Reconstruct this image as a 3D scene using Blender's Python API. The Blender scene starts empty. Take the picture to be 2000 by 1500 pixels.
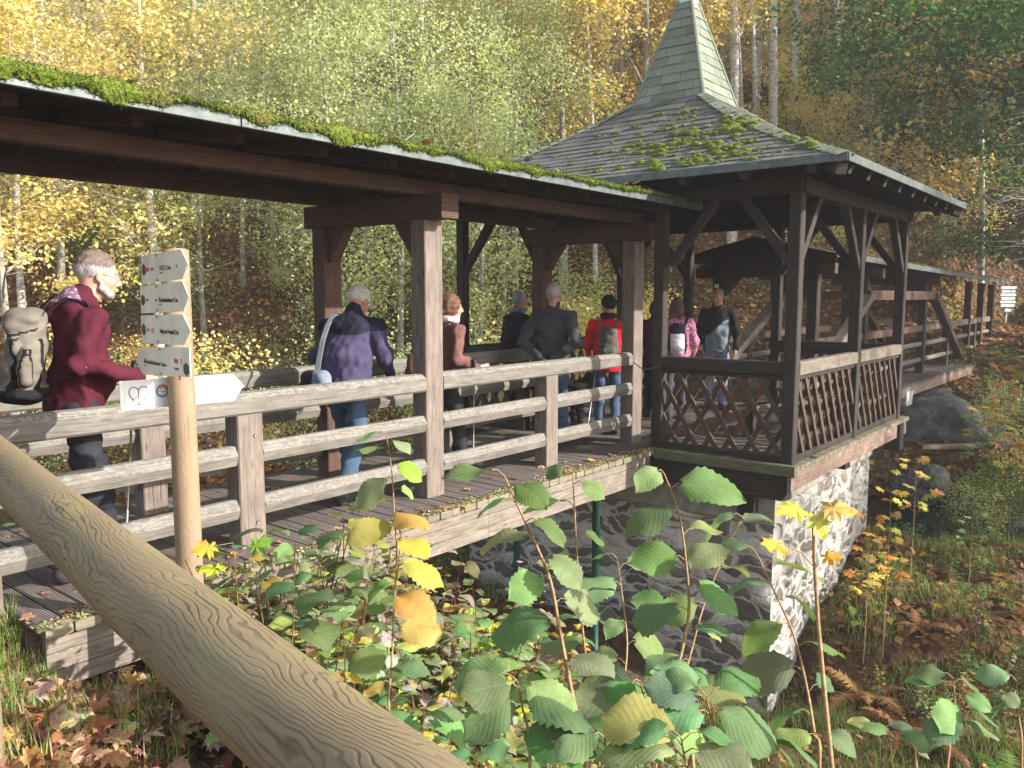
import bpy, bmesh, math, random
import numpy as np
from mathutils import Vector, Matrix
R = math.radians
rnd = random.Random(7)
nrs = np.random.RandomState(11)
scene = bpy.context.scene
COL = scene.collection

# ------------------------------------------------------------------ camera, world, sun, exposure
FPX, PITCH, AZ, CAMZ = 1580.0, math.atan(172/1580.0), R(39.1), 1.65
cd = bpy.data.cameras.new('camera'); cam = bpy.data.objects.new('camera', cd); COL.objects.link(cam)
cd.sensor_width = 36; cd.lens = FPX/2000*36; cd.clip_start = 0.05; cd.clip_end = 500
cam.location = (0, 0, CAMZ)
_r = Vector((math.sin(AZ), -math.cos(AZ), 0)); _h = Vector((math.cos(AZ), math.sin(AZ), 0))
_f = _h*math.cos(PITCH) - Vector((0, 0, 1))*math.sin(PITCH)
_u = _h*math.sin(PITCH) + Vector((0, 0, 1))*math.cos(PITCH)
cam.matrix_world = Matrix(((_r.x, _u.x, -_f.x, 0), (_r.y, _u.y, -_f.y, 0), (_r.z, _u.z, -_f.z, CAMZ), (0, 0, 0, 1)))
scene.camera = cam
SUN_PHI, SUN_EL = R(22), R(26)          # sun comes from -y, turned towards +x
sdir = Vector((math.sin(SUN_PHI)*math.cos(SUN_EL), -math.cos(SUN_PHI)*math.cos(SUN_EL), math.sin(SUN_EL)))
w = bpy.data.worlds.new("World"); scene.world = w; w.use_nodes = True
nt = w.node_tree; bg = nt.nodes['Background']; sky = nt.nodes.new('ShaderNodeTexSky')
sky.sky_type = 'NISHITA'; sky.sun_disc = False; sky.sun_elevation = SUN_EL
sky.sun_rotation = math.atan2(sdir.x, sdir.y)
sky.dust_density = 2.0
hsv = nt.nodes.new('ShaderNodeHueSaturation'); hsv.inputs['Saturation'].default_value = .5; nt.links.new(sky.outputs[0], hsv.inputs['Color']); nt.links.new(hsv.outputs[0], bg.inputs[0]); bg.inputs[1].default_value = 0.15
sl = bpy.data.lights.new('sun', 'SUN'); sl.energy = 4.7; sl.angle = R(0.6); sl.color = (1, .95, .88)
so = bpy.data.objects.new('sun', sl); COL.objects.link(so)
so.rotation_euler = sdir.to_track_quat('Z', 'Y').to_euler(); so.location = (10, -20, 20)
scene.view_settings.view_transform = 'Standard'; scene.view_settings.look = 'None'
scene.view_settings.exposure = 1.25; scene.view_settings.gamma = 1.0
scene.cycles.max_bounces = 8; scene.cycles.transparent_max_bounces = 8
try: scene.cycles.use_denoising = True
except Exception: pass

def atd(x, y, d):
    """point seen at pixel (x,y) of the 2000x1500 photo at camera depth d (used only to measure places)"""
    return Vector((0, 0, CAMZ)) + (_r*(x-1000) + _u*(750-y) + _f*FPX)*(d/FPX)
def ray(x, y): return _r*(x-1000) + _u*(750-y) + _f*FPX
def on_y(x, y, v): r_ = ray(x, y); return Vector((0, 0, CAMZ)) + r_*(v/r_.y)
def on_x(x, y, u): r_ = ray(x, y); return Vector((0, 0, CAMZ)) + r_*(u/r_.x)

# ------------------------------------------------------------------ terrain height
CTRL = np.array([
 (0,0,0.0),(-1,3,0),(-3,6,0),(0.6,4.6,0.0),(0.9,5.6,0),(-2,-2,0.0),(0,6.6,-.15),(-6,2,.1),(-6,8,0),(1.0,3.9,-.1),
 (.9,2.6,-.3),(1.0,1.2,-.35),(1.0,-.2,-.3),(1.6,3.2,-.62),(1.5,4.1,-.36),(1.3,4.4,-.05),(1.35,5.2,-.04),(1.45,4.5,-.09),(1.45,4.75,-.07),(1.5,5.6,-.08),(1.4,4.2,-.12),(1.2,4.1,-.15),(1.6,4.35,-.3),(1.8,4.15,-.42),(2.1,4.4,-.5),(2.1,5.4,-.5),(2.6,4.2,-.95),(3.2,3.3,-1.35),(1.9,4.2,-.5),(2.4,4.1,-.85),(3.2,4.1,-1.35),(4.2,4.1,-1.95),(5.2,4.0,-2.35),(6.5,3.8,-2.6),(8.1,3.0,-2.75),
 (1.9,2.6,-.95),(2.6,1.8,-1.3),(3.5,2.6,-1.75),(3,.5,-1.3),(3,-1.5,-1.1),(5,1,-2.1),(5,2.6,-2.3),(5,-1.5,-1.9),(6.4,3.3,-2.6),(7.8,2,-2.65),(8.7,1,-2.4),(8.2,3.0,-2.75),(9.6,3.0,-2.2),
 (9.8,2.5,-1.85),(10,1.5,-1.8),(11.4,3.0,-1.55),(11.6,1.6,-1.55),(9,-1,-2.2),(12,-.5,-1.6),(12.2,2.4,-1.75),(12.6,4,-2.3),(13.2,3,-2.55),(14.5,3.2,-2.55),(15.4,3.0,-2.4),(13.2,1,-2.2),
 (14.5,.5,-2.45),(16,0.5,-2.1),(15.8,2.4,-1.9),(17,2,-1.2),(17.5,3.3,-1.0),(18,0,-1.6),(20,1.5,-.9),(20,3.5,-.3),(22,2.5,-.3),(22,5,-.1),(25,4.5,.05),(25,2,.2),(28,4,.5),(17,5,-.8),(17,7,-1.2),
 (14,6,-2.6),(14,9,-2.5),(12,8,-2.3),(10,9,-2.1),(8,9,-2.3),(6,8,-2.2),(4,8,-1.6),(2,8,-.9),(3,6.6,-1.1),(5,6.5,-1.9),(7,6.5,-2.4),(9,5,-2.4),(11,5,-2.2),(8,11,-2.6),(4,12,-2.3),(0,12,-1.6),(-3,13,-1.4),
 (14,-3,-2.2),(18,-4,-1.6),(8,-4,-1.9),(3,-5,-1),(-3,-6,.2),(2,15,-1.9),(10,14,-1.9),(17,10,-1.4),(20,7,-.8),(30,-2,.6),(24,-3,-.2),(-8,16,-1),
],float)
def ground_np(x, y):
    x = np.asarray(x, float); y = np.asarray(y, float)
    num = np.zeros_like(x); den = np.zeros_like(x)
    for cx, cy, cz in CTRL:
        d2 = (x-cx)**2+(y-cy)**2+.05
        w_ = d2**-1.9
        num += w_*cz; den += w_
    z = num/den
    d = .70*x+.714*y + .9*np.sin(x*.23+1)+.8*np.sin(y*.31)
    hill = np.where(d > 17.3, (d-17.3)*.70, 0)
    hill = hill - .25*np.minimum(hill, 2)
    hill = hill*(1-np.exp(-np.clip(((x-26.5)/5.0)**2+((y-2.6)/3.6)**2, 0, 50)**1.5))
    rough = .10*np.sin(x*1.1+.5*np.sin(y))*np.sin(y*1.3+1)+.05*np.sin(x*2.9+y*1.7)+.03*np.sin(x*5.3-y*4.1)
    hr = np.clip((d-17)/6, 0, 1)
    z = z + hill + hr*(.6*np.sin(x*.55+y*.2)*np.sin(y*.6)+.35*np.sin(x*1.3+2)*np.sin(y*1.1))
    near = np.clip((np.hypot(x, y)-1.5)/3, 0, 1)
    return z + rough*near*.7
def ground(x, y): return float(ground_np(np.array([x]), np.array([y]))[0])

# ------------------------------------------------------------------ node helpers / materials
MATS = {}
class NM:
    def __init__(s, name, rough=.8, spec=.3):
        s.m = bpy.data.materials.new(name); s.m.use_nodes = True; s.t = s.m.node_tree
        s.b = s.t.nodes['Principled BSDF']; s.b.inputs['Roughness'].default_value = rough
        s.b.inputs['Specular IOR Level'].default_value = spec; MATS[name] = s.m
        s.out = s.t.nodes['Material Output']
    def n(s, typ, **kw):
        nd = s.t.nodes.new('ShaderNode'+typ)
        for k, v in kw.items():
            if k in nd.inputs.keys() if isinstance(k, str) else False: nd.inputs[k].default_value = v
            else: setattr(nd, k, v)
        return nd
    def l(s, a, b): s.t.links.new(a, b)
    def coord(s, kind='Object', scale=(1, 1, 1), rot=(0, 0, 0)):
        tc = s.n('TexCoord'); mp = s.n('Mapping'); mp.inputs['Scale'].default_value = scale; mp.inputs['Rotation'].default_value = rot
        s.l(tc.outputs[kind], mp.inputs['Vector']); return mp.outputs[0]
    def noise(s, vec, scale, detail=4, rough=.6, dist=0):
        nd = s.n('TexNoise'); nd.inputs['Scale'].default_value = scale; nd.inputs['Detail'].default_value = detail
        nd.inputs['Roughness'].default_value = rough; nd.inputs['Distortion'].default_value = dist
        if vec is not None: s.l(vec, nd.inputs['Vector'])
        return nd.outputs['Fac']
    def ramp(s, fac, stops, interp='LINEAR'):
        nd = s.n('ValToRGB'); cr = nd.color_ramp; cr.interpolation = interp
        while len(cr.elements) < len(stops): cr.elements.new(.5)
        for e, (p, c) in zip(cr.elements, stops):
            e.position = p; e.color = (c, c, c, 1) if not hasattr(c, '__len__') else (*c[:3], 1)
        s.l(fac, nd.inputs[0]); return nd.outputs[0]
    def mix(s, fac, a, b, blend='MIX'):
        nd = s.n('Mix'); nd.data_type = 'RGBA'; nd.blend_type = blend
        for sock, v in ((nd.inputs[0], fac), (nd.inputs[6], a), (nd.inputs[7], b)):
            if hasattr(v, 'is_linked'): s.l(v, sock)
            elif hasattr(v, '__len__'): sock.default_value = (*v[:3], 1)
            else: sock.default_value = v
        return nd.outputs[2]
    def math(s, op, a, b=0):
        nd = s.n('Math'); nd.operation = op
        for sock, v in ((nd.inputs[0], a), (nd.inputs[1], b)):
            if hasattr(v, 'is_linked'): s.l(v, sock)
            else: sock.default_value = v
        return nd.outputs[0]
    def color(s, c):
        if hasattr(c, 'is_linked'): s.l(c, s.b.inputs['Base Color'])
        else: s.b.inputs['Base Color'].default_value = (*c[:3], 1)
    def bump(s, h, strength=.4, dist=.01):
        nd = s.n('Bump'); nd.inputs['Strength'].default_value = strength; nd.inputs['Distance'].default_value = dist
        s.l(h, nd.inputs['Height']); s.l(nd.outputs[0], s.b.inputs['Normal'])

def wood(name, base, dark, lich=None, lich_amt=.0, rough=.85, groove=0, grain=1.0):
    m = NM(name, rough, .25)
    uv = m.coord('UV', (1.2, 26*grain, 1))
    warp = m.noise(m.coord('UV', (1.0, 3.0, 1)), 2.2, 2)
    uvw = m.mix(.06, uv, warp, 'ADD')
    g = m.noise(uvw, 3.0, 5, .65, .6)
    c = m.ramp(g, [(.30, dark), (.52, base), (.75, tuple(min(1, x*1.25) for x in base))])
    big = m.noise(m.coord('UV', (.8, 2, 1)), 2.5, 3)
    c = m.mix(m.ramp(big, [(.35, 0.0), (.7, .45)]), c, tuple(x*.6 for x in base))
    ck_ = m.ramp(m.noise(m.coord('UV', (1.3, 48, 1)), 1.0, 2, .4), [(.29, 1.0), (.325, 0.0)]); c = m.mix(m.math('MULTIPLY', ck_, .75), c, tuple(x*.3 for x in dark))
    st_ = m.ramp(m.noise(m.coord('UV', (3.5, 9, 1)), 1.6, 5, .7), [(.42, 0.0), (.66, .55)]); c = m.mix(st_, c, tuple(x*.9 for x in dark))
    # knots
    vo = m.n('TexVoronoi'); vo.inputs['Scale'].default_value = 1.0
    m.l(m.coord('UV', (2.1, 7, 1)), vo.inputs['Vector'])
    kn = m.ramp(vo.outputs['Distance'], [(.03, 1.0), (.10, 0.0)])
    c = m.mix(m.math('MULTIPLY', kn, .7), c, tuple(x*.5 for x in dark))
    if lich:
        geo = m.n('NewGeometry'); sx = m.n('SeparateXYZ'); m.l(geo.outputs['Normal'], sx.inputs[0])
        up = m.ramp(sx.outputs[2], [(.1, 0.12), (.6, 1.0)])
        ln = m.ramp(m.noise(m.coord('UV', (9, 16, 1)), 3.0, 6, .8), [(.56-lich_amt*.08, 0.0), (.62-lich_amt*.08, 1.0)])
        c = m.mix(m.math('MULTIPLY', m.math('MULTIPLY', up, ln), .5), c, lich)
    m.color(c)
    h = g
    if groove:
        sp = m.n('SeparateXYZ'); m.l(m.coord('UV'), sp.inputs[0])
        wv = m.math('SINE', m.math('MULTIPLY', sp.outputs[1], 2*math.pi/.0145))
        gr = m.ramp(m.math('ADD', m.math('MULTIPLY', wv, .5), .5), [(.25, 0.0), (.5, 1.0)])
        c2 = m.mix(gr, tuple(x*.35 for x in dark), c); m.color(c2)
        h = m.math('ADD', m.math('MULTIPLY', g, .3), gr)
    m.bump(h, .5, .004)
    return m.m
def plain(name, c, rough=.7, spec=.3, metal=0, var=.25, nscale=30, bumps=.0):
    m = NM(name, rough, spec); m.b.inputs['Metallic'].default_value = metal
    g = m.noise(m.coord('Object'), nscale, 4)
    m.color(m.mix(m.ramp(g, [(.3, 0.0), (.7, 1.0)]), tuple(x*(1-var) for x in c), tuple(min(1, x*(1+var)) for x in c)))
    if bumps: m.bump(g, bumps, .005)
    return m.m
def leafmat(name, trans=.35, rough=.6, vein=False, spec=.12):
    m = NM(name, rough, spec)
    at = m.n('Attribute'); at.attribute_name = 'Col'
    oi = m.n('ObjectInfo')
    hs = m.n('HueSaturation'); hs.inputs['Hue'].default_value = .5
    m.l(at.outputs['Color'], hs.inputs['Color'])
    v = m.math('ADD', m.math('MULTIPLY', oi.outputs['Random'], .35), .98 if name == 'leaf' else .82); m.l(v, hs.inputs['Value'])
    hu = m.math('ADD', m.math('MULTIPLY', oi.outputs['Random'], .03), .485); m.l(hu, hs.inputs['Hue'])
    c = hs.outputs[0]
    if name == 'litter_leaf':
        bl = m.ramp(m.noise(m.coord('Object'), 70, 5, .7), [(.45, 0.0), (.7, .75)]); c = m.mix(bl, c, m.mix(.75, c, (.10, .05, .02)))
    if vein:
        tc = m.n('TexCoord'); sp = m.n('SeparateXYZ'); m.l(tc.outputs['UV'], sp.inputs[0])
        # u along the leaf 0..1, v across -1..1 (stored 0..1)
        av = m.math('ABSOLUTE', m.math('SUBTRACT', sp.outputs[1], .5))
        ph = m.math('SUBTRACT', m.math('MULTIPLY', sp.outputs[0], 8.0), m.math('MULTIPLY', av, 7.0))
        tri = m.math('ABSOLUTE', m.math('SUBTRACT', m.math('FRACT', ph), .5))
        side = m.ramp(tri, [(.0, 1.0), (.09, 0.0)])
        mid = m.ramp(av, [(.0, 1.0), (.022, 0.0)])
        vn = m.math('MAXIMUM', side, mid)
        c = m.mix(m.math('MULTIPLY', vn, .26), c, m.mix(.5, c, (.45, .55, .25)))
        blot = m.ramp(m.noise(m.coord('Object'), 38, 5, .7), [(.52, 0.0), (.70, .42)])
        c = m.mix(blot, c, m.mix(.6, c, (.20, .17, .05)))
        m.bump(m.math('MULTIPLY', m.math('ADD', tri, m.math('MULTIPLY', m.noise(m.coord('Object'), 90, 2), .5)), 1.0), .2, .004)
    m.l(c, m.b.inputs['Base Color'])
    tr = m.n('BsdfTranslucent'); m.l(m.mix(.35, c, (.9, .9, .15), 'OVERLAY'), tr.inputs['Color'])
    mx = m.n('MixShader'); mx.inputs[0].default_value = trans
    m.l(m.b.outputs[0], mx.inputs[1]); m.l(tr.outputs[0], mx.inputs[2]); m.l(mx.outputs[0], m.out.inputs['Surface'])
    return m.m

wood('rail_wood', (.18, .162, .138), (.08, .07, .06), (.28, .29, .255), .9)
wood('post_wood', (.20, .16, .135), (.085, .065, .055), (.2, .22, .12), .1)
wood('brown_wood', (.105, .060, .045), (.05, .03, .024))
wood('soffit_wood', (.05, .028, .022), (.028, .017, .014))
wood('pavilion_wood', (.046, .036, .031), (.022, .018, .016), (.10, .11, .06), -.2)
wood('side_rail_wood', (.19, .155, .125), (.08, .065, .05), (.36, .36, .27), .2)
wood('lattice_wood', (.10, .065, .045), (.045, .03, .024), (.16, .17, .06), .2)
wood('red_lattice_wood', (.16, .062, .03), (.07, .03, .02))
wood('sill_wood', (.13, .13, .08), (.06, .055, .04), (.20, .23, .09), .9)
wood('deck_wood', (.22, .185, .165), (.10, .08, .07), None, 0, .8, groove=1)
wood('plankend_wood', (.22, .19, .13), (.08, .07, .05), (.30, .32, .16), .9)
wood('fascia_wood', (.22, .185, .15), (.10, .08, .065), (.40, .42, .27), .2, grain=.6)
wood('fascia_brown_wood', (.27, .19, .15), (.14, .09, .07), (.3, .3, .2), .1, grain=.6)
plain('zinc', (.085, .10, .095), .55, .4, .35, .35, 14, .2)
plain('steel_green', (.012, .07, .055), .4, .5, 0, .3, 20)
plain('bolt_metal', (.35, .34, .32), .4, .5, .8)
plain('copper_patina', (.42, .62, .58), .6, .3, 0, .12, 8)
plain('black_plastic', (.015, .015, .017), .5, .5)
plain('plaster', (.30, .28, .25), .9, .2, 0, .25, 9, .6)
plain('concrete', (.36, .35, .33), .9, .2, 0, .2, 12, .5)
# round pole wood with strong flowing grain
def logwood(name, lo, hi, sc, green=None):
    m = NM(name, .6, .3)
    uv = m.coord('UV', (1, 1, 1))
    w1 = m.noise(m.coord('UV', (1.7*sc, 5.0*sc, 1)), 1.0, 4, .55)
    w2 = m.noise(m.coord('UV', (6*sc, 14*sc, 1)), 1.0, 3, .5)
    sp = m.n('SeparateXYZ'); m.l(uv, sp.inputs[0])
    ph = m.math('ADD', m.math('MULTIPLY', sp.outputs[1], 620*sc), m.math('ADD', m.math('MULTIPLY', w1, 125), m.math('MULTIPLY', w2, 18)))
    vo = m.n('TexVoronoi'); vo.inputs['Scale'].default_value = 1.0; m.l(m.coord('UV', (3.2*sc, 6.0*sc, 1)), vo.inputs['Vector'])
    ph = m.math('ADD', ph, m.math('MULTIPLY', m.ramp(vo.outputs['Distance'], [(0.0, 1.0), (.6, 0.0)], 'EASE'), 30))
    s = m.math('ADD', m.math('MULTIPLY', m.math('SINE', ph), .5), .5)
    fine = m.noise(m.coord('UV', (6, 240, 1)), 1.0, 4, .7)
    line = m.ramp(m.math('ADD', m.math('MULTIPLY', s, .75), m.math('MULTIPLY', fine, .35)), [(.12, 0.0), (.45, 1.0)])
    msk = m.ramp(m.noise(m.coord('UV', (2.2*sc, 5*sc, 1)), 1.3, 3), [(.38, .06), (.60, 1.0)])
    c = m.mix(m.math('MULTIPLY', m.math('SUBTRACT', 1.0, line), msk), hi, lo)
    c = m.mix(m.ramp(m.noise(m.coord('UV', (2, 6, 1)), 2.2, 4), [(.4, 0.0), (.7, .55)]), c, tuple(x*.72 for x in hi))
    if green: c = m.mix(m.ramp(m.noise(m.coord('UV', (3, 8, 1)), 1.5, 4), [(.5, 0.0), (.7, .6)]), c, green)
    kn = m.ramp(vo.outputs['Distance'], [(.02, 1.0), (.09, 0.0)])
    c = m.mix(m.math('MULTIPLY', kn, .55), c, (.30, .20, .07))
    ck = m.ramp(m.noise(m.coord('UV', (2.0, 90, 1)), 1.0, 2, .4), [(.27, 1.0), (.30, 0.0)])
    c = m.mix(m.math('MULTIPLY', ck, .6), c, (.03, .022, .015))
    m.color(c); m.bump(m.math('SUBTRACT', m.math('ADD', line, m.math('MULTIPLY', fine, .4)), ck), .35, .004)
    return m.m
logwood('log_wood', (.055, .036, .022), (.195, .15, .088), 1.0, (.19, .18, .07))
logwood('pole_wood', (.10, .06, .033), (.27, .19, .12), 1.4)
# roof shingles
def shingle(name, c1, c2, c3):
    m = NM(name, .85, .3)
    at = m.n('Attribute'); at.attribute_name = 'Col'
    g = m.noise(m.coord('Object'), 90, 4, .7)
    c = m.ramp(g, [(.3, c1), (.6, c2)])
    c = m.mix(m.ramp(m.noise(m.coord('Object'), 2.3, 4), [(.42, 0.0), (.66, .75)]), c, c3)
    c = m.mix(1.0, c, at.outputs['Color'], 'MULTIPLY')
    m.color(c); m.bump(g, .5, .004); return m.m
shingle('roof_shingle', (.058, .058, .058), (.12, .118, .115), (.12, .13, .09))
shingle('spire_shingle', (.10, .125, .095), (.22, .255, .19), (.17, .17, .12))
# moss
def moss(name, a, b, c3):
    m = NM(name, .95, .1)
    g = m.noise(m.coord('Object'), 45, 5, .7); g2 = m.noise(m.coord('Object'), 5, 3)
    c = m.ramp(g, [(.3, a), (.65, b)])
    c = m.mix(m.ramp(g2, [(.5, 0.0), (.68, .8)]), c, c3)
    m.color(c); m.bump(g, 1.0, .02); return m.m
moss('moss', (.05, .08, .012), (.17, .21, .03), (.15, .13, .05))
# masonry (irregular stones in lime mortar)
def masonry(name, mortar, stones, joint, axis):
    m = NM(name, .9, .15)
    co = m.coord('Object', (1, 1, 1))
    wv = m.n('TexNoise'); wv.inputs['Scale'].default_value = 3.5; wv.inputs['Detail'].default_value = 3; m.l(co, wv.inputs['Vector'])
    va = m.n('VectorMath'); va.operation = 'MULTIPLY_ADD'; m.l(wv.outputs['Color'], va.inputs[0]); va.inputs[1].default_value = (.20 if name.startswith('lime') else .26,)*3; m.l(co, va.inputs[2])
    mp = m.n('Mapping'); mp.inputs['Scale'].default_value = (3.9, 3.9, 6.8) if name.startswith('lime') else (3.0, 3.0, 7.5); m.l(va.outputs[0], mp.inputs['Vector'])
    v1 = m.n('TexVoronoi'); v1.feature = 'DISTANCE_TO_EDGE'; v1.inputs['Scale'].default_value = 1.0; m.l(mp.outputs[0], v1.inputs['Vector'])
    v2 = m.n('TexVoronoi'); v2.inputs['Scale'].default_value = 1.0; m.l(mp.outputs[0], v2.inputs['Vector'])
    jn = m.noise(co, 9, 4)
    e = m.math('ADD', v1.outputs['Distance'], m.math('MULTIPLY', m.math('SUBTRACT', jn, .5), .12))
    st = m.ramp(e, [(joint, 0.0), (joint+.035, 1.0)])
    sp = m.n('SeparateXYZ'); m.l(v2.outputs['Color'], sp.inputs[0])
    # some cells are all mortar
    keep = m.ramp(sp.outputs[1], [(.22, 0.0), (.26, 1.0)])
    st = m.math('MULTIPLY', st, keep)
    sc = m.ramp(sp.outputs[0], stones)
    sc = m.mix(m.ramp(m.noise(co, 26, 5, .7), [(.3, 0.0), (.7, .6)]), sc, (.09, .08, .07))
    mo = m.mix(m.ramp(m.noise(co, 14, 5, .7), [(.45, 0.0), (.75, .5)]), mortar, tuple(x*.55 for x in mortar))
    c = m.mix(st, mo, sc)
    m.color(c)
    m.bump(m.math('ADD', m.math('MULTIPLY', m.math('MINIMUM', e, .22), 3.2), m.math('MULTIPLY', m.noise(co, 22, 6, .7), .35)), .8, .05)
    return m.m
masonry('lime_masonry', (.40, .38, .345), [(0, (.23, .18, .14)), (.35, (.19, .185, .18)), (.6, (.27, .22, .18)), (.85, (.16, .155, .15)), (1, (.31, .27, .23))], .12, 0)
masonry('dark_masonry', (.58, .55, .50), [(0, (.20, .16, .13)), (.35, (.27, .245, .22)), (.6, (.16, .145, .135)), (.85, (.32, .27, .22)), (1, (.21, .21, .205))], .075, 0)
def rockm(name, a, b, c3):
    m = NM(name, .85, .3); co = m.coord('Object')
    g = m.noise(co, 4, 8, .7, .4)
    c = m.ramp(g, [(.3, a), (.65, b)]); c = m.mix(m.ramp(m.noise(co, 1.7, 5, .7), [(.5, 0.0), (.65, .8)]), c, c3)
    m.color(c); m.bump(g, 1.0, .08); return m.m
rockm('rock', (.05, .05, .048), (.20, .20, .19), (.07, .09, .035))
# ground: leaf litter and soil
m = NM('ground_litter', .95, .1); co = m.coord('Object')
v = m.n('TexVoronoi'); v.inputs['Scale'].default_value = 9; wn = m.noise(co, 30, 3)
m.l(m.mix(.06, co, wn, 'ADD'), v.inputs['Vector']); sp = m.n('SeparateXYZ'); m.l(v.outputs['Color'], sp.inputs[0])
c = m.ramp(sp.outputs[0], [(0, (.06, .035, .02)), (.3, (.12, .06, .03)), (.55, (.19, .10, .045)), (.8, (.14, .085, .05)), (1, (.26, .15, .06))])
c = m.mix(m.ramp(m.noise(co, .45, 4), [(.45, 0.0), (.65, .8)]), c, (.07, .055, .035))
c = m.mix(m.ramp(m.noise(co, .8, 5, .7), [(.55, 0.0), (.68, .7)]), c, (.08, .11, .03))
m.color(c); m.bump(m.math('ADD', v.outputs['Distance'], wn), 1.0, .05)
# water
m = NM('water', .06, .5); m.color((.012, .016, .012)); m.bump(m.noise(m.coord('Object', (1, 2, 1)), 6, 3), .25, .03)
# bark
def bark(name, a, b, c3, ys=1.0):
    m = NM(name, .9, .15); co = m.coord('Object', (1, 1, ys))
    g = m.noise(co, 7, 6, .7)
    c = m.ramp(g, [(.35, a), (.55, b)])
    c = m.mix(m.ramp(m.noise(co, 2.0, 4), [(.5, 0.0), (.7, .7)]), c, c3)
    m.color(c); m.bump(m.noise(co, 22, 5), .6, .02); return m.m
bark('pale_bark', (.16, .14, .12), (.62, .59, .54), (.36, .34, .29), 2.2)
bark('grey_bark', (.13, .12, .10), (.30, .28, .25), (.19, .19, .12), .5)
bark('brown_bark', (.05, .04, .03), (.16, .13, .10), (.10, .11, .05), .4)
leafmat('leaf', .46); leafmat('leaf_near', .34, .6, True)
leafmat('litter_leaf', .15, .8); leafmat('grass_blade', .3, .6); leafmat('fern_leaf', .3, .7)
m = NM('twig', .8, .2); m.color((.16, .11, .07)); m = NM('red_twig', .7, .2); m.color((.20, .06, .05))
m = NM('shoot', .7, .2); m.color(m.ramp(m.noise(m.coord('Object'), 60, 3), [(.3, (.20, .12, .055)), (.7, (.36, .24, .13))]))
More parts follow.
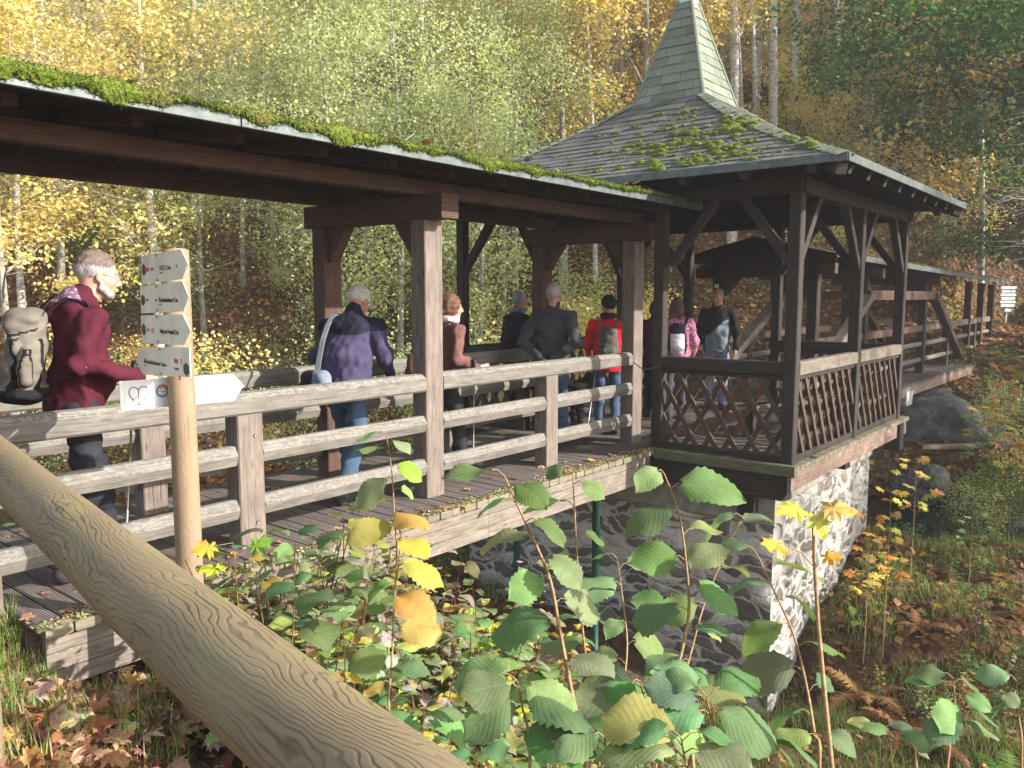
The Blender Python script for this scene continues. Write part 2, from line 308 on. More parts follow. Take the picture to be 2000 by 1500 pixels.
# ------------------------------------------------------------------ mesh builder
class MB:
    def __init__(s): s.v = []; s.f = []; s.uv = []; s.mi = []; s.cl = []; s.cur = 0; s.col = (1, 1, 1)
    def quad(s, ids, uvs): s.f.append(tuple(ids)); s.uv.append(uvs); s.mi.append(s.cur); s.cl.append(s.col)
    def prism(s, p0, p1, prof, up=(0, 0, 1), ends=True, twist=None):
        """extrude the 2-D profile (side, up) from p0 to p1"""
        p0 = Vector(p0); p1 = Vector(p1); d = (p1-p0); L = d.length; d.normalize()
        upv = Vector(up); side = d.cross(upv)
        if side.length < 1e-4: side = d.cross(Vector((0, 1, 0)))
        side.normalize(); upv = side.cross(d).normalized()
        n = len(prof); b = len(s.v); o = rnd.uniform(0, 40); ov = rnd.uniform(0, 9)
        for P in (p0, p1):
            for a, c in prof: s.v.append(P+side*a+upv*c)
        per = 0
        for i in range(n):
            j = (i+1) % n; w_ = math.hypot(prof[j][0]-prof[i][0], prof[j][1]-prof[i][1])
            s.quad((b+i, b+j, b+n+j, b+n+i), [(o, ov+per), (o, ov+per+w_), (o+L, ov+per+w_), (o+L, ov+per)]); per += w_
        if ends:
            s.f.append(tuple(b+i for i in range(n))[::-1]); s.uv.append([(o+.3*prof[i][0], ov+prof[i][1]) for i in range(n)][::-1]); s.mi.append(s.cur); s.cl.append(s.col)
            s.f.append(tuple(b+n+i for i in range(n))); s.uv.append([(o+.3*prof[i][0], ov+prof[i][1]) for i in range(n)]); s.mi.append(s.cur); s.cl.append(s.col)
        return s
    def bar(s, p0, p1, w, h, ch=.006, up=(0, 0, 1)):
        a, b = w/2, h/2; c = min(ch, a*.5, b*.5)
        return s.prism(p0, p1, [(-a, -b+c), (-a+c, -b), (a-c, -b), (a, -b+c), (a, b-c), (a-c, b), (-a+c, b), (-a, b-c)][::-1], up)
    def box(s, x0, x1, y0, y1, z0, z1, ch=.005, axis=None):
        dx, dy, dz = x1-x0, y1-y0, z1-z0; cx, cy, cz = (x0+x1)/2, (y0+y1)/2, (z0+z1)/2
        ax = axis or ('x' if dx >= dy and dx >= dz else 'y' if dy >= dz else 'z')
        if ax == 'x': return s.bar((x0, cy, cz), (x1, cy, cz), dy, dz, ch)
        if ax == 'y': return s.bar((cx, y0, cz), (cx, y1, cz), dx, dz, ch)
        return s.bar((cx, cy, z0), (cx, cy, z1), dx, dy, ch, (0, 1, 0))
    def tube(s, pts, rad, n=8, cap=True):
        pts = [Vector(p) for p in pts]; b = len(s.v); N = len(pts)
        if not hasattr(rad, '__len__'): rad = [rad]*N
        ref = Vector((0, 0, 1)); T0 = (pts[-1]-pts[0]).normalized() if (pts[-1]-pts[0]).length > 1e-6 else Vector((0,0,1))
        if abs(T0.z) > .9: ref = Vector((0, 1, 0))
        o = rnd.uniform(0, 20); L = [0]
        for i in range(1, N): L.append(L[-1]+(pts[i]-pts[i-1]).length)
        for i, p in enumerate(pts):
            t = (pts[min(i+1, N-1)]-pts[max(i-1, 0)]).normalized()
            a = t.cross(ref); 
            if a.length < 1e-4: a = t.cross(Vector((1, 0, 0)))
            a.normalize(); c = t.cross(a)
            for k in range(n):
                q = 2*math.pi*k/n; s.v.append(p+(a*math.cos(q)+c*math.sin(q))*rad[i])
        for i in range(N-1):
            r0 = max(max(rad), .002)
            for k in range(n):
                j = (k+1) % n
                s.quad((b+i*n+k, b+i*n+j, b+(i+1)*n+j, b+(i+1)*n+k),
                       [(o+L[i], 6.283*r0*k/n), (o+L[i], 6.283*r0*(k+1)/n), (o+L[i+1], 6.283*r0*(k+1)/n), (o+L[i+1], 6.283*r0*k/n)])
        if cap:
            s.f.append(tuple(b+k for k in range(n))); s.uv.append([(o, .01*k) for k in range(n)]); s.mi.append(s.cur); s.cl.append(s.col)
            e = b+(N-1)*n
            s.f.append(tuple(e+k for k in range(n))[::-1]); s.uv.append([(o, .01*k) for k in range(n)]); s.mi.append(s.cur); s.cl.append(s.col)
        return s
    def poly(s, pts, uvs=None):
        b = len(s.v); s.v += [Vector(p) for p in pts]; s.f.append(tuple(range(b, b+len(pts))))
        s.uv.append(uvs or [(p[0], p[1]) for p in pts]); s.mi.append(s.cur); s.cl.append(s.col); return s
    def slab(s, outline, origin, ex, ey, th):
        """flat outline (2-D) extruded by th along ex x ey"""
        origin = Vector(origin); ex = Vector(ex); ey = Vector(ey); nz = ex.cross(ey).normalized(); n = len(outline); b = len(s.v)
        for k in (0, 1):
            for a, c in outline: s.v.append(origin+ex*a+ey*c+nz*th*k)
        s.f.append(tuple(range(b, b+n))[::-1]); s.uv.append(list(outline)[::-1]); s.mi.append(s.cur); s.cl.append(s.col)
        s.f.append(tuple(range(b+n, b+2*n))); s.uv.append(list(outline)); s.mi.append(s.cur); s.cl.append(s.col)
        for i in range(n):
            j = (i+1) % n; s.quad((b+i, b+j, b+n+j, b+n+i), [outline[i], outline[j], outline[j], outline[i]])
        return s
    def mesh(s, name, mats, smooth=False, color=False):
        me = bpy.data.meshes.new(name); me.from_pydata([tuple(v) for v in s.v], [], s.f)
        uvl = me.uv_layers.new(name='UVMap'); flat = [c for f in s.uv for p in f for c in p[:2]]
        uvl.data.foreach_set('uv', flat)
        for mm in (mats if isinstance(mats, (list, tuple)) else [mats]): me.materials.append(MATS[mm] if isinstance(mm, str) else mm)
        me.polygons.foreach_set('material_index', s.mi)
        if smooth: me.polygons.foreach_set('use_smooth', [True]*len(s.f))
        if color:
            ca = me.color_attributes.new('Col', 'FLOAT_COLOR', 'CORNER')
            cc = [x for f, c in zip(s.f, s.cl) for _ in f for x in (*c, 1)]
            ca.data.foreach_set('color', cc)
        me.update(); return me
    def build(s, name, mats, parent=None, smooth=False, color=False):
        return link(name, s.mesh(name, mats, smooth, color), parent)
def link(name, me, parent=None):
    o = bpy.data.objects.new(name, me); COL.objects.link(o)
    if parent is not None:
        o.parent = parent; o.location = -Vector(WORLDLOC.get(parent.name, (0, 0, 0)))
        WORLDLOC[o.name] = (0, 0, 0)
    return o
WORLDLOC = {}
def tag(o, label=None, cat=None, group=None, kind=None):
    if label: o['label'] = label
    if cat: o['category'] = cat
    if group: o['group'] = group
    if kind: o['kind'] = kind
    return o
def empty(name, loc, label, cat, group=None):
    """Empty at the thing's base; parts are written in world coordinates and shifted by its place"""
    o = bpy.data.objects.new(name, None); COL.objects.link(o); o.location = loc; o.empty_display_size = .2
    WORLDLOC[o.name] = tuple(loc)
    return tag(o, label, cat, group)
def copy_tree(o, parent=None):
    c = o.copy(); COL.objects.link(c)
    if parent is not None: c.parent = parent
    for ch in list(o.children): copy_tree(ch, c)
    return c
def leafcloud(name, P, N, size, cols, mat, parent=None, aspect=.6, fold=0.0, mesh_only=False):
    """one small rhombic leaf per point: P (n,3), N normals, size (n,), cols (n,3)"""
    n = len(P); N = N/np.linalg.norm(N, axis=1, keepdims=True)
    t = nrs.normal(size=(n, 3)); t -= (t*N).sum(1, keepdims=True)*N; t /= np.linalg.norm(t, axis=1, keepdims=True)
    b = np.cross(N, t); s = size[:, None]
    V = np.stack([P-t*s*.5, P+b*s*.5*aspect+N*s*fold, P+t*s*.5, P-b*s*.5*aspect+N*s*fold], 1).reshape(-1, 3)
    me = bpy.data.meshes.new(name); me.vertices.add(4*n); me.vertices.foreach_set('co', V.ravel())
    me.loops.add(4*n); me.loops.foreach_set('vertex_index', np.arange(4*n))
    me.polygons.add(n); me.polygons.foreach_set('loop_start', np.arange(0, 4*n, 4)); me.polygons.foreach_set('loop_total', np.full(n, 4))
    me.update(calc_edges=True)
    ca = me.color_attributes.new('Col', 'FLOAT_COLOR', 'POINT')
    cc = np.ones((n, 4, 4)); cc[:, :, :3] = cols[:, None, :]; ca.data.foreach_set('color', cc.ravel())
    me.materials.append(MATS[mat])
    if mesh_only: return me
    return link(name, me, parent)
def palette(n, cols, weights, jit=.25):
    c = np.array(cols)[nrs.choice(len(cols), n, p=np.array(weights)/sum(weights))]
    return np.clip(c*(1+nrs.uniform(-jit, jit, (n, 1)))*(1+nrs.uniform(-.08, .08, (n, 3))), 0, 1)

# ------------------------------------------------------------------ ground, stream
def grid_ground():
    xs = np.concatenate([np.arange(-14, -3, .6), np.arange(-3, 20, .22), np.arange(20, 34, .5), np.arange(34, 110, 2.2)])
    ys = np.concatenate([np.arange(-30, -6, 1.5), np.arange(-6, 12, .22), np.arange(12, 34, .5), np.arange(34, 110, 2.2)])
    X, Y = np.meshgrid(xs, ys, indexing='ij'); Z = ground_np(X, Y)
    V = np.stack([X, Y, Z], -1).reshape(-1, 3); nx, ny = len(xs), len(ys)
    i, j = np.meshgrid(np.arange(nx-1), np.arange(ny-1), indexing='ij'); a = (i*ny+j).ravel()
    F = np.stack([a, a+ny, a+ny+1, a+1], 1)
    me = bpy.data.meshes.new('ground'); me.from_pydata(V.tolist(), [], F.tolist())
    me.polygons.foreach_set('use_smooth', [True]*len(F)); me.materials.append(MATS['ground_litter'])
    tag(link('ground', me), kind='structure')
grid_ground()
mb = MB(); mb.poly([(12.2, -12, -2.08), (16.6, -12, -2.08), (16.3, 14, -2.02), (8, 14, -2.02), (8, 10, -2.02), (12.2, 7, -2.04)])
tag(mb.build('stream_water', 'water'), kind='structure')

# ------------------------------------------------------------------ footbridge in front
Z0 = (0, 0, 0)
br = empty('covered_footbridge', Z0, 'weathered wooden covered footbridge with mossy roof edge leading right to the pavilion', 'footbridge')
YF, YB = 4.61, 6.05          # outer faces of the front and back posts
mb = MB(); x = 1.53; i = 0
while x < 7.62:
    mb.box(x, x+.132, 4.235+rnd.uniform(-.006, .006), 6.40, -.045, rnd.uniform(-.003, .003), .006, 'y'); x += .14
dk = mb.build('deck', 'deck_wood', br)
mb = MB(); x = 1.53
while x < 7.62:                                  # weathered plank ends along the outer edge
    mb.box(x+.001, x+.131, 4.222+rnd.uniform(-.005, .004), 4.31, -.047, .0045+rnd.uniform(0, .002), .008, 'y'); x += .14
mb.build('plank_ends', 'plankend_wood', dk)
mb = MB()
for k in range(3):
    z1 = -.052-.098*k
    for (a, b_) in ((1.545, 4.95), (4.954, 7.62)): mb.box(a, b_, 4.268+.002*k, 4.31, z1-.094, z1, .004, 'x')
mb.build('fascia_boards', 'fascia_wood', br)
mb = MB()
for y in (4.42, 5.3, 6.2): mb.box(1.5, 7.6, y-.07, y+.07, -.34, -.05, .01, 'x')
for xx in (2.0, 3.6, 5.2, 6.8): mb.box(xx, xx+.12, 4.5, 6.12, -.2, -.052, .01, 'y')
mb.box(1.56, 1.60, 4.312, 6.38, -.42, -.05, .01, 'y')
mb.build('girders', 'brown_wood', br)
def nose_rail(x0, x1, y, z, mat, parent, h=.065):
    m_ = MB(); m_.prism((x0, y, z), (x1, y, z), [(-.05, 0), (-.018, -h), (.03, -h), (.05, 0), (.022, h), (-.02, h)][::-1]); return m_.build('rail', mat, parent)
def top_rail(x0, x1, y, parent, mat='rail_wood', z=.955):
    m_ = MB(); m_.prism((x0, y, z), (x1, y, z), [(-.06, -.06), (-.045, -.075), (.045, -.075), (.06, -.06), (.06, .03), (.03, .065), (-.02, .072), (-.06, .035)][::-1]); return m_.build('hand_rail', mat, parent)
TALL = [1.35, 4.65, 7.92]; SHORT = [2.97, 6.30]
for y, sgn in ((YF, 1), (YB, -1)):
    for xx in TALL:
        m_ = MB(); yy = y+sgn*.085
        if xx < 7: xx += .035
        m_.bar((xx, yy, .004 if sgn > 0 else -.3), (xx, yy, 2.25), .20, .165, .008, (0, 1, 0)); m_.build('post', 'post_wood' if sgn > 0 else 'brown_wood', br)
    for xx in SHORT:
        m_ = MB(); m_.bar((xx, y+sgn*.075, 0.0), (xx, y+sgn*.075, .882), .19, .15, .008, (0, 1, 0)); sp_o = m_.build('short_post', 'post_wood', br)
        for zz in (.16, .74):
            m_ = MB(); yb_ = y-sgn*.001; m_.tube([(xx+.03, yb_, zz), (xx+.03, yb_-sgn*.006, zz)], .011, 8); m_.build('bolt', 'bolt_metal', sp_o, True)
    for a, b_ in ((1.45, 4.60), (4.79, 7.815)):
        top_rail(a, b_, y+sgn*.065, br)
        mid = 2.97 if a < 3 else 6.30
        for z in (.62, .265):
            nose_rail(a, mid-.096, y+sgn*.05, z, 'rail_wood', br); nose_rail(mid+.096, b_, y+sgn*.05, z, 'rail_wood', br)
for xx in (1.38, 4.685, 7.92):
    m_ = MB(); m_.bar((xx, 4.43, 2.35), (xx, 6.16, 2.35), .19, .19, .008); m_.build('cross_beam', 'brown_wood', br)
    for y, sg in ((4.775, 1), (5.885, -1)):
        m_ = MB(); m_.slab([(0, 0), (0, -.30), (.04, -.30), (.24, -.02), (.24, 0)], (xx-.05, y, 2.253), (0, sg, 0), (0, 0, 1), .1*sg)
        m_.build('knee_brace', 'brown_wood', br)
for y in (4.74, 5.93): m_ = MB(); m_.box(.2, 8.06, y-.06, y+.06, 2.448, 2.565, .006, 'x'); m_.build('purlin', 'brown_wood', br)
m_ = MB(); m_.box(.2, 8.06, 5.27, 5.39, 2.56, 2.68, .006, 'x'); m_.build('ridge_beam', 'brown_wood', br)
XR0, XR1, YE0, YE1, ZE, ZR, YR = .15, 8.08, 3.98, 6.68, 2.56, 2.76, 5.33
x = .35
while x < 8.0:
    for ya, yb in ((YE0+.42, YR-.04), (YE1-.42, YR+.04)): m_ = MB(); m_.bar((x, ya, ZE+.028), (x, yb, ZR-.03), .07, .06); m_.build('rafter', 'brown_wood', br)
    x += .62
rf = MB()
for ya, sg in ((YE0, 1), (YE1, -1)):
    sl_ = (ZR-ZE)/abs(YR-ya); n = 10
    for k in range(n):      # boards
        a, b_ = k/n, (k+1)/n
        ys, ye = ya+(YR-ya)*a+.002*sg, ya+(YR-ya)*b_-.002*sg; z1, z2 = ZE+(ZR-ZE)*a, ZE+(ZR-ZE)*b_
        rf.prism((XR0, (ys+ye)/2, (z1+z2)/2+.045), (XR1, (ys+ye)/2, (z1+z2)/2+.045), [(-(abs(ye-ys)/2), -.011), (abs(ye-ys)/2, -.011), (abs(ye-ys)/2, .011), (-abs(ye-ys)/2, .011)][::-1], (0, -sl_*sg, 1))
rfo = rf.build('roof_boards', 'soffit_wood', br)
m_ = MB()
for ya, sg in ((YE0, 1), (YE1, -1)):
    m_.poly([(XR0, ya, ZE+.066), (XR1, ya, ZE+.066), (XR1, YR, ZR+.066), (XR0, YR, ZR+.066)])
m_.col = (.6, .6, .6)
m_.build('roof_felt', 'roof_shingle', rfo, color=True)
for a, b_ in ((XR0, 2.55), (2.56, 5.1), (5.11, XR1)):
    for ya, yb in ((YE0-.028, YE0-.002), (YE1+.002, YE1+.028)):
        m_ = MB(); m_.box(a, b_, ya, yb, ZE-.005, ZE+.082, .003, 'x'); m_.build('eave_fascia', 'zinc', rfo)
# moss creeping over the eave: lumpy cushion with fine tufts
def moss_strip(x0, x1, parent, amt=1.0):
    V = []; F = []; nx = int((x1-x0)/.012); prof = 10; keep = []
    ph = [rnd.uniform(0, 9) for _ in range(6)]
    for i in range(nx+1):
        x = x0+(x1-x0)*i/nx
        e = .42+.30*math.sin(x*4.1+ph[0])+.28*math.sin(x*9.7+ph[1])+.20*math.sin(x*23+ph[2])+rnd.uniform(-.07, .07)
        fade = max(0, min(1, (6.9-x)/2.6))*.75+.25
        e = max(0.02, e*amt*(fade if x > 4.2 else 1)); drop = .07*e+.004; thick = .008+.026*e
        for k in range(prof):
            a = k/(prof-1)
            if a < .55: q = a/.55; y = YE0+.19*(1-q)-.03*q; z = ZE+.070+.25*(.19*(1-q))+thick*math.sin(min(1, q*1.15+.12)*math.pi*.5)
            else: q = (a-.55)/.45; y = YE0-.03-.018*math.sin(q*math.pi)-.003; z = ZE+.070+thick-(thick+drop)*q
            V.append((x+rnd.uniform(-.005, .005), y-rnd.uniform(0, .010), z+rnd.uniform(-.006, .006)))
    for i in range(nx):
        for k in range(prof-1):
            a = i*prof+k; F.append((a, a+prof, a+prof+1, a+1))
    me = bpy.data.meshes.new('roof_moss'); me.from_pydata(V, [], F); me.materials.append(MATS['moss'])
    V = np.array(V); idx = nrs.choice(len(V), 34000); P = V[idx]+nrs.normal(size=(34000, 3))*.007
    cols = palette(34000, [(.08, .14, .015), (.14, .21, .025), (.04, .07, .015), (.13, .11, .05)], [4, 3, 4, 3])
    tint = .5+.5*np.sin(P[:, :1]*7.3+2*np.sin(P[:, :1]*3.1)); cols = cols*(.75+.4*tint)
    o = link('roof_moss', me, parent); tag(o, kind='stuff')
    t = leafcloud('moss_tufts', P, nrs.normal(size=(34000, 3)), nrs.uniform(.008, .020, 34000), cols, 'grass_blade', parent, .35); tag(t, kind='stuff')
moss_strip(.2, 7.5, rfo)
m_ = MB()
for (xx, yy, zb) in ((7.0, 4.55, -2.7), (7.35, 5.9, -2.8)):
    m_ = MB(); m_.tube([(xx, yy, zb), (xx, yy, -.34)], .04, 14); m_.build('support_pipe', 'steel_green', br, True)
m_ = MB(); m_.tube([(7.0, 4.55, -1.5), (8.1, 4.62, -1.44)], .008, 8); m_.tube([(7.0, 4.50, -1.47), (7.0, 4.59, -1.53)], .045, 10); m_.build('tie_rod', 'bolt_metal', br, True)

# ------------------------------------------------------------------ pavilion
pv = empty('pavilion', Z0, 'dark timber pavilion with curved shingle roof rising to a pointed green spire', 'pavilion')
PX0, PX1, PY0, PY1 = 7.79, 11.70, 2.83, 7.15
m_ = MB(); x = 7.66
while x < 12.0:
    y0_ = 2.72+rnd.uniform(-.006, .006)
    m_.box(x, min(x+.132, 12.02), y0_, 7.25, -.045, rnd.uniform(-.003, .003), .006, 'y'); x += .14
pd = m_.build('deck', 'deck_wood', pv)
m_ = MB(); x = 7.66
while x < 12.0: m_.box(x+.001, min(x+.131, 12.02), 2.708, 2.80, -.047, .0045, .008, 'y'); x += .14
m_.build('plank_ends', 'plankend_wood', pd)
m_ = MB(); m_.box(7.66, 12.02, 2.745, 2.785, -.24, -.052, .004, 'x'); m_.build('fascia_boards', 'fascia_brown_wood', pv)
m_ = MB(); m_.box(7.61, 7.69, 2.70, 4.22, -.09, .02, .01, 'y'); m_.build('sill', 'sill_wood', pv)
m_ = MB(); 
for xx in (7.80, 9.7, 11.6): m_.box(xx-.09, xx+.09, 2.82, 7.2, -.36, -.052, .01, 'y')
m_.box(7.70, 7.74, 2.80, 7.2, -.30, -.10, .01, 'y')
for yy in (3.3, 5, 6.8): m_.box(7.9, 11.9, yy-.09, yy+.09, -.62, -.365, .01, 'x')
m_.box(11.55, 11.72, 2.70, 2.90, -.42, -.05, .01, 'z')
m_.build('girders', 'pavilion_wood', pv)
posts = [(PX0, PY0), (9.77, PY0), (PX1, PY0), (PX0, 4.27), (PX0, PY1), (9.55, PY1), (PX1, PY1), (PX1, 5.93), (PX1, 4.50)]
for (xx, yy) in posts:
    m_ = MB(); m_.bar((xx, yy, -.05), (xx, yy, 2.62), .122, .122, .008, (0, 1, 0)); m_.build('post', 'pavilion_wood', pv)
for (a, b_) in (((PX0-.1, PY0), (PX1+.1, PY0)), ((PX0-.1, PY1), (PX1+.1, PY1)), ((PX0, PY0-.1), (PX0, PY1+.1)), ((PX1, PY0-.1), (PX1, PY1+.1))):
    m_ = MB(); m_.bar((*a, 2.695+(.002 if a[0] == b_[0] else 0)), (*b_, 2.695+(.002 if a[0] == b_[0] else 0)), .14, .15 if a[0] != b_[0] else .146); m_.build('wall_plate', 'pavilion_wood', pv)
def brace(x, y, dx, dy, mat='pavilion_wood'):
    m_ = MB(); m_.bar((x+dx*.05, y+dy*.05, 1.98), (x+dx*.58, y+dy*.58, 2.66), .085, .085, .006, (dy, dx, 0)); m_.build('brace', mat, pv)
for (x, y, dx, dy) in ((PX0, PY0, 1, 0), (PX0, PY0, 0, 1), (9.77, PY0, 1, 0), (9.77, PY0, -1, 0), (PX1, PY0, -1, 0), (PX1, PY0, 0, 1), (PX0, 4.20, 0, -1), (PX0, PY1, 0, -1), (PX0, PY1, 1, 0),
                       (9.55, PY1, -1, 0), (9.55, PY1, 1, 0), (PX1, PY1, 0, -1), (PX1, PY1, -1, 0), (PX1, 5.93, 0, 1), (PX1, 4.50, 0, -1), (9.77, PY0, 0, 1)):
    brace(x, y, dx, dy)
def panel(p0, p1, toprail, lat='lattice_wood', nred=()):
    """handrail, bottom rail and a diamond lattice between two posts (p0,p1 in plan)"""
    x0, y0 = p0; x1, y1 = p1; L = math.hypot(x1-x0, y1-y0); dx, dy = (x1-x0)/L, (y1-y0)/L
    P = lambda t, z, o=0: (x0+dx*t-dy*o, y0+dy*t+dx*o, z)
    m_ = MB(); m_.bar(P(0, .94), P(L, .94), .11, .135, .012); m_.build('hand_rail', toprail, pv)
    for z_, w_, h_ in ((.045, .07, .06), (.85, .05, .04)):
        m_ = MB(); m_.bar(P(0, z_), P(L, z_), w_, h_); m_.build('lattice_frame', 'pavilion_wood', pv)
    zl, zh = .07, .835; H = zh-zl; step = .225; run = H/1.66; k = 0
    for side, off in ((1, .018), (-1, -.018)):
        t = -run+.03; q = 0
        while t < L:
            a, b_ = t, t+run; za, zb = zl, zh
            if a < 0: za = zl+(0-a)/run*H; a = 0
            if b_ > L: zb = zh-(b_-L)/run*H; b_ = L
            if b_-a > .05:
                red = side > 0 and q in nred
                m_ = MB(); 
                if side > 0: m_.bar(P(a, za, off), P(b_, zb, off), .052, .022, .003, (-dy, dx, 0))
                else: m_.bar(P(L-a, za, off), P(L-b_, zb, off), .052, .022, .003, (-dy, dx, 0))
                SL.setdefault('red' if red else 'n', []).append(m_)
            t += step; q += 1
    for key, lst in SL.items():
        M = MB()
        for m_ in lst:
            o_ = len(M.v); M.v += m_.v; M.f += [tuple(i+o_ for i in f) for f in m_.f]; M.uv += m_.uv; M.mi += m_.mi; M.cl += m_.cl
        o = M.build('lattice', 'red_lattice_wood' if key == 'red' else lat, pv)
        if key == 'red': o['label'] = 'two reddish brown newer lattice slats'
    SL.clear()
SL = {}
panel((PX0, 4.21), (PX0, PY0+.058), 'pavilion_wood', 'lattice_wood', (4, 5))
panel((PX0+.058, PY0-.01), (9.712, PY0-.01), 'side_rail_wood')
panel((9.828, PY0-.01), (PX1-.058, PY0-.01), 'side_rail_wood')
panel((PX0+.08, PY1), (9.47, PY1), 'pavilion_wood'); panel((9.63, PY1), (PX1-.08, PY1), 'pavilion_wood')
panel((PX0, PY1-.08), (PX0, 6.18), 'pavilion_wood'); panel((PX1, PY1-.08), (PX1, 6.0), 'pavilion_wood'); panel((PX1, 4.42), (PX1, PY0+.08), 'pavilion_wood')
m_ = MB(); m_.bar((PX0, 6.15, 0), (PX0, 6.15, 1.0), .12, .12, .008, (0, 1, 0)); m_.build('short_post', 'pavilion_wood', pv)
# roof: four bell-cast faces of overlapping shingles, then the steep spire
CX, CY = 9.58, 4.95; EX, EY = 2.46, 2.76; ZEV, ZKB, SB = 2.83, 4.03, .49
def section(t):
    """half sizes and height along the slope, t 0 (eave) .. 1 (foot of the spire)"""
    k = t; z = ZEV+(ZKB-ZEV)*(.80*k+.20*k**3)
    return EX+(SB-EX)*k, EY+(SB-EY)*k, z
def face_pts(face, hx, hy, z):
    c = {0: ((-1, 1), (-1, -1)), 1: ((-1, -1), (1, -1)), 2: ((1, -1), (1, 1)), 3: ((1, 1), (-1, 1))}[face]
    return Vector((CX+c[0][0]*hx, CY+c[0][1]*hy, z)), Vector((CX+c[1][0]*hx, CY+c[1][1]*hy, z))
def shingles(face, sec, rows, wid, mat, name, parent, lift=.012):
    M = MB()
    for r_ in range(rows):
        a0, b0 = face_pts(face, *sec(r_/rows)); a1, b1 = face_pts(face, *sec((r_+1.25)/rows if r_ < rows-1 else 1.0))
        L0 = (b0-a0).length; n = max(1, round(L0/wid)); off = (r_ % 2)*.5
        nrm = (b0-a0).cross(a1-a0).normalized()
        if nrm.z < 0: nrm = -nrm
        cuts = [0]+[min(1, max(0, (k+off+rnd.uniform(-.05, .05))/n)) for k in range(0 if off else 1, n)]+[1]
        for s0, s1 in zip(cuts[:-1], cuts[1:]):
            if s1-s0 < .004: continue
            g_ = .0025/max(L0, .1); lf = lift*rnd.uniform(.7, 1.5); up_ = rnd.uniform(-.003, .003)
            M.col = tuple([rnd.uniform(.72, 1.15)]*3)
            q = [a0+(b0-a0)*(s0+g_), a0+(b0-a0)*(s1-g_), a1+(b1-a1)*(s1-g_), a1+(b1-a1)*(s0+g_)]
            dn = (a0-a1).normalized()*up_
            top = [q[0]+nrm*lf+dn, q[1]+nrm*lf+dn, q[2]+nrm*.002, q[3]+nrm*.002]
            M.poly(top); M.poly([q[0]+dn, q[1]+dn, top[1], top[0]])
            M.poly([q[1]+dn, q[2], top[2], top[1]]); M.poly([q[0]+dn, top[0], top[3], q[3]])
    o = M.build(name, mat, parent, color=True)
    # solid underlay
    return o
pr = None
M = MB(); st = [section(k/8) for k in range(9)]
for fc in range(4):
    for k in range(8):
        a0, b0 = face_pts(fc, *st[k]); a1, b1 = face_pts(fc, *st[k+1]); M.poly([a0, b0, b1, a1])
        dz = Vector((0, 0, -.03)); M.poly([a0+dz, a1+dz, b1+dz, b0+dz], [(a0.x+a0.y, 0), (a1.x+a1.y, .4), (b1.x+b1.y, .4), (b0.x+b0.y, 0)])
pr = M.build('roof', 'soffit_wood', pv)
for fc in range(4): shingles(fc, section, 17, .24, 'roof_shingle', 'roof_shingles', pr)
M = MB()
for fc in range(4):
    a0, b0 = face_pts(fc, EX+.012, EY+.012, ZEV-.022); M.bar(a0, b0, .022, .075, .003)
M.build('eave_fascia', 'zinc', pr)
# rafters, following the curve of each face
def tmax(fc, d): return max(0, min(.97, ((EY if fc in (0, 2) else EX)-abs(d))/((EY if fc in (0, 2) else EX)-SB)))
for fc in range(4):
    half = EY if fc in (0, 2) else EX
    for k in range(9):
        d = -half+2*half*(k+.5)/9; tm = tmax(fc, d)
        if tm < .08: continue
        pts = []
        for q in range(6):
            hx, hy, z = section(tm*q/5+.004)
            pts.append(Vector({0: (CX-hx+.03, CY+d, z-.085), 2: (CX+hx-.03, CY+d, z-.085), 1: (CX+d, CY-hy+.03, z-.085), 3: (CX+d, CY+hy-.03, z-.085)}[fc]))
        M = MB()
        for p, q_ in zip(pts[:-1], pts[1:]): M.bar(p, q_, .08, .10)
        M.build('rafter', 'pavilion_wood', pr)
for sx, sy in ((-1, -1), (1, -1), (-1, 1), (1, 1)):
    pts = [Vector((CX+sx*(section(q/5)[0]-.05), CY+sy*(section(q/5)[1]-.05), section(q/5)[2]-.10)) for q in range(6)]
    M = MB()
    for p, q_ in zip(pts[:-1], pts[1:]): M.bar(p, q_, .10, .12)
    M.build('hip_rafter', 'pavilion_wood', pr)
def spire(t):
    h = .475-.395*t; return h*1.0, h*1.0, ZKB-.03+(5.33-ZKB)*t
sp_ = None
M = MB(); st = [spire(k/6) for k in range(7)]
for fc in range(4):
    for k in range(6):
        a0, b0 = face_pts(fc, *st[k]); a1, b1 = face_pts(fc, *st[k+1]); M.poly([a0, b0, b1, a1])
sp_ = M.build('spire', 'spire_shingle', pv, color=True)
for fc in range(4): shingles(fc, spire, 11, .25, 'spire_shingle', 'spire_shingles', sp_, .014)
M = MB(); st = [spire(k/6) for k in range(7)]; M.col = (.9, .9, .9)
for sx, sy in ((-1, -1), (1, -1), (-1, 1), (1, 1)):
    M.tube([(CX+sx*(s_[0]+.004), CY+sy*(s_[1]+.004), s_[2]) for s_ in st], [.024]*7, 6)
    for k in range(26):
        t0, t1 = k/26, (k+1.2)/26
        h0, w0, z0_ = section(t0); h1, w1, z1_ = section(min(1, t1)); M.col = tuple([rnd.uniform(.7, 1.1)]*3)
        p0 = Vector((CX+sx*h0, CY+sy*w0, z0_+.022)); p1 = Vector((CX+sx*h1, CY+sy*w1, z1_+.008)); 
        M.prism(p0, p1, [(-.09, -.035), (0, 0.0), (.09, -.035), (.09, -.028), (0, .009), (-.09, -.028)][::-1])
M.build('hip_tiles', 'spire_shingle', pr, color=True)
M = MB(); hb = spire(1.0)[0]+.022
for a, zb, b_, zt in ((hb, 5.27, hb*.58, 5.50), (hb*.58, 5.50, .015, 5.85)):
    for fc in range(4):
        p, q = face_pts(fc, a, a, zb); r_, s_ = face_pts(fc, b_, b_, zt); M.poly([p, q, s_, r_])
M.build('spire_cap', 'copper_patina', sp_)
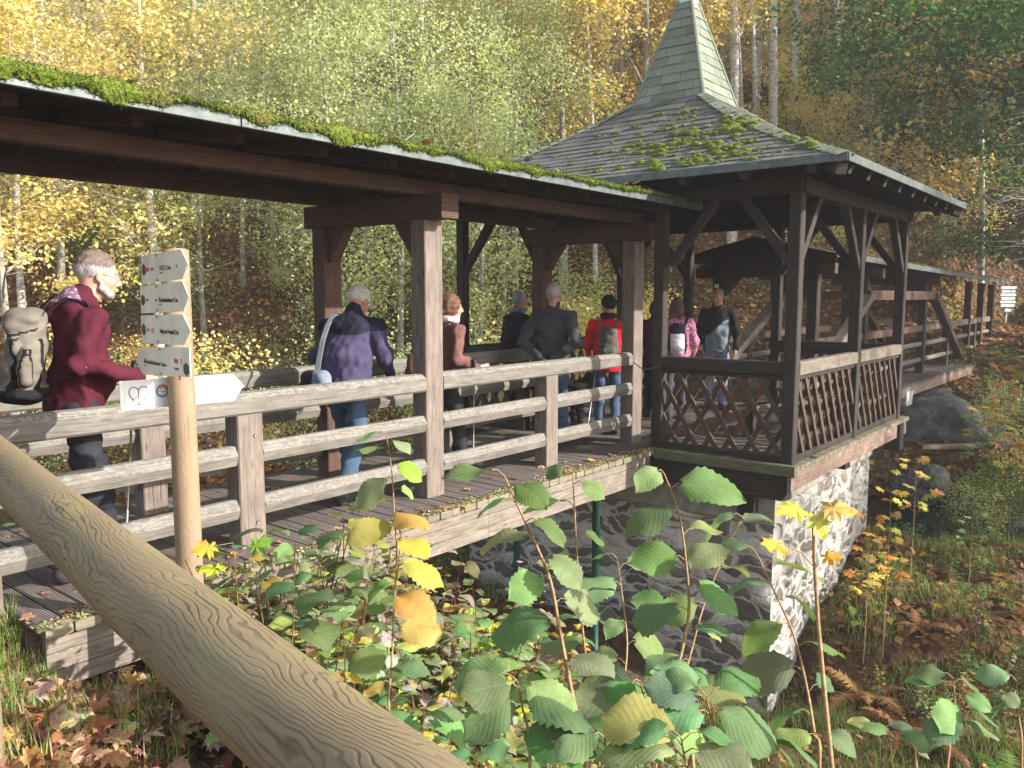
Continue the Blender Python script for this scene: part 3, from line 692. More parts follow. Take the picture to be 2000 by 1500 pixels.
# moss cushions and fallen leaves on the roof
def on_roof(fc, s, t):
    a, b_ = face_pts(fc, *section(t)); a1, b1 = face_pts(fc, *section(min(1, t+.02)))
    nrm = (b_-a).cross(a1-a).normalized(); nrm = nrm if nrm.z > 0 else -nrm
    return a+(b_-a)*s+nrm*.014, nrm
V = []; F = []; TP = []; TN = []
for k in range(400):
    fc = 0 if k < 365 else 1; s = rnd.random(); t = rnd.uniform(.02, .98)
    if fc == 0:
        if rnd.random() < .6: s = min(.99, max(.02, rnd.gauss(.80, .16))); t = min(.95, max(.05, rnd.gauss(.34, .2)))
    big = rnd.random()**3
    p, nrm = on_roof(fc, s, t); r0 = .012+.06*big*(1 if s > .55 else .6)
    ux = nrm.cross(Vector((0, 0, 1))).normalized(); uy = nrm.cross(ux)
    for q in range(1+int(4*big)):
        pc = p+ux*rnd.uniform(-1, 1)*r0*1.5+uy*rnd.uniform(-.5, .5)*r0; rr = r0*rnd.uniform(.5, 1); b0 = len(V); nseg = 9
        V.append(pc+nrm*rr*.55)
        for ring, (rad, hh) in enumerate(((.55, .45), (1, .0))):
            for j in range(nseg):
                a = 2*math.pi*j/nseg; k_ = rad*rnd.uniform(.8, 1.2); V.append(pc+(ux*math.cos(a)*1.25+uy*math.sin(a)*.8)*rr*k_+nrm*rr*hh)
        for j in range(nseg):
            j2 = (j+1) % nseg; F.append((b0, b0+1+j, b0+1+j2)); F.append((b0+1+j, b0+1+nseg+j, b0+1+nseg+j2, b0+1+j2))
        for q2 in range(int(10+rr*900)):
            a = rnd.uniform(0, 6.3); k_ = rr*math.sqrt(rnd.random()); TP.append(pc+(ux*math.cos(a)*1.25+uy*math.sin(a)*.8)*k_+nrm*rr*.5*(1-(k_/rr)**2)); TN.append(tuple(nrm+Vector([rnd.uniform(-1, 1) for _ in range(3)])))
me = bpy.data.meshes.new('moss_cushions'); me.from_pydata([tuple(v) for v in V], [], F); me.materials.append(MATS['moss'])
me.polygons.foreach_set('use_smooth', [True]*len(F)); tag(link('moss_cushions', me, pr), kind='stuff')
TP = np.array([tuple(p) for p in TP]); TN = np.array(TN)
tag(leafcloud('moss_tufts', TP, TN, nrs.uniform(.008, .02, len(TP)), palette(len(TP), [(.15, .19, .03), (.24, .27, .05), (.14, .13, .04)], [3, 3, 2]), 'grass_blade', pr, .4), kind='stuff')
# bench inside the pavilion
bn = empty('bench', (9.2, 3.5, 0), 'low mossy plank bench standing inside the pavilion beside the railing', 'bench')
for dx in (0, .16):
    m_ = MB(); m_.bar((8.75+dx, 3.85, .36), (8.75+dx+1.9, 3.15-.0, .36), .15, .045); m_.build('seat_plank', 'sill_wood', bn)
for t in (.12, .88):
    m_ = MB(); m_.bar((8.83+1.9*t, 3.85-.7*t, .003), (8.83+1.9*t, 3.85-.7*t, .335), .10, .12, .005, (0, 1, 0)); m_.build('leg', 'pavilion_wood', bn)

# ------------------------------------------------------------------ second footbridge
b2 = empty('covered_footbridge', Z0, 'dark brown covered footbridge with truss sides behind the pavilion, leading to the far bank', 'footbridge')
A2 = Vector((12.15, 3.80, 0)); D2 = Vector((25.0-12.15, 3.42-3.80, 0)); L2 = D2.length; D2.normalize(); N2 = Vector((-D2.y, D2.x, 0))
def b2p(t, o, z): return A2+D2*t+N2*o+Vector((0, 0, z))
def dz2(t): return .11*t/13.0
def t_at(x, o):
    """distance along the second bridge at which the line offset by o passes photo column x"""
    r_ = ray(x, 640); r2 = Vector((r_.x, r_.y)); p = (A2+N2*o).to_2d(); d = D2.to_2d()
    det = -d.x*r2.y+d.y*r2.x; return (p.x*r2.y-p.y*r2.x)/det
m_ = MB(); t = -.12
while t < 12.9: m_.bar(b2p(t+.065, -.02, -.025+dz2(t)), b2p(t+.065, 2.45, -.025+dz2(t)), .13, .045); t += .14
m_.build('deck', 'deck_wood', b2)
m_ = MB(); m_.bar(b2p(-.1, .0, -.14), b2p(9.7, .0, -.14+dz2(9.7)), .05, .17); m_.build('fascia_boards', 'fascia_brown_wood', b2)
m_ = MB()
for o in (.3, 2.1): m_.bar(b2p(-.1, o, -.2), b2p(12.9, o, -.2+dz2(13)), .16, .28)
m_.bar(b2p(7.6, .15, -.32), b2p(7.6, 2.3, -.32), .2, .2); m_.build('girders', 'brown_wood', b2)
OF, OB = .42, 1.98
post_t = [t_at(1800, OF), t_at(1888, OF), t_at(1912, OF), t_at(1932, OF)]
ptall = [0.25, 2.55]+post_t
for o in (OF, OB):
    for t in ptall:
        t2 = t if o == OF else t
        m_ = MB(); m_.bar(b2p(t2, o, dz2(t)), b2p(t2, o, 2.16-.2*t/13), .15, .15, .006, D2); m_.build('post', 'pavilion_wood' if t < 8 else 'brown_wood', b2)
    ends = sorted(ptall+[13.0])
    for a, b_ in zip(ends[:-1], ends[1:]):
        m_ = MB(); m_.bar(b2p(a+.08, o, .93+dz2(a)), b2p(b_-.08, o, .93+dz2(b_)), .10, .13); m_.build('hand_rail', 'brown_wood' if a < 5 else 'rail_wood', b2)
        if b_-a > 1.2:
            mt = (a+b_)/2; m_ = MB(); m_.bar(b2p(mt, o, dz2(mt)), b2p(mt, o, .86+dz2(mt)), .13, .12, .006, D2); m_.build('short_post', 'brown_wood', b2)
        for z in (.60, .27):
            m_ = MB(); m_.bar(b2p(a+.08, o, z+dz2(a)), b2p(b_-.08, o, z+dz2(b_)), .09, .09, .03); m_.build('rail', 'rail_wood', b2)
    ta, tb = 2.55, t_at(1810, OF)
    m_ = MB(); m_.bar(b2p(ta-.1, o-.10, 1.66), b2p(tb+.1, o-.10, 1.66), .10, .17); m_.build('truss_chord', 'brown_wood', b2)
    for (t0, t1) in ((ta, ta-3.0), (tb, t_at(1872, OF))):
        m_ = MB(); m_.bar(b2p(t0, o-.10, 1.66), b2p(t1, o-.10, .10), .12, .17, .006, N2); m_.build('truss_brace', 'side_rail_wood' if t1 < t0 else 'brown_wood', b2)
for t in [0.25, 2.55]+post_t[:1]:
    m_ = MB(); zt = 2.16-.2*t/13; m_.bar(b2p(t, .1, zt-.09), b2p(t, 2.3, zt-.09), .14, .17); m_.build('cross_beam', 'brown_wood', b2)
    for o, sg in ((OF+.08, 1), (OB-.08, -1)):
        m_ = MB(); m_.slab([(0, 0), (0, -.34), (.05, -.34), (.34, -.02), (.34, 0)], b2p(t-.05, o, zt-.175), N2*sg, (0, 0, 1), .09*sg)
        m_.build('knee_brace', 'brown_wood', b2)
m_ = MB()
for e, r_ in ((0, 1.2), (2.5, 1.2)):
    za, zr = 2.26, 2.56
    P = [b2p(-.1, e, za), b2p(13.05, e, za-.26), b2p(13.05, 1.25, zr-.26), b2p(-.1, 1.25, zr)]
    m_.poly(P, [(0, 0), (13, 0), (13, 1.2), (0, 1.2)]); m_.poly([p+Vector((0, 0, -.03)) for p in P][::-1], [(0, 1.2), (13, 1.2), (13, 0), (0, 0)])
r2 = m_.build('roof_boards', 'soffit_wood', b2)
m_ = MB(); 
for e in (-.012, 2.512):
    m_ = MB(); m_.bar(b2p(-.1, e, 2.25), b2p(13.05, e, 2.25-.26), .025, .09, .003); m_.build('eave_fascia', 'zinc', r2)
m_ = MB(); m_.slab([(0, 0), (2.5, 0), (2.5, .08), (1.25, .36), (0, .08)], b2p(-.08, 0, 2.16), N2, (0, 0, 1), .03); m_.slab([(.45, 0), (2.2, 0), (2.2, .16), (.45, .16)], b2p(-.12, 0, 1.93), N2, (0, 0, 1), .03)
m_.build('gable_board', 'soffit_wood', b2)
n_ = 9000; tt = nrs.uniform(2, 13, n_); oo = np.abs(nrs.normal(0, .35, n_)); P = np.array([tuple(b2p(a, o, 2.285-.02*a+.24*o+rnd.uniform(0, .02))) for a, o in zip(tt, oo)])
NN = nrs.normal(size=(n_, 3))*.5+np.array([0, 0, 1]); tag(leafcloud('roof_leaves', P, NN, nrs.uniform(.03, .08, n_), palette(n_, [(.30, .16, .08), (.22, .12, .06), (.14, .20, .03), (.35, .22, .13)], [4, 3, 2, 2]), 'litter_leaf', r2, .7), kind='stuff')

# ------------------------------------------------------------------ stone pier and far abutment
def rough_wall(name, corners, zb, zt, mat, parent, amp=.025, cell=.07, bulge=0):
    """one face from corner a to b with an uneven surface"""
    a, b_ = Vector((*corners[0], 0)), Vector((*corners[1], 0)); L = (b_-a).length; d = (b_-a)/L; nrm = Vector((d.y, -d.x, 0))
    nx, nz = int(L/cell)+1, int((zt-zb)/cell)+1; V = []; F = []
    ph = [rnd.uniform(0, 9) for _ in range(4)]
    for i in range(nx+1):
        for k in range(nz+1):
            s, z = L*i/nx, zb+(zt-zb)*k/nz
            e = amp*(math.sin(s*5+ph[0]+2*math.sin(z*3))*math.sin(z*6+ph[1])+.6*math.sin(s*13+ph[2])*math.sin(z*17+ph[3]))
            if i in (0, nx): e = 0
            V.append(tuple(a+d*s+nrm*(e+(-(z-zb))*bulge)+Vector((0, 0, z))))
    for i in range(nx):
        for k in range(nz):
            q = i*(nz+1)+k; F.append((q, q+nz+1, q+nz+2, q+1))
    me = bpy.data.meshes.new(name); me.from_pydata(V, [], F); me.polygons.foreach_set('use_smooth', [True]*len(F)); me.materials.append(MATS[mat])
    return link(name, me, parent)
pi = empty('stone_pier', Z0, 'rubble stone pier with white lime mortar on its sunlit side, carrying the pavilion', 'pier')
QX0, QX1, QY0, QY1, QT = 8.05, 11.45, 3.05, 7.3, -.40
rough_wall('masonry_side', ((QX0, QY0), (QX1, QY0)), -3.3, QT-.10, 'lime_masonry', pi)
tag(rough_wall('masonry_side', ((QX0, QY1), (QX0, QY0)), -3.3, QT-.32, 'dark_masonry', pi, .045))
rough_wall('masonry_side', ((QX1, QY0), (QX1, QY1)), -3.3, QT, 'dark_masonry', pi); rough_wall('masonry_side', ((QX1, QY1), (QX0, QY1)), -3.3, QT, 'dark_masonry', pi)
m_ = MB(); m_.box(QX0-.035, QX0+.3, QY0-.02, QY1, QT-.34, QT+.02, .03, 'y'); m_.build('plaster_band', 'plaster', pi)
m_ = MB(); m_.box(QX0+.31, QX1+.02, QY0-.03, QY1, QT-.12, QT+.01, .04, 'x'); m_.build('cap', 'plaster', pi)
def rock(name, c, s, seed, mat='rock', label=None, cat='rock', group=None, lump=.35):
    r_ = random.Random(seed); bm = bmesh.new(); bmesh.ops.create_icosphere(bm, subdivisions=5, radius=1)
    pl = [(Vector([r_.gauss(0, 1) for _ in range(3)]).normalized(), r_.uniform(.55, .95)) for _ in range(14)]
    for v_ in bm.verts:
        n_ = v_.co.normalized(); rr = 1.0
        for q, d_ in pl:
            dd = n_.dot(q)
            if dd > d_*.9: rr = min(rr, d_*.92/dd)
        rr += .05*math.sin(n_.x*9+seed)*math.sin(n_.y*11+2*n_.z)*math.sin(n_.z*8+1)+.03*math.sin(n_.x*23+3*n_.z)*math.sin(n_.y*19+seed)+.02*abs(math.sin(n_.z*21+4*n_.x+seed))
        v_.co = Vector((n_.x*s[0], n_.y*s[1], n_.z*s[2]))*rr
    me = bpy.data.meshes.new(name); bm.to_mesh(me); bm.free(); me.materials.append(MATS[mat])
    me.polygons.foreach_set('use_smooth', [True]*len(me.polygons)); o = link(name, me); o.location = c; o.rotation_euler = (0, 0, r_.uniform(0, 6.3))
    if label: tag(o, label, cat, group)
    return o
ab = rock('rock_abutment', (18.4, 4.35, -1.2), (3.5, 1.95, 1.38), 5, label='large grey mossy rock face carrying the near end of the second footbridge', cat='rock')
m_ = MB(); m_.box(15.9, 16.35, 3.65, 6.1, -.36, -.10, .02, 'y'); o = m_.build('concrete_block', 'concrete'); tag(o, 'small pale concrete bearing block under the second footbridge', 'block')
rk = [((14.3, 4.4, -1.75), (.9, .7, .55), 11, 'dark angular boulder in the stream right behind the stone pier'),
      ((15.6, 3.3, -1.75), (.7, .6, .42), 12, 'flat grey boulder at the foot of the large rock face'),
      ((13.3, 4.0, -2.1), (.55, .5, .35), 13, 'low wet boulder between the pier and the stream'),
      ((16.9, 1.7, -1.65), (.9, .55, .42), 14, 'mossy boulder on the far stream bank under brown leaves'),
      ((15.2, 1.6, -2.1), (.45, .35, .25), 15, 'small dark stone standing out of the stream water'),
      ((17.6, .8, -1.5), (.6, .5, .4), 16, 'rounded mossy stone at the right edge on the far bank'),
      ((15.6, .6, -2.0), (.55, .5, .3), 17, 'dark wet stone at the far edge of the stream')]
for c, s, sd, lb in rk: rock('boulder', c, s, sd, label=lb, cat='boulder', group='boulders in and beside the stream')
m_ = MB(); m_.tube([(16.0, 3.4, -1.1), (17.2, 2.6, -1.15), (18.5, 2.2, -1.0), (19.6, 1.4, -.75)], [.05, .07, .06, .04], 10); tag(m_.build('fallen_trunk', 'brown_bark', None, True), 'grey fallen tree trunk lying on the leafy far bank below the rock face', 'log')
m_ = MB(); m_.tube([(17.0, 1.7, -1.0), (18.6, 1.0, -.85), (20, .2, -.7)], [.09, .10, .07], 9); tag(m_.build('fallen_trunk', 'brown_bark', None, True), 'dark mossy fallen trunk at the right edge above the stream', 'log')
# ------------------------------------------------------------------ trees
YEL = [(.62, .48, .17), (.72, .58, .25), (.54, .37, .13), (.48, .45, .19), (.60, .34, .13)]
GRN = [(.30, .37, .20), (.40, .46, .28), (.22, .29, .15), (.47, .49, .24), (.54, .51, .22)]
GOLD = [(.58, .45, .17), (.47, .40, .17), (.42, .31, .14), (.64, .50, .20), (.34, .33, .16)]
DARK = [(.035, .085, .03), (.05, .12, .04), (.08, .14, .04), (.03, .06, .03), (.30, .24, .03)]
TAN = [(.58, .50, .34), (.50, .42, .30), (.58, .50, .24), (.44, .45, .26), (.58, .42, .22)]
def make_tree(seed, H, r0, bark_, crown0, crown1, rad, nclump, nleaf, lsize, cols, wts, lean=0, flat=.55, limbs=9, clump_r=.45, droop=0, smooth_r=1.0):
    """returns (trunk mesh, crown mesh) with the base at the origin"""
    r_ = random.Random(seed); mb_ = MB(); n = 9
    ang = r_.uniform(0, 6.3); bend = r_.uniform(.1, .35)
    ax = lambda t: Vector((lean*H*t+bend*math.sin(t*4+ang)*t, bend*math.cos(t*3+ang)*t, H*t-.25))
    mb_.tube([ax(i/n) for i in range(n+1)], [r0*(1-.85*(i/n)**1.1)*(1.25 if i == 0 else 1) for i in range(n+1)], 9)
    tips = []
    for k in range(limbs):
        t = crown0/H+(.97-crown0/H)*(k+.5)/limbs; a = k*2.4+r_.uniform(-.5, .5); p = ax(t)
        L = rad*(.55+.6*math.sin(min(1, (1-t)/(1-crown0/H)+.15)*math.pi*.55))*r_.uniform(.7, 1.1)
        up_ = r_.uniform(.25, .8)-droop; pts = [p]; d = Vector((math.cos(a), math.sin(a), up_)).normalized()
        for q in range(4):
            d = (d+Vector((r_.uniform(-.2, .2), r_.uniform(-.2, .2), r_.uniform(-.1, .15)-droop*.2))).normalized(); pts.append(pts[-1]+d*L/4)
        rr = r0*(1-.8*t)*.42; mb_.tube(pts, [rr, rr*.8, rr*.55, rr*.35, rr*.12], 5)
        for q in (2, 3, 4):
            for _ in range(3):
                d2 = (d*.6+Vector((r_.uniform(-1, 1), r_.uniform(-1, 1), r_.uniform(-.4, .7)))).normalized(); l2 = L*r_.uniform(.18, .42)
                e = pts[q]+d2*l2; mid = pts[q]+d2*l2*.5+Vector((0, 0, .05)); mb_.tube([pts[q], mid, e], [rr*.3, rr*.2, rr*.07], 4, False); tips.append(e); tips.append(mid)
        tips += pts[2:]
    tr = mb_.mesh('trunk', bark_, True)
    cl = [];
    while len(cl) < nclump:
        e = r_.choice(tips); cl.append(e+Vector([r_.gauss(0, .25*rad*.3) for _ in range(3)]))
    C = np.array([tuple(c) for c in cl]); ci = nrs.randint(0, len(C), nleaf)
    off = nrs.normal(size=(nleaf, 3))*np.array([clump_r, clump_r, clump_r*flat])
    P = C[ci]+off; cc = palette(len(C), cols, wts, .18)[ci]; own = palette(nleaf, cols, wts, .3); c = cc*.6+own*.4
    N = nrs.normal(size=(nleaf, 3))*.55+np.array([.12, -.35, .75])
    return tr, leafcloud('crown', P, N, nrs.uniform(.65, 1.3, nleaf)*lsize, c, 'leaf', None, .75, .06, True)
KINDS = {}
def kind(k, n, *a, **kw): KINDS[k] = [make_tree(sum(map(ord, k))+i*13, *a, **kw) for i in range(n)]
kind('maple', 3, 10.5, .14, 'grey_bark', 2.2, 10.5, 3.0, 110, 7200, .135, YEL, [4, 3, 2, 2, 1.2], clump_r=.38, limbs=11)
kind('golden', 3, 13, .14, 'pale_bark', 3.0, 13, 2.9, 100, 6800, .125, GOLD, [3, 3, 2, 2, 2], clump_r=.55, limbs=12)
kind('alder', 3, 9.5, .10, 'grey_bark', 1.2, 9.5, 2.3, 150, 11500, .085, GRN, [3, 3, 2, 3, 1], clump_r=.36, limbs=13, flat=.8)
kind('birch', 3, 15, .15, 'pale_bark', 7.5, 15, 2.2, 60, 2200, .09, YEL, [3, 3, 1, 3, 0], clump_r=.5, limbs=9)
kind('tan', 2, 10, .11, 'pale_bark', 1.5, 10, 2.6, 120, 4200, .08, TAN, [3, 3, 3, 2, 1], clump_r=.55, limbs=13)
kind('dark', 2, 9, .15, 'brown_bark', 1.5, 9, 3.6, 190, 12000, .11, DARK, [4, 4, 3, 2, .6], clump_r=.42, flat=.30, limbs=12, droop=.25)
kind('darkhigh', 2, 12, .16, 'brown_bark', 4.8, 12, 4.3, 260, 17000, .12, DARK, [4, 4, 3, 2, .3], clump_r=.40, flat=.28, limbs=14, droop=.28)
kind('shrubg', 2, 2.6, .035, 'grey_bark', .2, 2.6, 1.3, 60, 3200, .065, GRN, [3, 3, 1, 4, 2], clump_r=.26, limbs=9, flat=.8)
kind('shruby', 2, 2.8, .04, 'grey_bark', .3, 2.8, 1.5, 55, 2300, .10, YEL, [4, 4, 1, 4, .5], clump_r=.30, limbs=8, flat=.6)
kind('shrubd', 1, 2.4, .04, 'brown_bark', .2, 2.4, 1.4, 55, 2600, .075, DARK, [4, 4, 4, 1, 1], clump_r=.30, limbs=8, flat=.6)
LBL = {'maple': 'bright yellow maple tree on the steep hillside behind the bridge', 'golden': 'tall pale trunked tree with thin golden foliage on the hillside', 'alder': 'light green small leaved tree growing beyond the bridge on the slope',
 'birch': 'slender pale white trunk with few yellow leaves on the hillside', 'tan': 'half bare tree with tan and pale yellow twigs on the hillside', 'dark': '', 'darkhigh': '',
 'shrubg': 'low green shrub on the leaf covered slope behind the bridges', 'shruby': 'low yellow leaved maple shrub on the leaf covered slope', 'shrubd': 'low dark green shrub on the slope behind the bridges'}
GRP = {'maple': 'yellow maples on the hillside', 'golden': 'golden trees on the hillside', 'alder': 'light green trees beyond the bridge', 'birch': 'pale trunks on the hillside', 'tan': 'half bare trees on the hillside', 'dark': '', 'darkhigh': '',
 'shrubg': 'green shrubs on the slope', 'shruby': 'yellow shrubs on the slope', 'shrubd': 'dark shrubs on the slope'}
def put_tree(k, x, y, sc=1.0, rz=None, label=None, tilt=(0, 0), z=None):
    tr, cr = rnd.choice(KINDS[k]); sh = k.startswith('shrub')
    o = bpy.data.objects.new('shrub' if sh else {'birch': 'birch_tree', 'alder': 'alder_tree', 'maple': 'maple_tree', 'dark': 'maple_tree', 'darkhigh': 'maple_tree'}.get(k, 'slope_tree'), None); COL.objects.link(o)
    o.location = (x, y, ground(x, y) if z is None else z); o.scale = (sc,)*3; o.rotation_euler = (tilt[0], tilt[1], rnd.uniform(0, 6.3) if rz is None else rz)
    for nm, me in (('trunk' if not sh else 'stem', tr), ('crown' if not sh else 'foliage', cr)):
        c = bpy.data.objects.new(nm, me); COL.objects.link(c); c.parent = o
    d_ = math.hypot(x, y); px_ = 1000+FPX*math.tan(AZ-math.atan2(y, x)) if abs(AZ-math.atan2(y, x)) < 1.3 else 9999
    zn = 'on the sunny bank outside the picture' if px_ > 2600 or y < -5.5 else ('far left' if px_ < 230 else 'behind the left walkers' if px_ < 520 else 'behind the mossy roof' if px_ < 900 else 'just left of the spire' if px_ < 1280 else 'right of the spire' if px_ < 1640 else 'above the second bridge' if px_ < 1850 else 'at the right edge')
    rw = ', low down' if d_ < 24 else ', half way up' if d_ < 38 else ', high up'
    base_ = {'maple': 'bright yellow maple tree', 'golden': 'pale trunked tree with golden foliage', 'alder': 'light green small leaved tree', 'birch': 'slender white trunked tree with few leaves', 'tan': 'half bare tree with pale yellow leaves', 'dark': 'dark green spreading maple', 'darkhigh': 'tall dark green maple with drooping branches',
             'shrubg': 'low green shrub', 'shruby': 'low yellow leaved shrub', 'shrubd': 'low dark green shrub'}[k]
    lb_ = base_+' '+zn+(rw if 'outside' not in zn else '')
    tag(o, label or lb_, 'shrub' if sh else 'tree', None if label else base_+'s '+zn+rw); return o
def col_at(px, dist, lat=0):
    """plan position in the direction of photo column px at a horizontal distance"""
    a = AZ-math.atan((px-1000)/FPX); return dist*math.cos(a), dist*math.sin(a)
def kmix(px):
    if px < 260: return (['tan', 'maple', 'alder'], [6, 1.3, 2.5])
    if px < 560: return (['tan', 'alder', 'maple', 'golden'], [3.5, 5, 1.5, .6])
    if px < 1000: return (['alder', 'golden', 'maple', 'tan'], [6, 1.2, 1.6, 1])
    if px < 1350: return (['maple', 'golden', 'alder'], [5, 3, 1])
    if px < 1750: return (['golden', 'maple', 'birch'], [5, 3, 1.5])
    return (['golden', 'dark', 'maple'], [4, 2, 3])
placed = []
def free(x, y, d): return all((x-a)**2+(y-b_)**2 > d*d for a, b_ in placed)
tries = 0; n_t = 0
while n_t < 150 and tries < 4000:
    tries += 1; px = rnd.uniform(-180, 2180); dist = rnd.uniform(21, 62)**1.0; x, y = col_at(px, dist)
    if (px > 1250 and dist < 31 and px < 2050): continue
    if 330 < px < 700 and dist < 27: continue
    if not free(x, y, 2.4+dist*.035): continue
    placed.append((x, y)); ks, ws = kmix(px); k = rnd.choices(ks, ws)[0]
    put_tree(k, x, y, rnd.uniform(.75, 1.2)); n_t += 1
# nearer light green trees just over the railing, in the middle of the picture
for px, dist, k, sc in ((640, 19.5, 'alder', .95), (780, 20.5, 'alder', 1.05), (930, 19, 'alder', .9), (840, 23, 'alder', 1.1), (400, 22, 'alder', .85), (540, 25, 'alder', .9), (1010, 23, 'alder', .95), (700, 24, 'alder', 1.0), (470, 28, 'alder', 1.1),
                        (120, 22, 'maple', .8), (20, 20, 'maple', .75), (250, 26, 'maple', .8), (-60, 24, 'tan', .9), (180, 30, 'tan', 1.0),
                        (1100, 24, 'maple', .9), (1200, 27, 'maple', .9), (1180, 33, 'golden', 1.1)):
    x, y = col_at(px, dist); placed.append((x, y)); put_tree(k, x, y, sc)
n_s = 0; tries = 0
while n_s < 95 and tries < 3000:
    tries += 1; px = rnd.uniform(-80, 2080); dist = rnd.uniform(15.5, 40); x, y = col_at(px, dist)
    if px > 1250 and dist < 27: continue
    if px > 1890 and dist < 31: continue
    if not free(x, y, 1.5): continue
    if 420 < px < 640 and 16 < dist < 26 and rnd.random() < .8: continue
    placed.append((x, y)); k = rnd.choices(['shrubg', 'shruby', 'shrubd'], [3, 3, .8] if px < 1500 else [2, 3, 3])[0]
    put_tree(k, x, y, rnd.uniform(.6, 1.25)); n_s += 1
for px, dist, k, sc in ((1980, 17, 'shrubg', .45), (2030, 19, 'shrubd', .6), (2010, 14, 'shrubd', .45), (1940, 14.5, 'shrubg', .35), (2040, 15.5, 'shruby', .5), (1990, 12.3, 'shrubd', .4), ):
    x, y = col_at(px, dist); put_tree(k, x, y, sc)
for px, dist, sc in ((2150, 20, 1.0), (2030, 26, 1.05), (1935, 32, 1.0), (2120, 32, 1.25)):
    x, y = col_at(px, dist); put_tree('darkhigh', x, y, sc)
# notable trunks
def trunk_tree(name, px, dist, wpx, x_top, label, bark_='pale_bark', top=13, leaves=700, cols=YEL, z=None, crown0=5, cat='tree'):
    """a single tall trunk seen at column px (at horizon height), leaning to x_top at the top of the picture"""
    x, y = col_at(px, dist); gz = ground(x, y); r0 = wpx/FPX*dist/2*1.05
    a = AZ-math.atan((px-1000)/FPX); side = Vector((math.sin(a), -math.cos(a), 0)); nat = (px-1000)*.04
    lean = (x_top-px-nat)/578.0
    o = bpy.data.objects.new(name, None); COL.objects.link(o); o.location = (x, y, gz); tag(o, label, cat)
    r_ = random.Random(int(px)); m_ = MB(); n = 14; ph = r_.uniform(0, 6)
    ax = lambda t: side*(lean*(top*t+gz-1.65)+.12*math.sin(t*7+ph)*t*1.2)+Vector((0, 0, top*t-.2))
    m_.tube([ax(i/n) for i in range(n+1)], [r0*(1.15-.7*i/n) for i in range(n+1)], 10)
    tips = []
    for k in range(16):
        t = crown0/top+(1-crown0/top)*(k+.3)/16; aa = r_.uniform(0, 6.3); L = r_.uniform(.8, 2.4)*(1.15-t*.5); p = ax(t); d = Vector((math.cos(aa), math.sin(aa), r_.uniform(.2, .9))).normalized()
        pts = [p+d*L*q/4+Vector((r_.uniform(-.1, .1), r_.uniform(-.1, .1), .05*q*q*L*.2))*(q > 0) for q in range(5)]; rr = r0*.28*(1-t*.5)
        m_.tube(pts, [rr, rr*.7, rr*.5, rr*.3, rr*.1], 5, False); tips += pts[1:]
        for q in (2, 3):
            e = pts[q]+Vector((r_.uniform(-1, 1), r_.uniform(-1, 1), r_.uniform(-.2, .8)))*L*.35; m_.tube([pts[q], e], [rr*.3, rr*.08], 4, False); tips.append(e)
    me = m_.mesh('trunk', bark_, True); c = bpy.data.objects.new('trunk', me); COL.objects.link(c); c.parent = o
    if leaves:
        T = np.array([tuple(p) for p in tips]); ci = nrs.randint(0, len(T), leaves); P = T[ci]+nrs.normal(size=(leaves, 3))*.3
        me = leafcloud('crown', P, nrs.normal(size=(leaves, 3))*.6+np.array([.1, -.3, .7]), nrs.uniform(.07, .13, leaves), palette(leaves, cols, [3, 3, 1, 3, 1]), 'leaf', None, .75, .05, True)
        c = bpy.data.objects.new('crown', me); COL.objects.link(c); c.parent = o
    return o
TT = [(1482, 30, 9, 1468, 'leftmost slim pale trunk right of the spire'), (1503, 33, 9, 1505, 'straight pale trunk second right of the spire'), (1530, 31, 14, 1552, 'thick white forked trunk right of the spire, leaning right'),
      (1590, 35, 6, 1600, 'thin grey trunk standing just right of the white forked trunk'), (1442, 34, 8, 1405, 'pale trunk partly hidden by the right edge of the spire'),
      (1772, 30, 8, 1757, 'left trunk of the trio of pale trunks above the right roof corner'), (1784, 31, 9, 1762, 'middle trunk of the trio of pale trunks above the right roof corner'), (1795, 29, 11, 1795, 'right straight trunk of the trio of pale trunks above the right roof corner'),
      (1910, 27, 9, 1918, 'single pale trunk between dark green branches near the right edge'), (1426, 26, 17, 1432, 'thick pale trunk seen through the pavilion behind the far man'), (1498, 27, 15, 1512, 'thick grey trunk seen through the pavilion left of its corner post'),
      (1458, 29, 6, 1440, 'thin pale trunk between the two thick trunks seen through the pavilion'), (1163, 24, 9, 1150, 'pale slim trunk seen between pavilion posts above the red jacket'), (725, 24, 12, 712, 'grey trunk seen under the bridge roof beside the post'),
      (985, 26, 9, 960, 'dark slim trunk rising beside the left roof edge of the pavilion'), (478, 24, 8, 465, 'thin grey trunk seen below the bridge roof in the leafy slope'), (552, 34, 9, 508, 'pale leaning trunk above the mossy roof in the left half'),
      (600, 40, 10, 598, 'short white trunk at the top edge left of the middle'), (820, 26, 6, 830, 'thin pale trunk among green leaves left of the pavilion roof'), (1365, 28, 10, 1330, 'leaning pale trunk behind the long haired walker'), (1530+330, 33, 6, 1850, 'very thin pale trunk above the right roof corner')]
for px, d, w_, xt, lb in TT:
    dk_ = 'dark slim' in lb; gy = 'grey' in lb
    trunk_tree('pale_trunk_tree' if not (dk_ or gy) else 'grey_trunk_tree', px, d, w_, xt, lb, 'brown_bark' if dk_ else 'grey_bark' if gy and 'thick' not in lb else 'pale_bark', crown0=6 if px > 1300 else 3)
trunk_tree('snag', 118, 33, 16, 190, 'broken leaning white dead trunk at the upper left above the mossy roof', 'pale_bark', 11, 0, crown0=7, cat='dead tree')
trunk_tree('snag', 152, 34, 9, 150, 'upright grey dead trunk crossing the broken leaning one at the upper left', 'pale_bark', 13, 0, crown0=6, cat='dead tree')
trunk_tree('snag', 192, 35, 7, 190, 'thin dead trunk with bare limbs right of the broken leaning one', 'pale_bark', 12, 0, crown0=5, cat='dead tree')
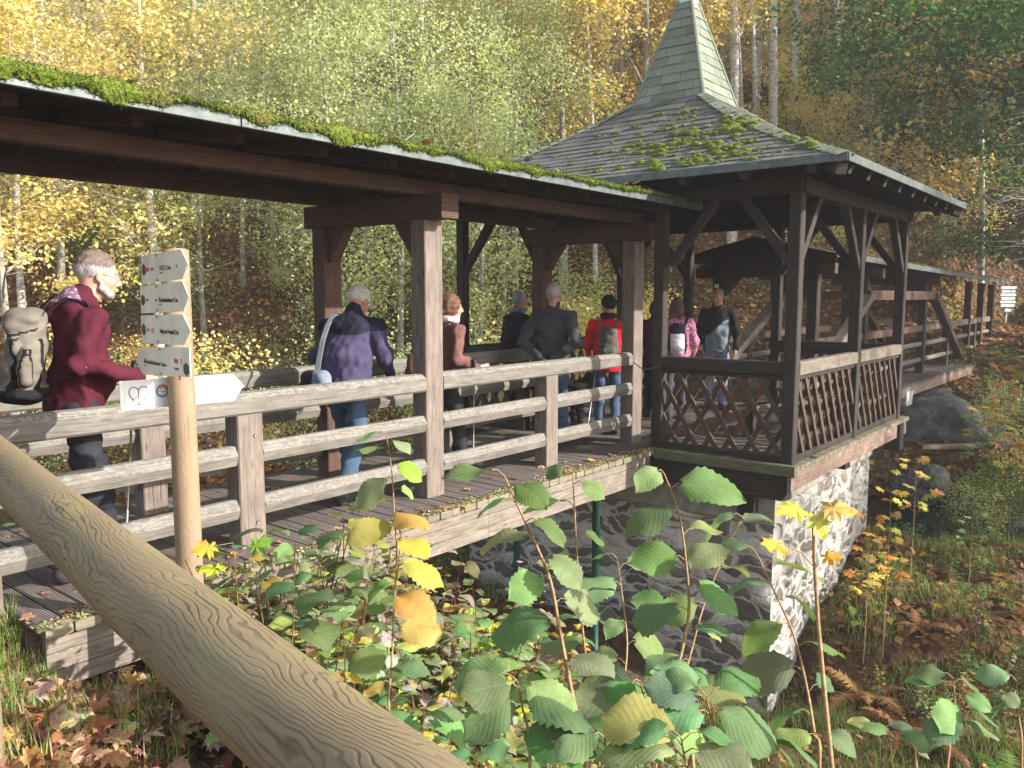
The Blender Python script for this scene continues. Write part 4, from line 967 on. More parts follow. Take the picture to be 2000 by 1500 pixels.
# dark green maples on the right
for px, dist, sc, z in ((2040, 31, 1.25, None), (1890, 35, 1.0, None), (2260, 25, 1.3, None), (1975, 33, 1.15, None), (1830, 38, 1.0, None), (1940, 40, 1.2, None)):
    x, y = col_at(px, dist); put_tree('dark', x, y, sc)
for px, dist, k, sc in ((1750, 28, 'shrubd', 1.1), (1650, 27, 'shrubg', 1.0), (1700, 30, 'shruby', 1.1), (1600, 27.5, 'shruby', .9), (1840, 29, 'shruby', 1.0), (1930, 31, 'shrubg', 1.2), (1560, 25, 'shruby', .8), (1640, 25, 'shrubg', .75),
                        (1830, 26, 'shrubd', .8),
                        (960, 15.5, 'shrubg', .95), (1000, 17, 'shrubg', 1.0), (1150, 19, 'shruby', 1.0), (1110, 16.5, 'shruby', .85), (1240, 20, 'shruby', .9), (1060, 14.5, 'shruby', .7), (900, 14, 'shrubg', .8)):
    x, y = col_at(px, dist); put_tree(k, x, y, sc)
# trees on the sunny side, out of the picture, whose crowns dapple the light on the bridge
for x, y, k, sc in ((13.2, -11.5, 'alder', .85), (16, -9.5, 'golden', .8), (18.5, -8.8, 'dark', .95), (24, -10, 'dark', 1.1), (22, -8, 'maple', 1.0), (26, -8, 'golden', 1.0), (20, -13, 'maple', 1.0)):
    put_tree(k, x, y, sc)['label'] = {'alder': 'light green tree', 'dark': 'dark green maple', 'golden': 'golden leaved tree', 'maple': 'yellow maple'}[k]+' outside the picture on the sunny bank, %s from the left' % ['first', 'second', 'third', 'fourth', 'fifth', 'sixth', 'last'][[13.2, 16, 18.5, 20, 22, 24, 26].index(x)]
# bare twigs reaching in at the right edge
m_ = MB(); r_ = random.Random(3)
o = empty('bare_branch_tree', (15.2, -1.9, ground(15.2, -1.9)), 'bare pale twigs arching in from a leafless tree beyond the right edge', 'tree')
m_.tube([(15.2, -1.9, -2.3), (15.15, -1.9, 1), (15.3, -1.8, 3.2), (15.2, -1.7, 6)], [.10, .09, .06, .03], 8)
for k in range(15):
    p = Vector((15.2, -1.8, 1.6+k*.3)); d = Vector((r_.uniform(-.4, .2), 1, r_.uniform(-.05, .4))).normalized(); pts = [p]
    for q in range(9):
        d = (d+Vector((r_.uniform(-.18, .18), r_.uniform(-.1, .1), r_.uniform(-.16, .08)))).normalized(); pts.append(pts[-1]+d*.42)
        if q > 1:
            e = pts[-1]+(d+Vector((r_.uniform(-.8, .8), .2, r_.uniform(-.7, .6)))).normalized()*r_.uniform(.3, .9); m_.tube([pts[-1], (pts[-1]+e)/2+Vector((0, 0, .04)), e], [.007, .005, .002], 4, False)
    m_.tube(pts, [.02-.0017*q for q in range(10)], 5, False)
m_.build('branches', 'pale_bark', o, True)

# ------------------------------------------------------------------ litter, grass on the slopes
def scatter(name, n, xr, yr, size, cols, wts, mat, accept=None, lift=.02, nspread=.55, aspect=.8, kindlabel=None):
    X = nrs.uniform(*xr, n); Y = nrs.uniform(*yr, n)
    if accept is not None: k = accept(X, Y); X, Y = X[k], Y[k]
    Z = ground_np(X, Y)+nrs.uniform(0, lift, len(X)); e = .05
    nx_ = -(ground_np(X+e, Y)-ground_np(X-e, Y))/(2*e); ny_ = -(ground_np(X, Y+e)-ground_np(X, Y-e))/(2*e)
    N = np.stack([nx_, ny_, np.ones_like(X)], 1)+nrs.normal(size=(len(X), 3))*nspread; c = palette(len(X), cols, wts, .35)
    return tag(leafcloud(name, np.stack([X, Y, Z], 1), N, nrs.uniform(*size, len(X)), c, mat, None, aspect, .12), kind='stuff')
LIT = [(.32, .16, .07), (.42, .22, .09), (.22, .11, .06), (.50, .30, .12), (.16, .09, .06), (.55, .38, .08)]
inview = lambda X, Y: (np.abs(np.arctan2(Y, X)-AZ) < .66)
scatter('fallen_leaves', 190000, (6, 42), (-8, 42), (.06, .15), LIT, [3, 3, 3, 2, 2, 1], 'litter_leaf', lambda X, Y: inview(X, Y) & (np.hypot(X, Y) > 9) & (np.hypot(X, Y) < 36) & (ground_np(X, Y) > -2.1), .04)
scatter('ground_cover', 60000, (3, 40), (-4, 40), (.05, .14), [(.10, .18, .04), (.18, .26, .06), (.07, .12, .03), (.34, .30, .05)], [3, 3, 2, 1], 'leaf', lambda X, Y: inview(X, Y) & (np.hypot(X, Y) > 6.5) & (ground_np(X, Y) > -2.1) & (np.sin(X*.9+1)*np.sin(Y*.8)+.5*np.sin(X*2.3)*np.sin(Y*2.1+2) > .15), .28, .8)
# ------------------------------------------------------------------ log handrail next to the camera
lg = empty('log_handrail', (1.05, 3.6, ground(1.05, 3.6)), 'thick round log handrail with bold wood grain crossing the lower left corner', 'handrail')
m_ = MB(); a, b_ = Vector((.235, -.87, 1.165)), Vector((1.09, 3.80, 1.14)); N_ = 40
m_.tube([a+(b_-a)*i/N_+Vector((.012*math.sin(i*.19), 0, .006*math.sin(i*.31))) for i in range(N_+1)], [.067*(1+.02*math.sin(i*.45)+.012*math.sin(i*1.7)) for i in range(N_+1)], 40)
m_.build('rail', 'log_wood', lg, True)
for p in ((1.04, 3.55), (.27, -.7)):
    m_ = MB(); m_.tube([(p[0], p[1], ground(*p)-.4), (p[0], p[1], 1.09)], .065, 20); m_.build('post', 'log_wood', lg, True)

# ------------------------------------------------------------------ signpost
def text_mesh(s, size, th=.0006):
    c = bpy.data.curves.new('t', 'FONT'); c.body = s; c.size = size; c.extrude = th; c.resolution_u = 2
    o = bpy.data.objects.new('t', c); COL.objects.link(o); bpy.context.view_layer.update()
    me = bpy.data.meshes.new_from_object(o.evaluated_get(bpy.context.evaluated_depsgraph_get())); bpy.data.objects.remove(o); return me
def put_text(name, s, size, origin, ex, ey, mat, parent, xs=1.0):
    me = text_mesh(s, size); me.materials.clear(); me.materials.append(MATS[mat]); ex = Vector(ex).normalized(); ey = Vector(ey).normalized(); nz = ex.cross(ey)
    M = Matrix(((ex.x*xs, ey.x, nz.x, origin[0]), (ex.y*xs, ey.y, nz.y, origin[1]), (ex.z*xs, ey.z, nz.z, origin[2]), (0, 0, 0, 1)))
    me.transform(M); return link(name, me, parent)
plain('sign_grey', (.66, .66, .56), .45, .4, 0, .16, 7)
plain('sign_white', (.66, .67, .68), .4, .4, 0, .03, 7)
plain('sign_ink', (.03, .04, .035), .6); plain('sign_green', (.05, .07, .05), .6); plain('sign_red', (.55, .05, .03), .6); plain('sign_orange', (.75, .22, .06), .6); plain('sign_blue', (.03, .10, .20), .6); plain('sign_sky', (.20, .45, .60), .6); plain('ink_grey', (.035, .045, .055), .6)
SX, SY = 2.03, 3.73
sp0 = empty('signpost', (SX, SY, ground(SX, SY)), 'round wooden hiking signpost with four grey green arrow plates and a white board', 'signpost')
m_ = MB(); N_ = 16; m_.tube([(SX, SY, -1.0+2.868*i/N_) for i in range(N_+1)]+[(SX, SY, 1.876)], [.066-.006*i/N_ for i in range(N_+1)]+[.04], 28); m_.build('pole', 'pole_wood', sp0, True)
GA = R(80); ge = Vector((-math.cos(GA), -math.sin(GA), 0)); gn = Vector((-math.sin(GA), math.cos(GA), 0)); g0 = Vector((SX, SY, 0))+gn*.068
if gn.dot(Vector((-SX, -SY, 0))) < 0: gn = -gn; g0 = Vector((SX, SY, 0))+gn*.068
def on_g(x, y, off=0):
    r_ = ray(x, y); q = g0+gn*off; t = ((q-Vector((0, 0, CAMZ))).dot(gn))/r_.dot(gn); P = Vector((0, 0, CAMZ))+r_*t; return (P-q).dot(ge), P.z
def hexa(cx, cy, w_, h_): return [(cx-w_, cy-h_*.5), (cx, cy-h_), (cx+w_, cy-h_*.5), (cx+w_, cy+h_*.5), (cx, cy+h_), (cx-w_, cy+h_*.5)]
PL4 = [((278, 500), (357, 487), (371, 519), (360, 545), (279, 555), 1), ((277, 560), (360, 549), (373, 580), (362, 608), (279, 612), 1),
       ((279, 616), (362, 614), (377, 645), (366, 674), (280, 670), 1), ((282, 678), (375, 678), (271, 705), (377, 737), (283, 731), -1)]
TXT = [('HÖLLE 2,4 km', 'zur Brücke', '2  LD 17'), ('Blechschmidtenhammer 4,3 km', 'zum Tal', 'LD 16'), ('Aufgang zum Felsenpfad 0,3 km', '', 'LD 14'), ('Blechschmidtenhammer 4 km', 'am Weg', '2')]
for k, (tl, tr, tip, brr, bl, sg) in enumerate(PL4):
    s0, zt0 = on_g(*tl); s1, zt1 = on_g(*tr); st, _ = on_g(*tip); _, zb1 = on_g(*brr); _, zb0 = on_g(*bl)
    if sg > 0: out = [(s0, zb0), (s1, zb1), (st, (zt1+zb1)/2), (s1, zt1), (s0, zt0)]
    else: out = [(s0, zb0), (s1, zb1), (s1, zt1), (s0, zt0), (st, (zt0+zb0)/2)]
    m_ = MB(); o3 = g0+gn*(.004+.0015*k); m_.slab(out, o3, ge, (0, 0, 1), .004)
    pl = m_.build('arrow_plate', 'sign_grey', sp0)
    if sg < 0: pl['label'] = 'lowest grey green plate, pointing left'
    fr = o3+gn*(.0046 if ge.cross(Vector((0, 0, 1))).dot(gn) > 0 else .0006); H_ = zt0-zb0; W_ = s1-s0; zc = (zt0+zb0)/2
    P3 = lambda s, z: tuple(fr+ge*s+Vector((0, 0, z)))
    xa = s0+W_*.07 if sg > 0 else s1-W_*.07
    m_ = MB(); m_.slab(hexa(xa, zc, W_*.05, H_*.22), fr, ge, (0, 0, 1), .0008); m_.build('emblem', 'sign_green', pl)
    m_ = MB(); xr = s0+W_*.17 if sg > 0 else s0+W_*.74
    if k in (0, 3): m_.slab([(xr-W_*.035, zc-.010+(.03 if k == 3 else 0)), (xr+W_*.035, zc-.010+(.03 if k == 3 else 0)), (xr+W_*.035, zc+.010+(.03 if k == 3 else 0)), (xr-W_*.035, zc+.010+(.03 if k == 3 else 0))], fr, ge, (0, 0, 1), .0008); m_.build('trail_marker', 'sign_red', pl)
    if k in (2, 3): m_ = MB(); xq = s0+W_*(.29 if k == 2 else .80); zq = zc-(.0 if k == 2 else .045); m_.slab([(xq-.016, zq-.012), (xq+.016, zq-.012), (xq+.016, zq+.006), (xq+.008, zq+.012), (xq-.016, zq+.008)], fr, ge, (0, 0, 1), .0008); m_.build('trail_marker', 'sign_orange', pl)
    t1, t2, t3 = TXT[k]; L_ = len(t1); wt = W_*(.42 if sg > 0 else .46); sz = .033
    xt = s0+W_*(.47 if sg > 0 else .04)
    if k == 0: wt = W_*.27; xt = s0+W_*.48
    me_w = text_mesh(t1, sz); wx = max(v.co.x for v in me_w.vertices); put_text('lettering', t1, sz, P3(xt, zc-.008), ge, (0, 0, 1), 'sign_ink', pl, wt/wx)
    if t2: put_text('lettering', t2, .009, P3(xt, zc-.022), ge, (0, 0, 1), 'sign_ink', pl)
    put_text('lettering', t3, .020 if k != 3 else .034, P3(s0+W_*(.24 if k == 0 else .15 if sg > 0 else .83), zc-.006+(.028 if k == 3 else 0)), ge, (0, 0, 1), 'sign_ink', pl, .75)
    if k == 3: put_text('lettering', 'LD 16 LD 17', .016, P3(s0+W_*.70, zc-.012), ge, (0, 0, 1), 'sign_ink', pl, .7)
    if k == 0: put_text('lettering', '«·(', .02, P3(s0+W_*.87, zc), ge, (0, 0, 1), 'ink_grey', pl)
    if k in (1, 3): m_ = MB(); xb = s0+W_*(.40 if k == 1 else .52); m_.slab([(xb-.02, zc-.003), (xb+.02, zc-.003), (xb+.02, zc+.002), (xb+.008, zc+.002), (xb+.008, zc+.006), (xb-.02, zc+.003)], fr, ge, (0, 0, 1), .0008); m_.build('pictogram', 'ink_grey', pl)
    for zz in (zt0-.010+(zt1-zt0)*.45, zb0+.010+(zb1-zb0)*.45):
        m_ = MB(); c = Vector(P3(s0+W_*.42, zz)); m_.tube([c-gn*.003, c+gn*.004], .006, 10); m_.build('screw', 'bolt_metal', pl, True)
YB_ = 3.815
p0, p1 = on_y(232, 742, YB_), on_y(475, 755, YB_); pr_ = on_y(455, 755, YB_); zb, zt = 1.112, 1.252
m_ = MB(); m_.slab([(p0.x, zb), (pr_.x, zb-.012), (p1.x, (zb+zt)/2-.006), (pr_.x, zt-.010), (p0.x, zt)], (0, YB_, 0), (1, 0, 0), (0, 0, 1), .005); wb = m_.build('white_board', 'sign_white', sp0)
wb['label'] = 'white board pointing right with a drawn heart and a round sticker'
yf = YB_-.0062; xh, zh = p0.x+.088, (zb+zt)/2-.002
def flat_line(pts, wd, mat, name, closed=False):
    m_ = MB(); 
    if closed: pts = pts+[pts[0]]
    for a, b_ in zip(pts[:-1], pts[1:]): m_.bar((a[0], yf, a[1]), (b_[0], yf, b_[1]), .0016, wd, .0002, (0, 0, 1) if abs(a[0]-b_[0]) > .001 else (1, 0, 0))
    return m_.build(name, mat, wb)
hp = [(0, -.050), (.030, -.020), (.044, .004), (.046, .022), (.036, .036), (.018, .038), (.004, .030), (0, .020), (-.004, .030), (-.018, .038), (-.036, .036), (-.046, .022), (-.044, .004), (-.030, -.020)]
flat_line([(xh+a, zh+b_) for a, b_ in hp], .004, 'ink_grey', 'heart_peace_sign', True); flat_line([(xh, zh+.02), (xh, zh-.05)], .0035, 'ink_grey', 'heart_peace_sign')
flat_line([(xh, zh-.010), (xh+.030, zh-.022)], .0035, 'ink_grey', 'heart_peace_sign'); flat_line([(xh, zh-.010), (xh-.030, zh-.022)], .0035, 'ink_grey', 'heart_peace_sign')
flat_line([(xh-.068, zh-.060), (xh+.068, zh-.060), (xh+.068, zh+.058), (xh-.068, zh+.058)], .0012, 'sign_grey', 'paper_frame', True)
def disc(cx, cz, r_, y, mat, name, a0=0, a1=6.2832, chord=False):
    m_ = MB(); n = 30; pts = [(cx+r_*math.cos(a0+(a1-a0)*i/n), cz+r_*math.sin(a0+(a1-a0)*i/n)) for i in range(n+(1 if chord else 0))]
    m_.slab(pts, (0, y, 0), (1, 0, 0), (0, 0, 1), .0006); return m_.build(name, mat, wb)
xs_, zs_ = p0.x+.205, zh+.008; disc(xs_, zs_, .032, yf, 'sign_blue', 'round_sticker'); disc(xs_, zs_, .027, yf-.0009, 'sign_orange', 'round_sticker', 0, math.pi, True); disc(xs_, zs_, .027, yf-.0009, 'sign_sky', 'round_sticker', math.pi, 2*math.pi, True)
m_ = MB(); m_.slab([(xs_-.022, zs_), (xs_-.012, zs_+.014), (xs_-.005, zs_+.006), (xs_+.004, zs_+.018), (xs_+.012, zs_+.007), (xs_+.022, zs_)], (0, yf-.0018, 0), (1, 0, 0), (0, 0, 1), .0006); m_.build('round_sticker', 'sign_white', wb)
m_ = MB(); m_.slab([(xs_-.024, zs_-.008), (xs_-.010, zs_-.004), (xs_+.008, zs_-.010), (xs_+.024, zs_-.006), (xs_+.020, zs_-.014), (xs_, zs_-.018), (xs_-.018, zs_-.014)], (0, yf-.0018, 0), (1, 0, 0), (0, 0, 1), .0006); m_.build('round_sticker', 'sign_white', wb)
# far signpost on the other bank
fx, fy = 28.0, 3.85
fs = empty('signpost', (fx, fy, ground(fx, fy)), 'distant signpost with stacked small white arrow plates on the far bank', 'signpost')
m_ = MB(); m_.tube([(fx, fy, ground(fx, fy)-.3), (fx, fy, 2.0)], .05, 10); m_.build('pole', 'pale_bark', fs, True)
for k in range(6):
    z = 1.93-k*.105; m_ = MB(); sh = .03*(k % 2)
    m_.slab([(-.26+sh, z-.074), (.24-sh, z-.074), (.29-sh, z-.037), (.24-sh, z), (-.26+sh, z), (-.29+sh, z-.037)], (fx-.05-.002*k, fy-.06, 0), (.80, -.60, 0), (0, 0, 1), .01); m_.build('arrow_plate', 'sign_white', fs)
m_ = MB(); m_.slab([(-.10, 1.19), (.10, 1.19), (.13, 1.23), (.10, 1.27), (-.10, 1.27)], (fx-.05, fy-.06, 0), (.80, -.60, 0), (0, 0, 1), .01); m_.build('arrow_plate', 'sign_white', fs)
# small sticker on the portal post of the second bridge
p_ = b2p(.25, OB, 0); m_ = MB(); m_.slab([(-.035, 1.78), (.035, 1.78), (.035, 1.84), (-.035, 1.84)], p_+Vector((-.079, 0, 0)), (0, -1, 0), (0, 0, 1), .002); o = m_.build('notice', 'sign_white'); tag(o, 'tiny white notice fixed to the dark portal post above the far man', 'notice')
m_ = MB(); m_.tube([(7.70, 4.55, .93), (7.66, 4.40, .86), (7.71, 4.28, .88), (7.70, 4.20, .93)], .006, 6); tag(m_.build('twig', 'twig', None, True), 'dry twig caught between handrail end and pavilion post', 'twig')
# ------------------------------------------------------------------ people: distance fields turned into one smooth surface each
class Field:
    def __init__(s, lo, hi, h, big=.30):
        s.lo = np.array(lo, float); s.h = h; s.n = np.ceil((np.array(hi)-s.lo)/h).astype(int)+1
        s.F = np.full(s.n, big, np.float32); s.ax = [s.lo[i]+h*np.arange(s.n[i]) for i in range(3)]
    def _sub(s, lo, hi, m):
        a = np.clip(((np.array(lo)-m-s.lo)/s.h).astype(int), 0, s.n); b = np.clip(((np.array(hi)+m-s.lo)/s.h).astype(int)+2, 0, s.n)
        sl_ = tuple(slice(a[i], b[i]) for i in range(3)); g = np.meshgrid(*[s.ax[i][sl_[i]] for i in range(3)], indexing='ij'); return sl_, g
    def _comb(s, sl_, d, k, sub=False):
        f = s.F[sl_]
        if sub: s.F[sl_] = np.maximum(f, -d); return
        if k <= 0: s.F[sl_] = np.minimum(f, d); return
        hh = np.clip(.5+.5*(f-d)/k, 0, 1); s.F[sl_] = f*(1-hh)+d*hh-k*hh*(1-hh)
    def cone(s, a, b, ra, rb, k=.03, sc=(1, 1, 1)):
        """round cone; sc squeezes the space (x,y,z) for flattened shapes"""
        a, b = np.array(a, float), np.array(b, float); r = max(ra, rb)*max(1, *[1/q for q in sc])
        sl_, g = s._sub(np.minimum(a, b)-r, np.maximum(a, b)+r, k+.04)
        if g[0].size == 0: return s
        sc = np.array(sc); A, B = a*sc, b*sc; ba = B-A; L = ba.dot(ba)+1e-9
        px, py, pz = g[0]*sc[0]-A[0], g[1]*sc[1]-A[1], g[2]*sc[2]-A[2]; t = np.clip((px*ba[0]+py*ba[1]+pz*ba[2])/L, 0, 1)
        d = np.sqrt((px-t*ba[0])**2+(py-t*ba[1])**2+(pz-t*ba[2])**2)-(ra+(rb-ra)*t); s._comb(sl_, d/max(sc), k); return s
    def ell(s, c, r, k=.03, rot=None, sub=False):
        c = np.array(c, float); r = np.array(r, float); R_ = max(r); sl_, g = s._sub(c-R_, c+R_, k+.03)
        if g[0].size == 0: return s
        p = np.stack([g[0]-c[0], g[1]-c[1], g[2]-c[2]], -1)
        if rot is not None: p = p@np.array(rot)
        k0 = np.sqrt(((p/r)**2).sum(-1)); k1 = np.sqrt(((p/(r*r))**2).sum(-1))+1e-6; s._comb(sl_, k0*(k0-1)/k1, k, sub); return s
    def half(s, z, above=True, axis=2):
        g = s.ax[axis].reshape([-1 if i == axis else 1 for i in range(3)]); d = (z-g) if above else (g-z); s.F = np.maximum(s.F, d.astype(np.float32)); return s
    def wrinkle(s, amp, freq, seed, z_boost=1.0):
        q = np.random.RandomState(seed); g = np.meshgrid(*s.ax, indexing='ij', sparse=True); acc = 0
        for i in range(5):
            v = q.normal(size=3); v /= np.linalg.norm(v); v[2] *= z_boost; f = freq*q.uniform(.6, 1.7); acc = acc+np.sin((g[0]*v[0]+g[1]*v[1]+g[2]*v[2])*f+q.uniform(0, 6)+1.5*np.sin(g[2]*f*.4+i)+np.sin(g[0]*f*.5))
        s.F = s.F+(acc*amp/2.2).astype(np.float32); return s
    def rings(s, amp, step):
        s.F = s.F-(amp*np.abs(np.sin(s.ax[2]*math.pi/step)))[None, None, :].astype(np.float32); return s
    def mesh(s):
        F = s.F; F = F.copy(); F[0], F[-1], F[:, 0], F[:, -1], F[:, :, 0], F[:, :, -1] = [.1]*6
        inn = F < 0; n = F.shape; c = np.zeros(np.array(n)-1, int)
        for i in (0, 1):
            for j in (0, 1):
                for k in (0, 1): c += inn[i:n[0]-1+i, j:n[1]-1+j, k:n[2]-1+k]
        act = (c > 0) & (c < 8); idx = -np.ones(act.shape, int); I = np.argwhere(act); idx[act] = np.arange(len(I))
        acc = np.zeros((len(I), 3)); cnt = np.zeros(len(I))
        for ax_ in range(3):
            for o1 in (0, 1):
                for o2 in (0, 1):
                    o = [0, 0, 0]; q = [0, 1, 2]; q.remove(ax_); o[q[0]] = o1; o[q[1]] = o2; A = I+o; B = A.copy(); B[:, ax_] += 1
                    fa, fb = F[tuple(A.T)], F[tuple(B.T)]; m = (fa < 0) != (fb < 0); t = np.where(m, fa/(fa-fb+1e-12), 0); P = A.astype(float); P[:, ax_] += t; acc += P*m[:, None]; cnt += m
        V = s.lo+s.h*acc/cnt[:, None]; Q = []
        for ax_ in range(3):
            q = [0, 1, 2]; q.remove(ax_); sl1 = [slice(None)]*3; sl2 = [slice(None)]*3; sl1[ax_] = slice(0, -1); sl2[ax_] = slice(1, None)
            a, b = inn[tuple(sl1)], inn[tuple(sl2)]; E = np.argwhere(a != b); E = E[(E[:, q[0]] > 0) & (E[:, q[1]] > 0) & (E[:, q[0]] < n[q[0]]-1) & (E[:, q[1]] < n[q[1]]-1)]
            ids = []
            for d1, d2 in ((-1, -1), (0, -1), (0, 0), (-1, 0)):
                C_ = E.copy(); C_[:, q[0]] += d1; C_[:, q[1]] += d2; ids.append(idx[tuple(C_.T)])
            ids = np.stack(ids, 1); fl = a[tuple(E.T)]; fl = fl if ax_ != 1 else ~fl; ids[~fl] = ids[~fl][:, ::-1]; Q.append(ids[(ids >= 0).all(1)])
        return V, np.concatenate(Q)
def sdf_obj(name, parts, mats, parent, matf=None):
    """parts: list of (V,Q); joined to one mesh"""
    V = np.concatenate([p[0] for p in parts]); o_ = 0; Q = []
    for v, q in parts: Q.append(q+o_); o_ += len(v)
    Q = np.concatenate(Q); me = bpy.data.meshes.new(name); me.from_pydata(V.tolist(), [], Q.tolist()); me.polygons.foreach_set('use_smooth', [True]*len(Q))
    for mm in mats: me.materials.append(MATS[mm])
    if matf is not None: me.polygons.foreach_set('material_index', matf(V[Q].mean(1)).astype(int))
    me.update(); o = bpy.data.objects.new(name, me); COL.objects.link(o)
    if parent is not None: o.parent = parent
    return o
def cloth(name, c, rough=.85, spec=.15, var=.18, bump=.5):
    m = NM(name, rough, spec); g = m.noise(m.coord('Object'), 9, 5, .6); f = m.noise(m.coord('Object'), 160, 2)
    m.color(m.mix(m.ramp(g, [(.3, 0.0), (.7, 1.0)]), tuple(x*(1-var) for x in c), tuple(min(1, x*(1+var)) for x in c))); m.bump(m.math('ADD', g, m.math('MULTIPLY', f, .15)), bump, .02); return m.m
m = NM('skin', .5, .35); m.color(m.mix(m.ramp(m.noise(m.coord('Object'), 30, 3), [(.35, 0.0), (.7, .5)]), (.45, .27, .20), (.40, .19, .14))); m.b.inputs['Subsurface Weight'].default_value = .05
m = NM('ruddy_skin', .5, .35); m.color((.42, .20, .14))
for nm, c in (('hair_grey', (.34, .32, .31)), ('hair_white', (.62, .57, .53)), ('hair_auburn', (.14, .065, .042)), ('hair_dark', (.035, .022, .018)), ('hair_brown', (.13, .065, .035)), ('hair_sand', (.30, .20, .12)), ('hair_crop', (.16, .12, .10))):
    m = NM(nm, .6, .35); g = m.noise(m.coord('Object', (60, 60, 8)), 3, 4); m.color(m.ramp(g, [(.3, tuple(x*.6 for x in c)), (.7, tuple(min(1, x*1.25) for x in c))])); m.bump(g, .7, .01)
for a in (('maroon_cloth', (.062, .009, .018)), ('purple_cloth', (.052, .043, .088)), ('navy_cloth', (.012, .013, .026)), ('jeans', (.05, .085, .14)), ('dark_jeans', (.03, .045, .085)), ('charcoal_cloth', (.045, .042, .050)), ('brown_cloth', (.13, .065, .055)),
          ('red_cloth', (.55, .012, .022)), ('grey_cloth', (.16, .19, .23)), ('grey_trouser', (.065, .065, .07)), ('lilac_trouser', (.20, .19, .28)), ('black_cloth', (.012, .012, .014)), ('beige_cloth', (.15, .13, .105)), ('olive_cloth', (.085, .08, .07)), ('violet_scarf', (.32, .04, .30)),
          ('dark_trouser', (.022, .022, .028)), ('white_cloth', (.70, .66, .72)), ('steel_strap', (.16, .18, .20)), ('shoe', (.045, .04, .04)), ('pale_scarf', (.55, .42, .42))): cloth(*a)
m = NM('pink_cloth', .85, .15); g = m.noise(m.coord('Object'), 38, 5, .7); m.color(m.ramp(g, [(.40, (.16, .02, .07)), (.5, (.50, .16, .28)), (.62, (.68, .42, .50))]))
m = NM('plaid', .85, .15); v = m.n('TexVoronoi'); v.distance = 'MANHATTAN'; v.inputs['Scale'].default_value = 26; m.l(m.coord('Object'), v.inputs['Vector']); m.color(m.ramp(v.outputs['Distance'], [(.15, (.10, .03, .05)), (.35, (.55, .30, .25)), (.6, (.12, .07, .14))]))
m = NM('dog_fur', .8, .2); m.color((.010, .010, .011))
def rotm(yaw, pitch, roll=0):
    return Matrix.Rotation(yaw, 3, 'Z') @ Matrix.Rotation(pitch, 3, 'Y') @ Matrix.Rotation(roll, 3, 'X')
def hand(F, wrist, dirv, palm, side, curl=.5, thumbdir=None):
    """palm and five curled fingers; palm is the palm normal, side +1/-1 where the thumb leaves"""
    w_ = Vector(wrist); d = Vector(dirv).normalized(); p = Vector(palm); p = (p-d*p.dot(d)).normalized(); s = d.cross(p).normalized()*side
    F.cone(w_-d*.03, w_+d*.02, .026, .027, .012); pc = w_+d*.05; F.cone(w_+d*.02+s*.014, pc+d*.035+s*.024, .017, .013, .012); F.cone(w_+d*.02-s*.014, pc+d*.03-s*.026, .016, .012, .012); F.cone(w_+d*.02, pc+d*.035, .018, .014, .012)
    for i, (o, L) in enumerate(((.027, .068), (.009, .076), (-.010, .070), (-.027, .056))):
        a = pc+s*o+d*.034; dd = d.copy(); q = a
        for j, fr in enumerate((.45, .32, .23)):
            dd = (dd*math.cos(curl*(.7+.25*j))+p*math.sin(curl*(.7+.25*j))).normalized(); e = q+dd*L*fr; F.cone(q, e, .0088-.001*j, .0080-.001*j, .003); q = e
    t0 = w_+d*.025+s*.024; t1 = t0+(d*.55+s*.75+p*.35).normalized()*.038; t2 = t1+(d*.8+s*.1+p*.55).normalized()*.030; F.cone(t0, t1, .0125, .0105, .010); F.cone(t1, t2, .0100, .0080, .003)
